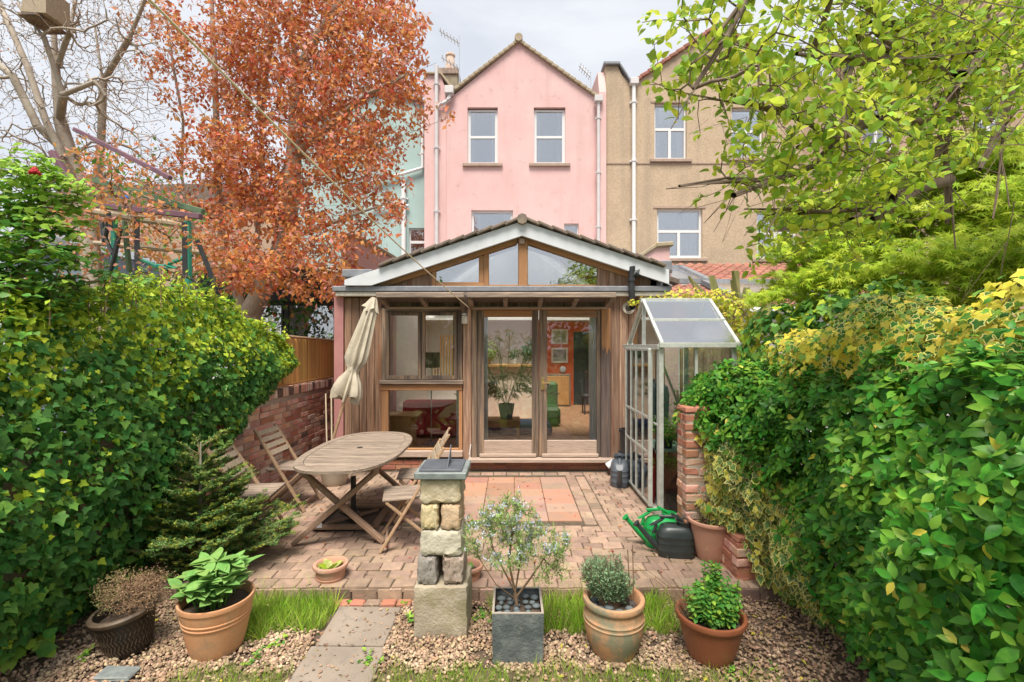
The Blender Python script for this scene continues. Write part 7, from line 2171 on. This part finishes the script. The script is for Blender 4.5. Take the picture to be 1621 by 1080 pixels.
# greenhouse seedlings, rose twigs at right pots
t = plant('greenhouse_seedlings', 'pale green seedlings on the greenhouse shelf', 'seedlings', (2.0, 5.4, .66))
p, u = blob_pts(700, [((1.74, 5.5, .85), (.17, .35, .15)), ((1.75, 5.25, .80), (.13, .14, .12)), ((2.05, 5.6, 1.0), (.15, .3, .4))], .1)
emit(t, T_LEAF, [l_rosel, l_mint], p, u + rnd(len(p), .5) + [0, 0, .6], rnd(len(p)), .05, (rng.random(len(p)) < .5).astype(int), top=0)
t = plant('greenhouse_fern', 'wispy plant standing above the black tub in the greenhouse', 'plant', (1.75, 5.15, .3))
p, u = blob_pts(60, [((1.72, 5.2, .52), (.16, .1, .1))], .1)
branches(t, 'stems', [[(1.75, 5.2, .2), (1.75, 5.2, .42)]], p, .0015, .006, m_twig, .05, .2); q = np.repeat(p, 5, axis=0) + rng.normal(0, .02, (300, 3)); emit(t, T_LEAF, [l_rosel], q, rnd(300), rnd(300), .03, top=0)
# broad leaves at the bottom left corner
bl = plant('broad_leaved_seedling', 'bright broad-leaved hazel seedling at the lower left corner', 'seedling', (-3.0, 2.9, GZ))
pts_ = [P(10, 850, 2.85), P(25, 880, 2.85), P(5, 900, 2.85), P(30, 1000, 2.9), P(45, 1030, 2.85), P(15, 985, 2.85), P(60, 1000, 2.95), P(75, 1015, 2.9), P(10, 1040, 2.8), P(50, 985, 2.95), P(-10, 860, 2.85)]
branches(bl, 'stems', [[(-3.05, 2.95, GZ), (-3.06, 2.95, .1)]], pts_, .002, .006, m_twig, .1)
q = np.repeat(np.array(pts_), 3, axis=0) + rng.normal(0, .03, (33, 3)); emit(bl, t_ellip(.42, 4, .08, .2, .7), [l_rosel, l_rose], q, np.array([.3, -.7, .7]) + rnd(33, .25), np.array([.4, -.4, -.4]) + rnd(33, .5), rng.uniform(.07, .12, 33), [0, 1, 0] * 11)

# ------------------------------------------------------------------ ground cover
def in_grass(x, y):
    w = .05 * snoise(x * 6, y * 6, 1)
    a = (x > -2.02 + w) & (x < -1.27) & (y > 3.06 + w + .10 * (x > -1.6)) & (y < 3.57)
    b = (x > .10 + w) & (x < 1.12 + w) & (y > 3.13 + w) & (y < 3.58)
    b2 = (x > -.17) & (x <= .12 + w) & (y > 3.3 + w) & (y < 3.52) & (rng.random(len(x)) < .35)
    c = (y < 2.80 + w * 1.5 - .05 * np.abs(x) + .04 * (x < -1.2)) & (x > -1.95 + w) & (x < 1.5 + w) & ~((x > -1.28) & (x < -.8))
    d = (x > 1.0) & (x < 1.6) & (y > 3.1 + w) & (y < 3.55) & (rng.random(len(x)) < .12)
    return a | b | b2 | c | d
n = 110000
x = rng.uniform(-2.2, 1.7, n); y = rng.uniform(1.6, 3.6, n)
k = in_grass(x, y) & (rng.random(n) < np.where(y < 2.85, .5 + .25 * snoise(x * 3, y * 3), 1))
x, y = x[k], y[k]; n = len(x)
gl = np.where(y > 3, rng.uniform(.03, .19, n) * (.8 + .45 * snoise(x * 9, y * 9, 5)), rng.uniform(.02, .11, n))
Tt = np.stack([rng.normal(0, .5, n) + .4 * snoise(x * 7, y * 7, 2), rng.normal(0, .5, n), np.ones(n)], 1)
V, Fc, FM = T_BLADE
V = V * [.04, 1, 1]
emit(None, (V, Fc, FM), [l_grass, l_grassy], np.stack([x, y, np.full(n, GZ - .015)], 1), rng.normal(0, 1, (n, 3)) * [1, 1, .1], Tt, gl, (rng.random(n) < np.where(y < 2.75, .3, .10)).astype(int), top=0, stuff='grass', smooth=False)
bpy.data.objects['grass']['label'] = 'tufts of bright green grass between gravel, path and patio'
# long loose tufts
# gravel
m_grav = M('gravel_stone', (.34, .23, .14), (.50, .38, .26), 5, .9, .2, 60, vary=.48, hue=.025)
m_chip = M('bark_chip', (.26, .16, .10), (.40, .28, .19), 7, .95, .3, 60, vary=.35, hue=.015)
n = 52000
x = rng.uniform(-3.0, 2.3, n); y = rng.uniform(2.2, 3.5, n)
g = in_grass(x, y)
edge = -2.75 + .12 * snoise(y * 5, x) 
path_ = (x > -1.27) & (x < -.80) & (y < 3.45)
soily = (x > 1.15) | (x < edge)
keep = ~path_ & (~g | (rng.random(n) < .10)) & (~soily | (rng.random(n) < .22))
keep &= ~((snoise(x * 4, y * 4, 6) > .38) & (rng.random(n) < .75))
x, y, soily = x[keep], y[keep], soily[keep]; n = len(x)
s = .009 + .022 * rng.random(n) ** 1.6
z = GZ - .004 + rng.uniform(-.004, .014, n) + np.where(x > 1.2, .045 * np.exp(-((x - 1.75) / .5) ** 2), 0)
emit(None, T_PEB, [m_grav, m_chip], np.stack([x, y, z], 1), np.array([0, 0, 1.]) + rnd(n, .5), rnd(n), s, ((soily & (rng.random(n) < .7)) | (rng.random(n) < .22)).astype(int), top=0, stuff='gravel', smooth=False)
bpy.data.objects['gravel']['label'] = 'pale buff gravel around the pots'
# bark / leaf litter on the right bed
n = 7500
x = np.where(rng.random(n) < .6, rng.uniform(1.05, 2.6, n), rng.uniform(-3, 1.1, n)); y = rng.uniform(2.2, 3.9, n)
emit(None, T_LEAF, [m_chip, l_dry, l_gold], np.stack([x, y, GZ + .004 + .05 * np.exp(-((x - 1.75) / .5) ** 2) * (y < 3.4) + rng.uniform(0, .01, n)], 1), np.array([0, 0, 1.]) + rnd(n, .4), rnd(n), rng.uniform(.014, .045, n), rng.choice([0, 1, 2], n, p=[.6, .36, .04]), top=0, stuff='leaf_litter')
# weeds
def weeds(pts, s, mats, seed=0):
    LP = []; LN = []; LT = []; LS = []
    for (x, y, k, sp) in pts:
        for j in range(k):
            a = rng.uniform(0, 6.28); d = rng.random() * sp
            c = np.array([x + d * math.cos(a), y + d * math.sin(a), GZ + .01 + rng.uniform(0, .03)])
            for i in range(4):
                t = rng.uniform(0, 6.28); LP.append(c); LT.append([math.cos(t), math.sin(t), .3]); LN.append(np.array([0, 0, 1.]) + rng.normal(0, .3, 3)); LS.append(s * rng.uniform(.6, 1.2))
    return LP, LN, LT, LS
spots_ = [(-.86, 2.86, 10, .09), (-.68, 3.28, 12, .07), (-1.5, 3.0, 10, .08), (-1.55, 2.85, 8, .1), (1.45, 3.05, 10, .07), (1.5, 2.75, 12, .1), (1.42, 3.35, 10, .08), (1.25, 2.72, 8, .08), (.16, 3.2, 8, .05), (-.2, 3.3, 14, .08), (1.6, 3.2, 8, .06), (-2.6, 2.9, 8, .08), (1.7, 2.6, 8, .07), (-1.2, 3.49, 3, .03), (-.8, 3.48, 4, .04), (1.38, 3.6, 10, .07)]
a = weeds(spots_, .026, None)
emit(None, T_ROUND, [l_rosel, l_mint], *a, (rng.random(len(a[0])) < .4).astype(int), top=0, stuff='weeds')
bpy.data.objects['weeds']['label'] = 'low green weeds in the gravel'
n = 700
x = rng.uniform(-2.8, 1.9, n); y = 3.55 + 3.1 * rng.random(n) ** .8
emit(None, T_LEAF, [l_beech, l_dry], np.stack([x, y, np.full(n, .006)], 1), np.array([0, 0, 1.]) + rnd(n, .25), rnd(n), rng.uniform(.02, .045, n), (rng.random(n) < .5).astype(int), top=0, stuff='fallen_leaves')
bpy.data.objects['fallen_leaves']['label'] = 'scattered fallen copper leaves on the paving'
# moss in the patio joints
n = 2600
x = rng.uniform(-2.4, 1.5, n); y = rng.uniform(3.52, 4.3, n); k = snoise(x * 2.2, y * 4, 8) > .25; x, y = x[k], y[k]; n = len(x)
y = PY0 + np.round((y - PY0) / PD) * PD + rng.normal(0, .003, n)
emit(None, T_PEB, [M('moss', (.22, .20, .04), (.34, .24, .05), 9, .95, vary=.2)], np.stack([x, y, np.full(n, -.004)], 1), np.array([0, 0, 1.]) + rnd(n, .1), rnd(n), rng.uniform(.006, .014, n), top=0, stuff='moss')
# stone edging in the left bed, flat slate by the pot
for k, (px_, py_, Y_, sx, sy, sz_) in enumerate(((185, 1070, 2.72, .10, .05, .03),)):
    m = MB(); c = P(px_, py_, Y_); m.box(c.x - sx, c.y - sy, GZ, c.x + sx, c.y + sy, GZ + sz_, .006, jit=.006); m.build('flat_slate', m_slate, None, cat='stone', label='flat grey slate lying in the gravel at the lower left')
m = MB(); m.box(-2.42, 3.42, GZ, -2.3, 3.52, GZ + .16, .01, jit=.012); m.build('edging_stone', m_teakpale, None, cat='stone', label='small upright stone between the fir sapling and the sage pot')
sheet('lawn', -12, -60, 12, 1.55, GZ + .03, m_lawn)
# a garden behind the camera: lawn and trees that the glazing reflects
for lb, c, rr, nn in (('round green tree behind the camera, left', (-5, -7, 3.2), 2.6, 3500), ('round green tree behind the camera, right', (4.5, -9, 3.4), 3.0, 3500)):
    t = thing('garden_tree', lb, 'tree', (c[0], c[1], GZ))
    p, u = blob_pts(nn, [(c, (rr, rr, rr * .9)), ((c[0] + rr * .6, c[1], c[2] - .6), (rr * .7,) * 3)], .3)
    emit(t, T_LEAF, [l_ivym, l_ivyd], p, u + rnd(nn, .5), rnd(nn), .28, (rng.random(nn) < .5).astype(int), top=0)
    branches(t, 'branches', [[(c[0], c[1], GZ), (c[0], c[1], 1.5), c]], p[::40], .01, .16, m_bark, .5)
t = thing('garden_hedge', 'clipped hedge closing the far end of the garden behind the camera', 'hedge', (0, -13, GZ))
p, u = blob_pts(5000, [((x, -13.5, 1.2), (2.4, .9, 1.6)) for x in range(-12, 13, 3)], .4)
emit(t, T_LEAF, [l_ivym, l_ivyd], p, u + rnd(len(p), .5), rnd(len(p)), .3, (rng.random(len(p)) < .5).astype(int), top=0)
# bare fine twigs among the apple leaves
tw = MB()
for k in range(70):
    a = P(R.uniform(1180, 1640), R.uniform(-40, 330), R.uniform(1.9, 2.7)); d = Vector((R.uniform(-1, .2), R.uniform(-.3, .3), R.uniform(-.8, .7))).normalized()
    ln = R.uniform(.15, .4); b = a + d * ln; mid = (a + b) / 2 + Vector((R.uniform(-.07, .07), 0, R.uniform(-.09, .09)))
    tw.tube(bez([a, mid, b], 5), [.0024 - .0014 * i / 10 for i in range(11)], 4, False)
tw.build('fine_twigs', m_barkd, ap, kind='stuff')
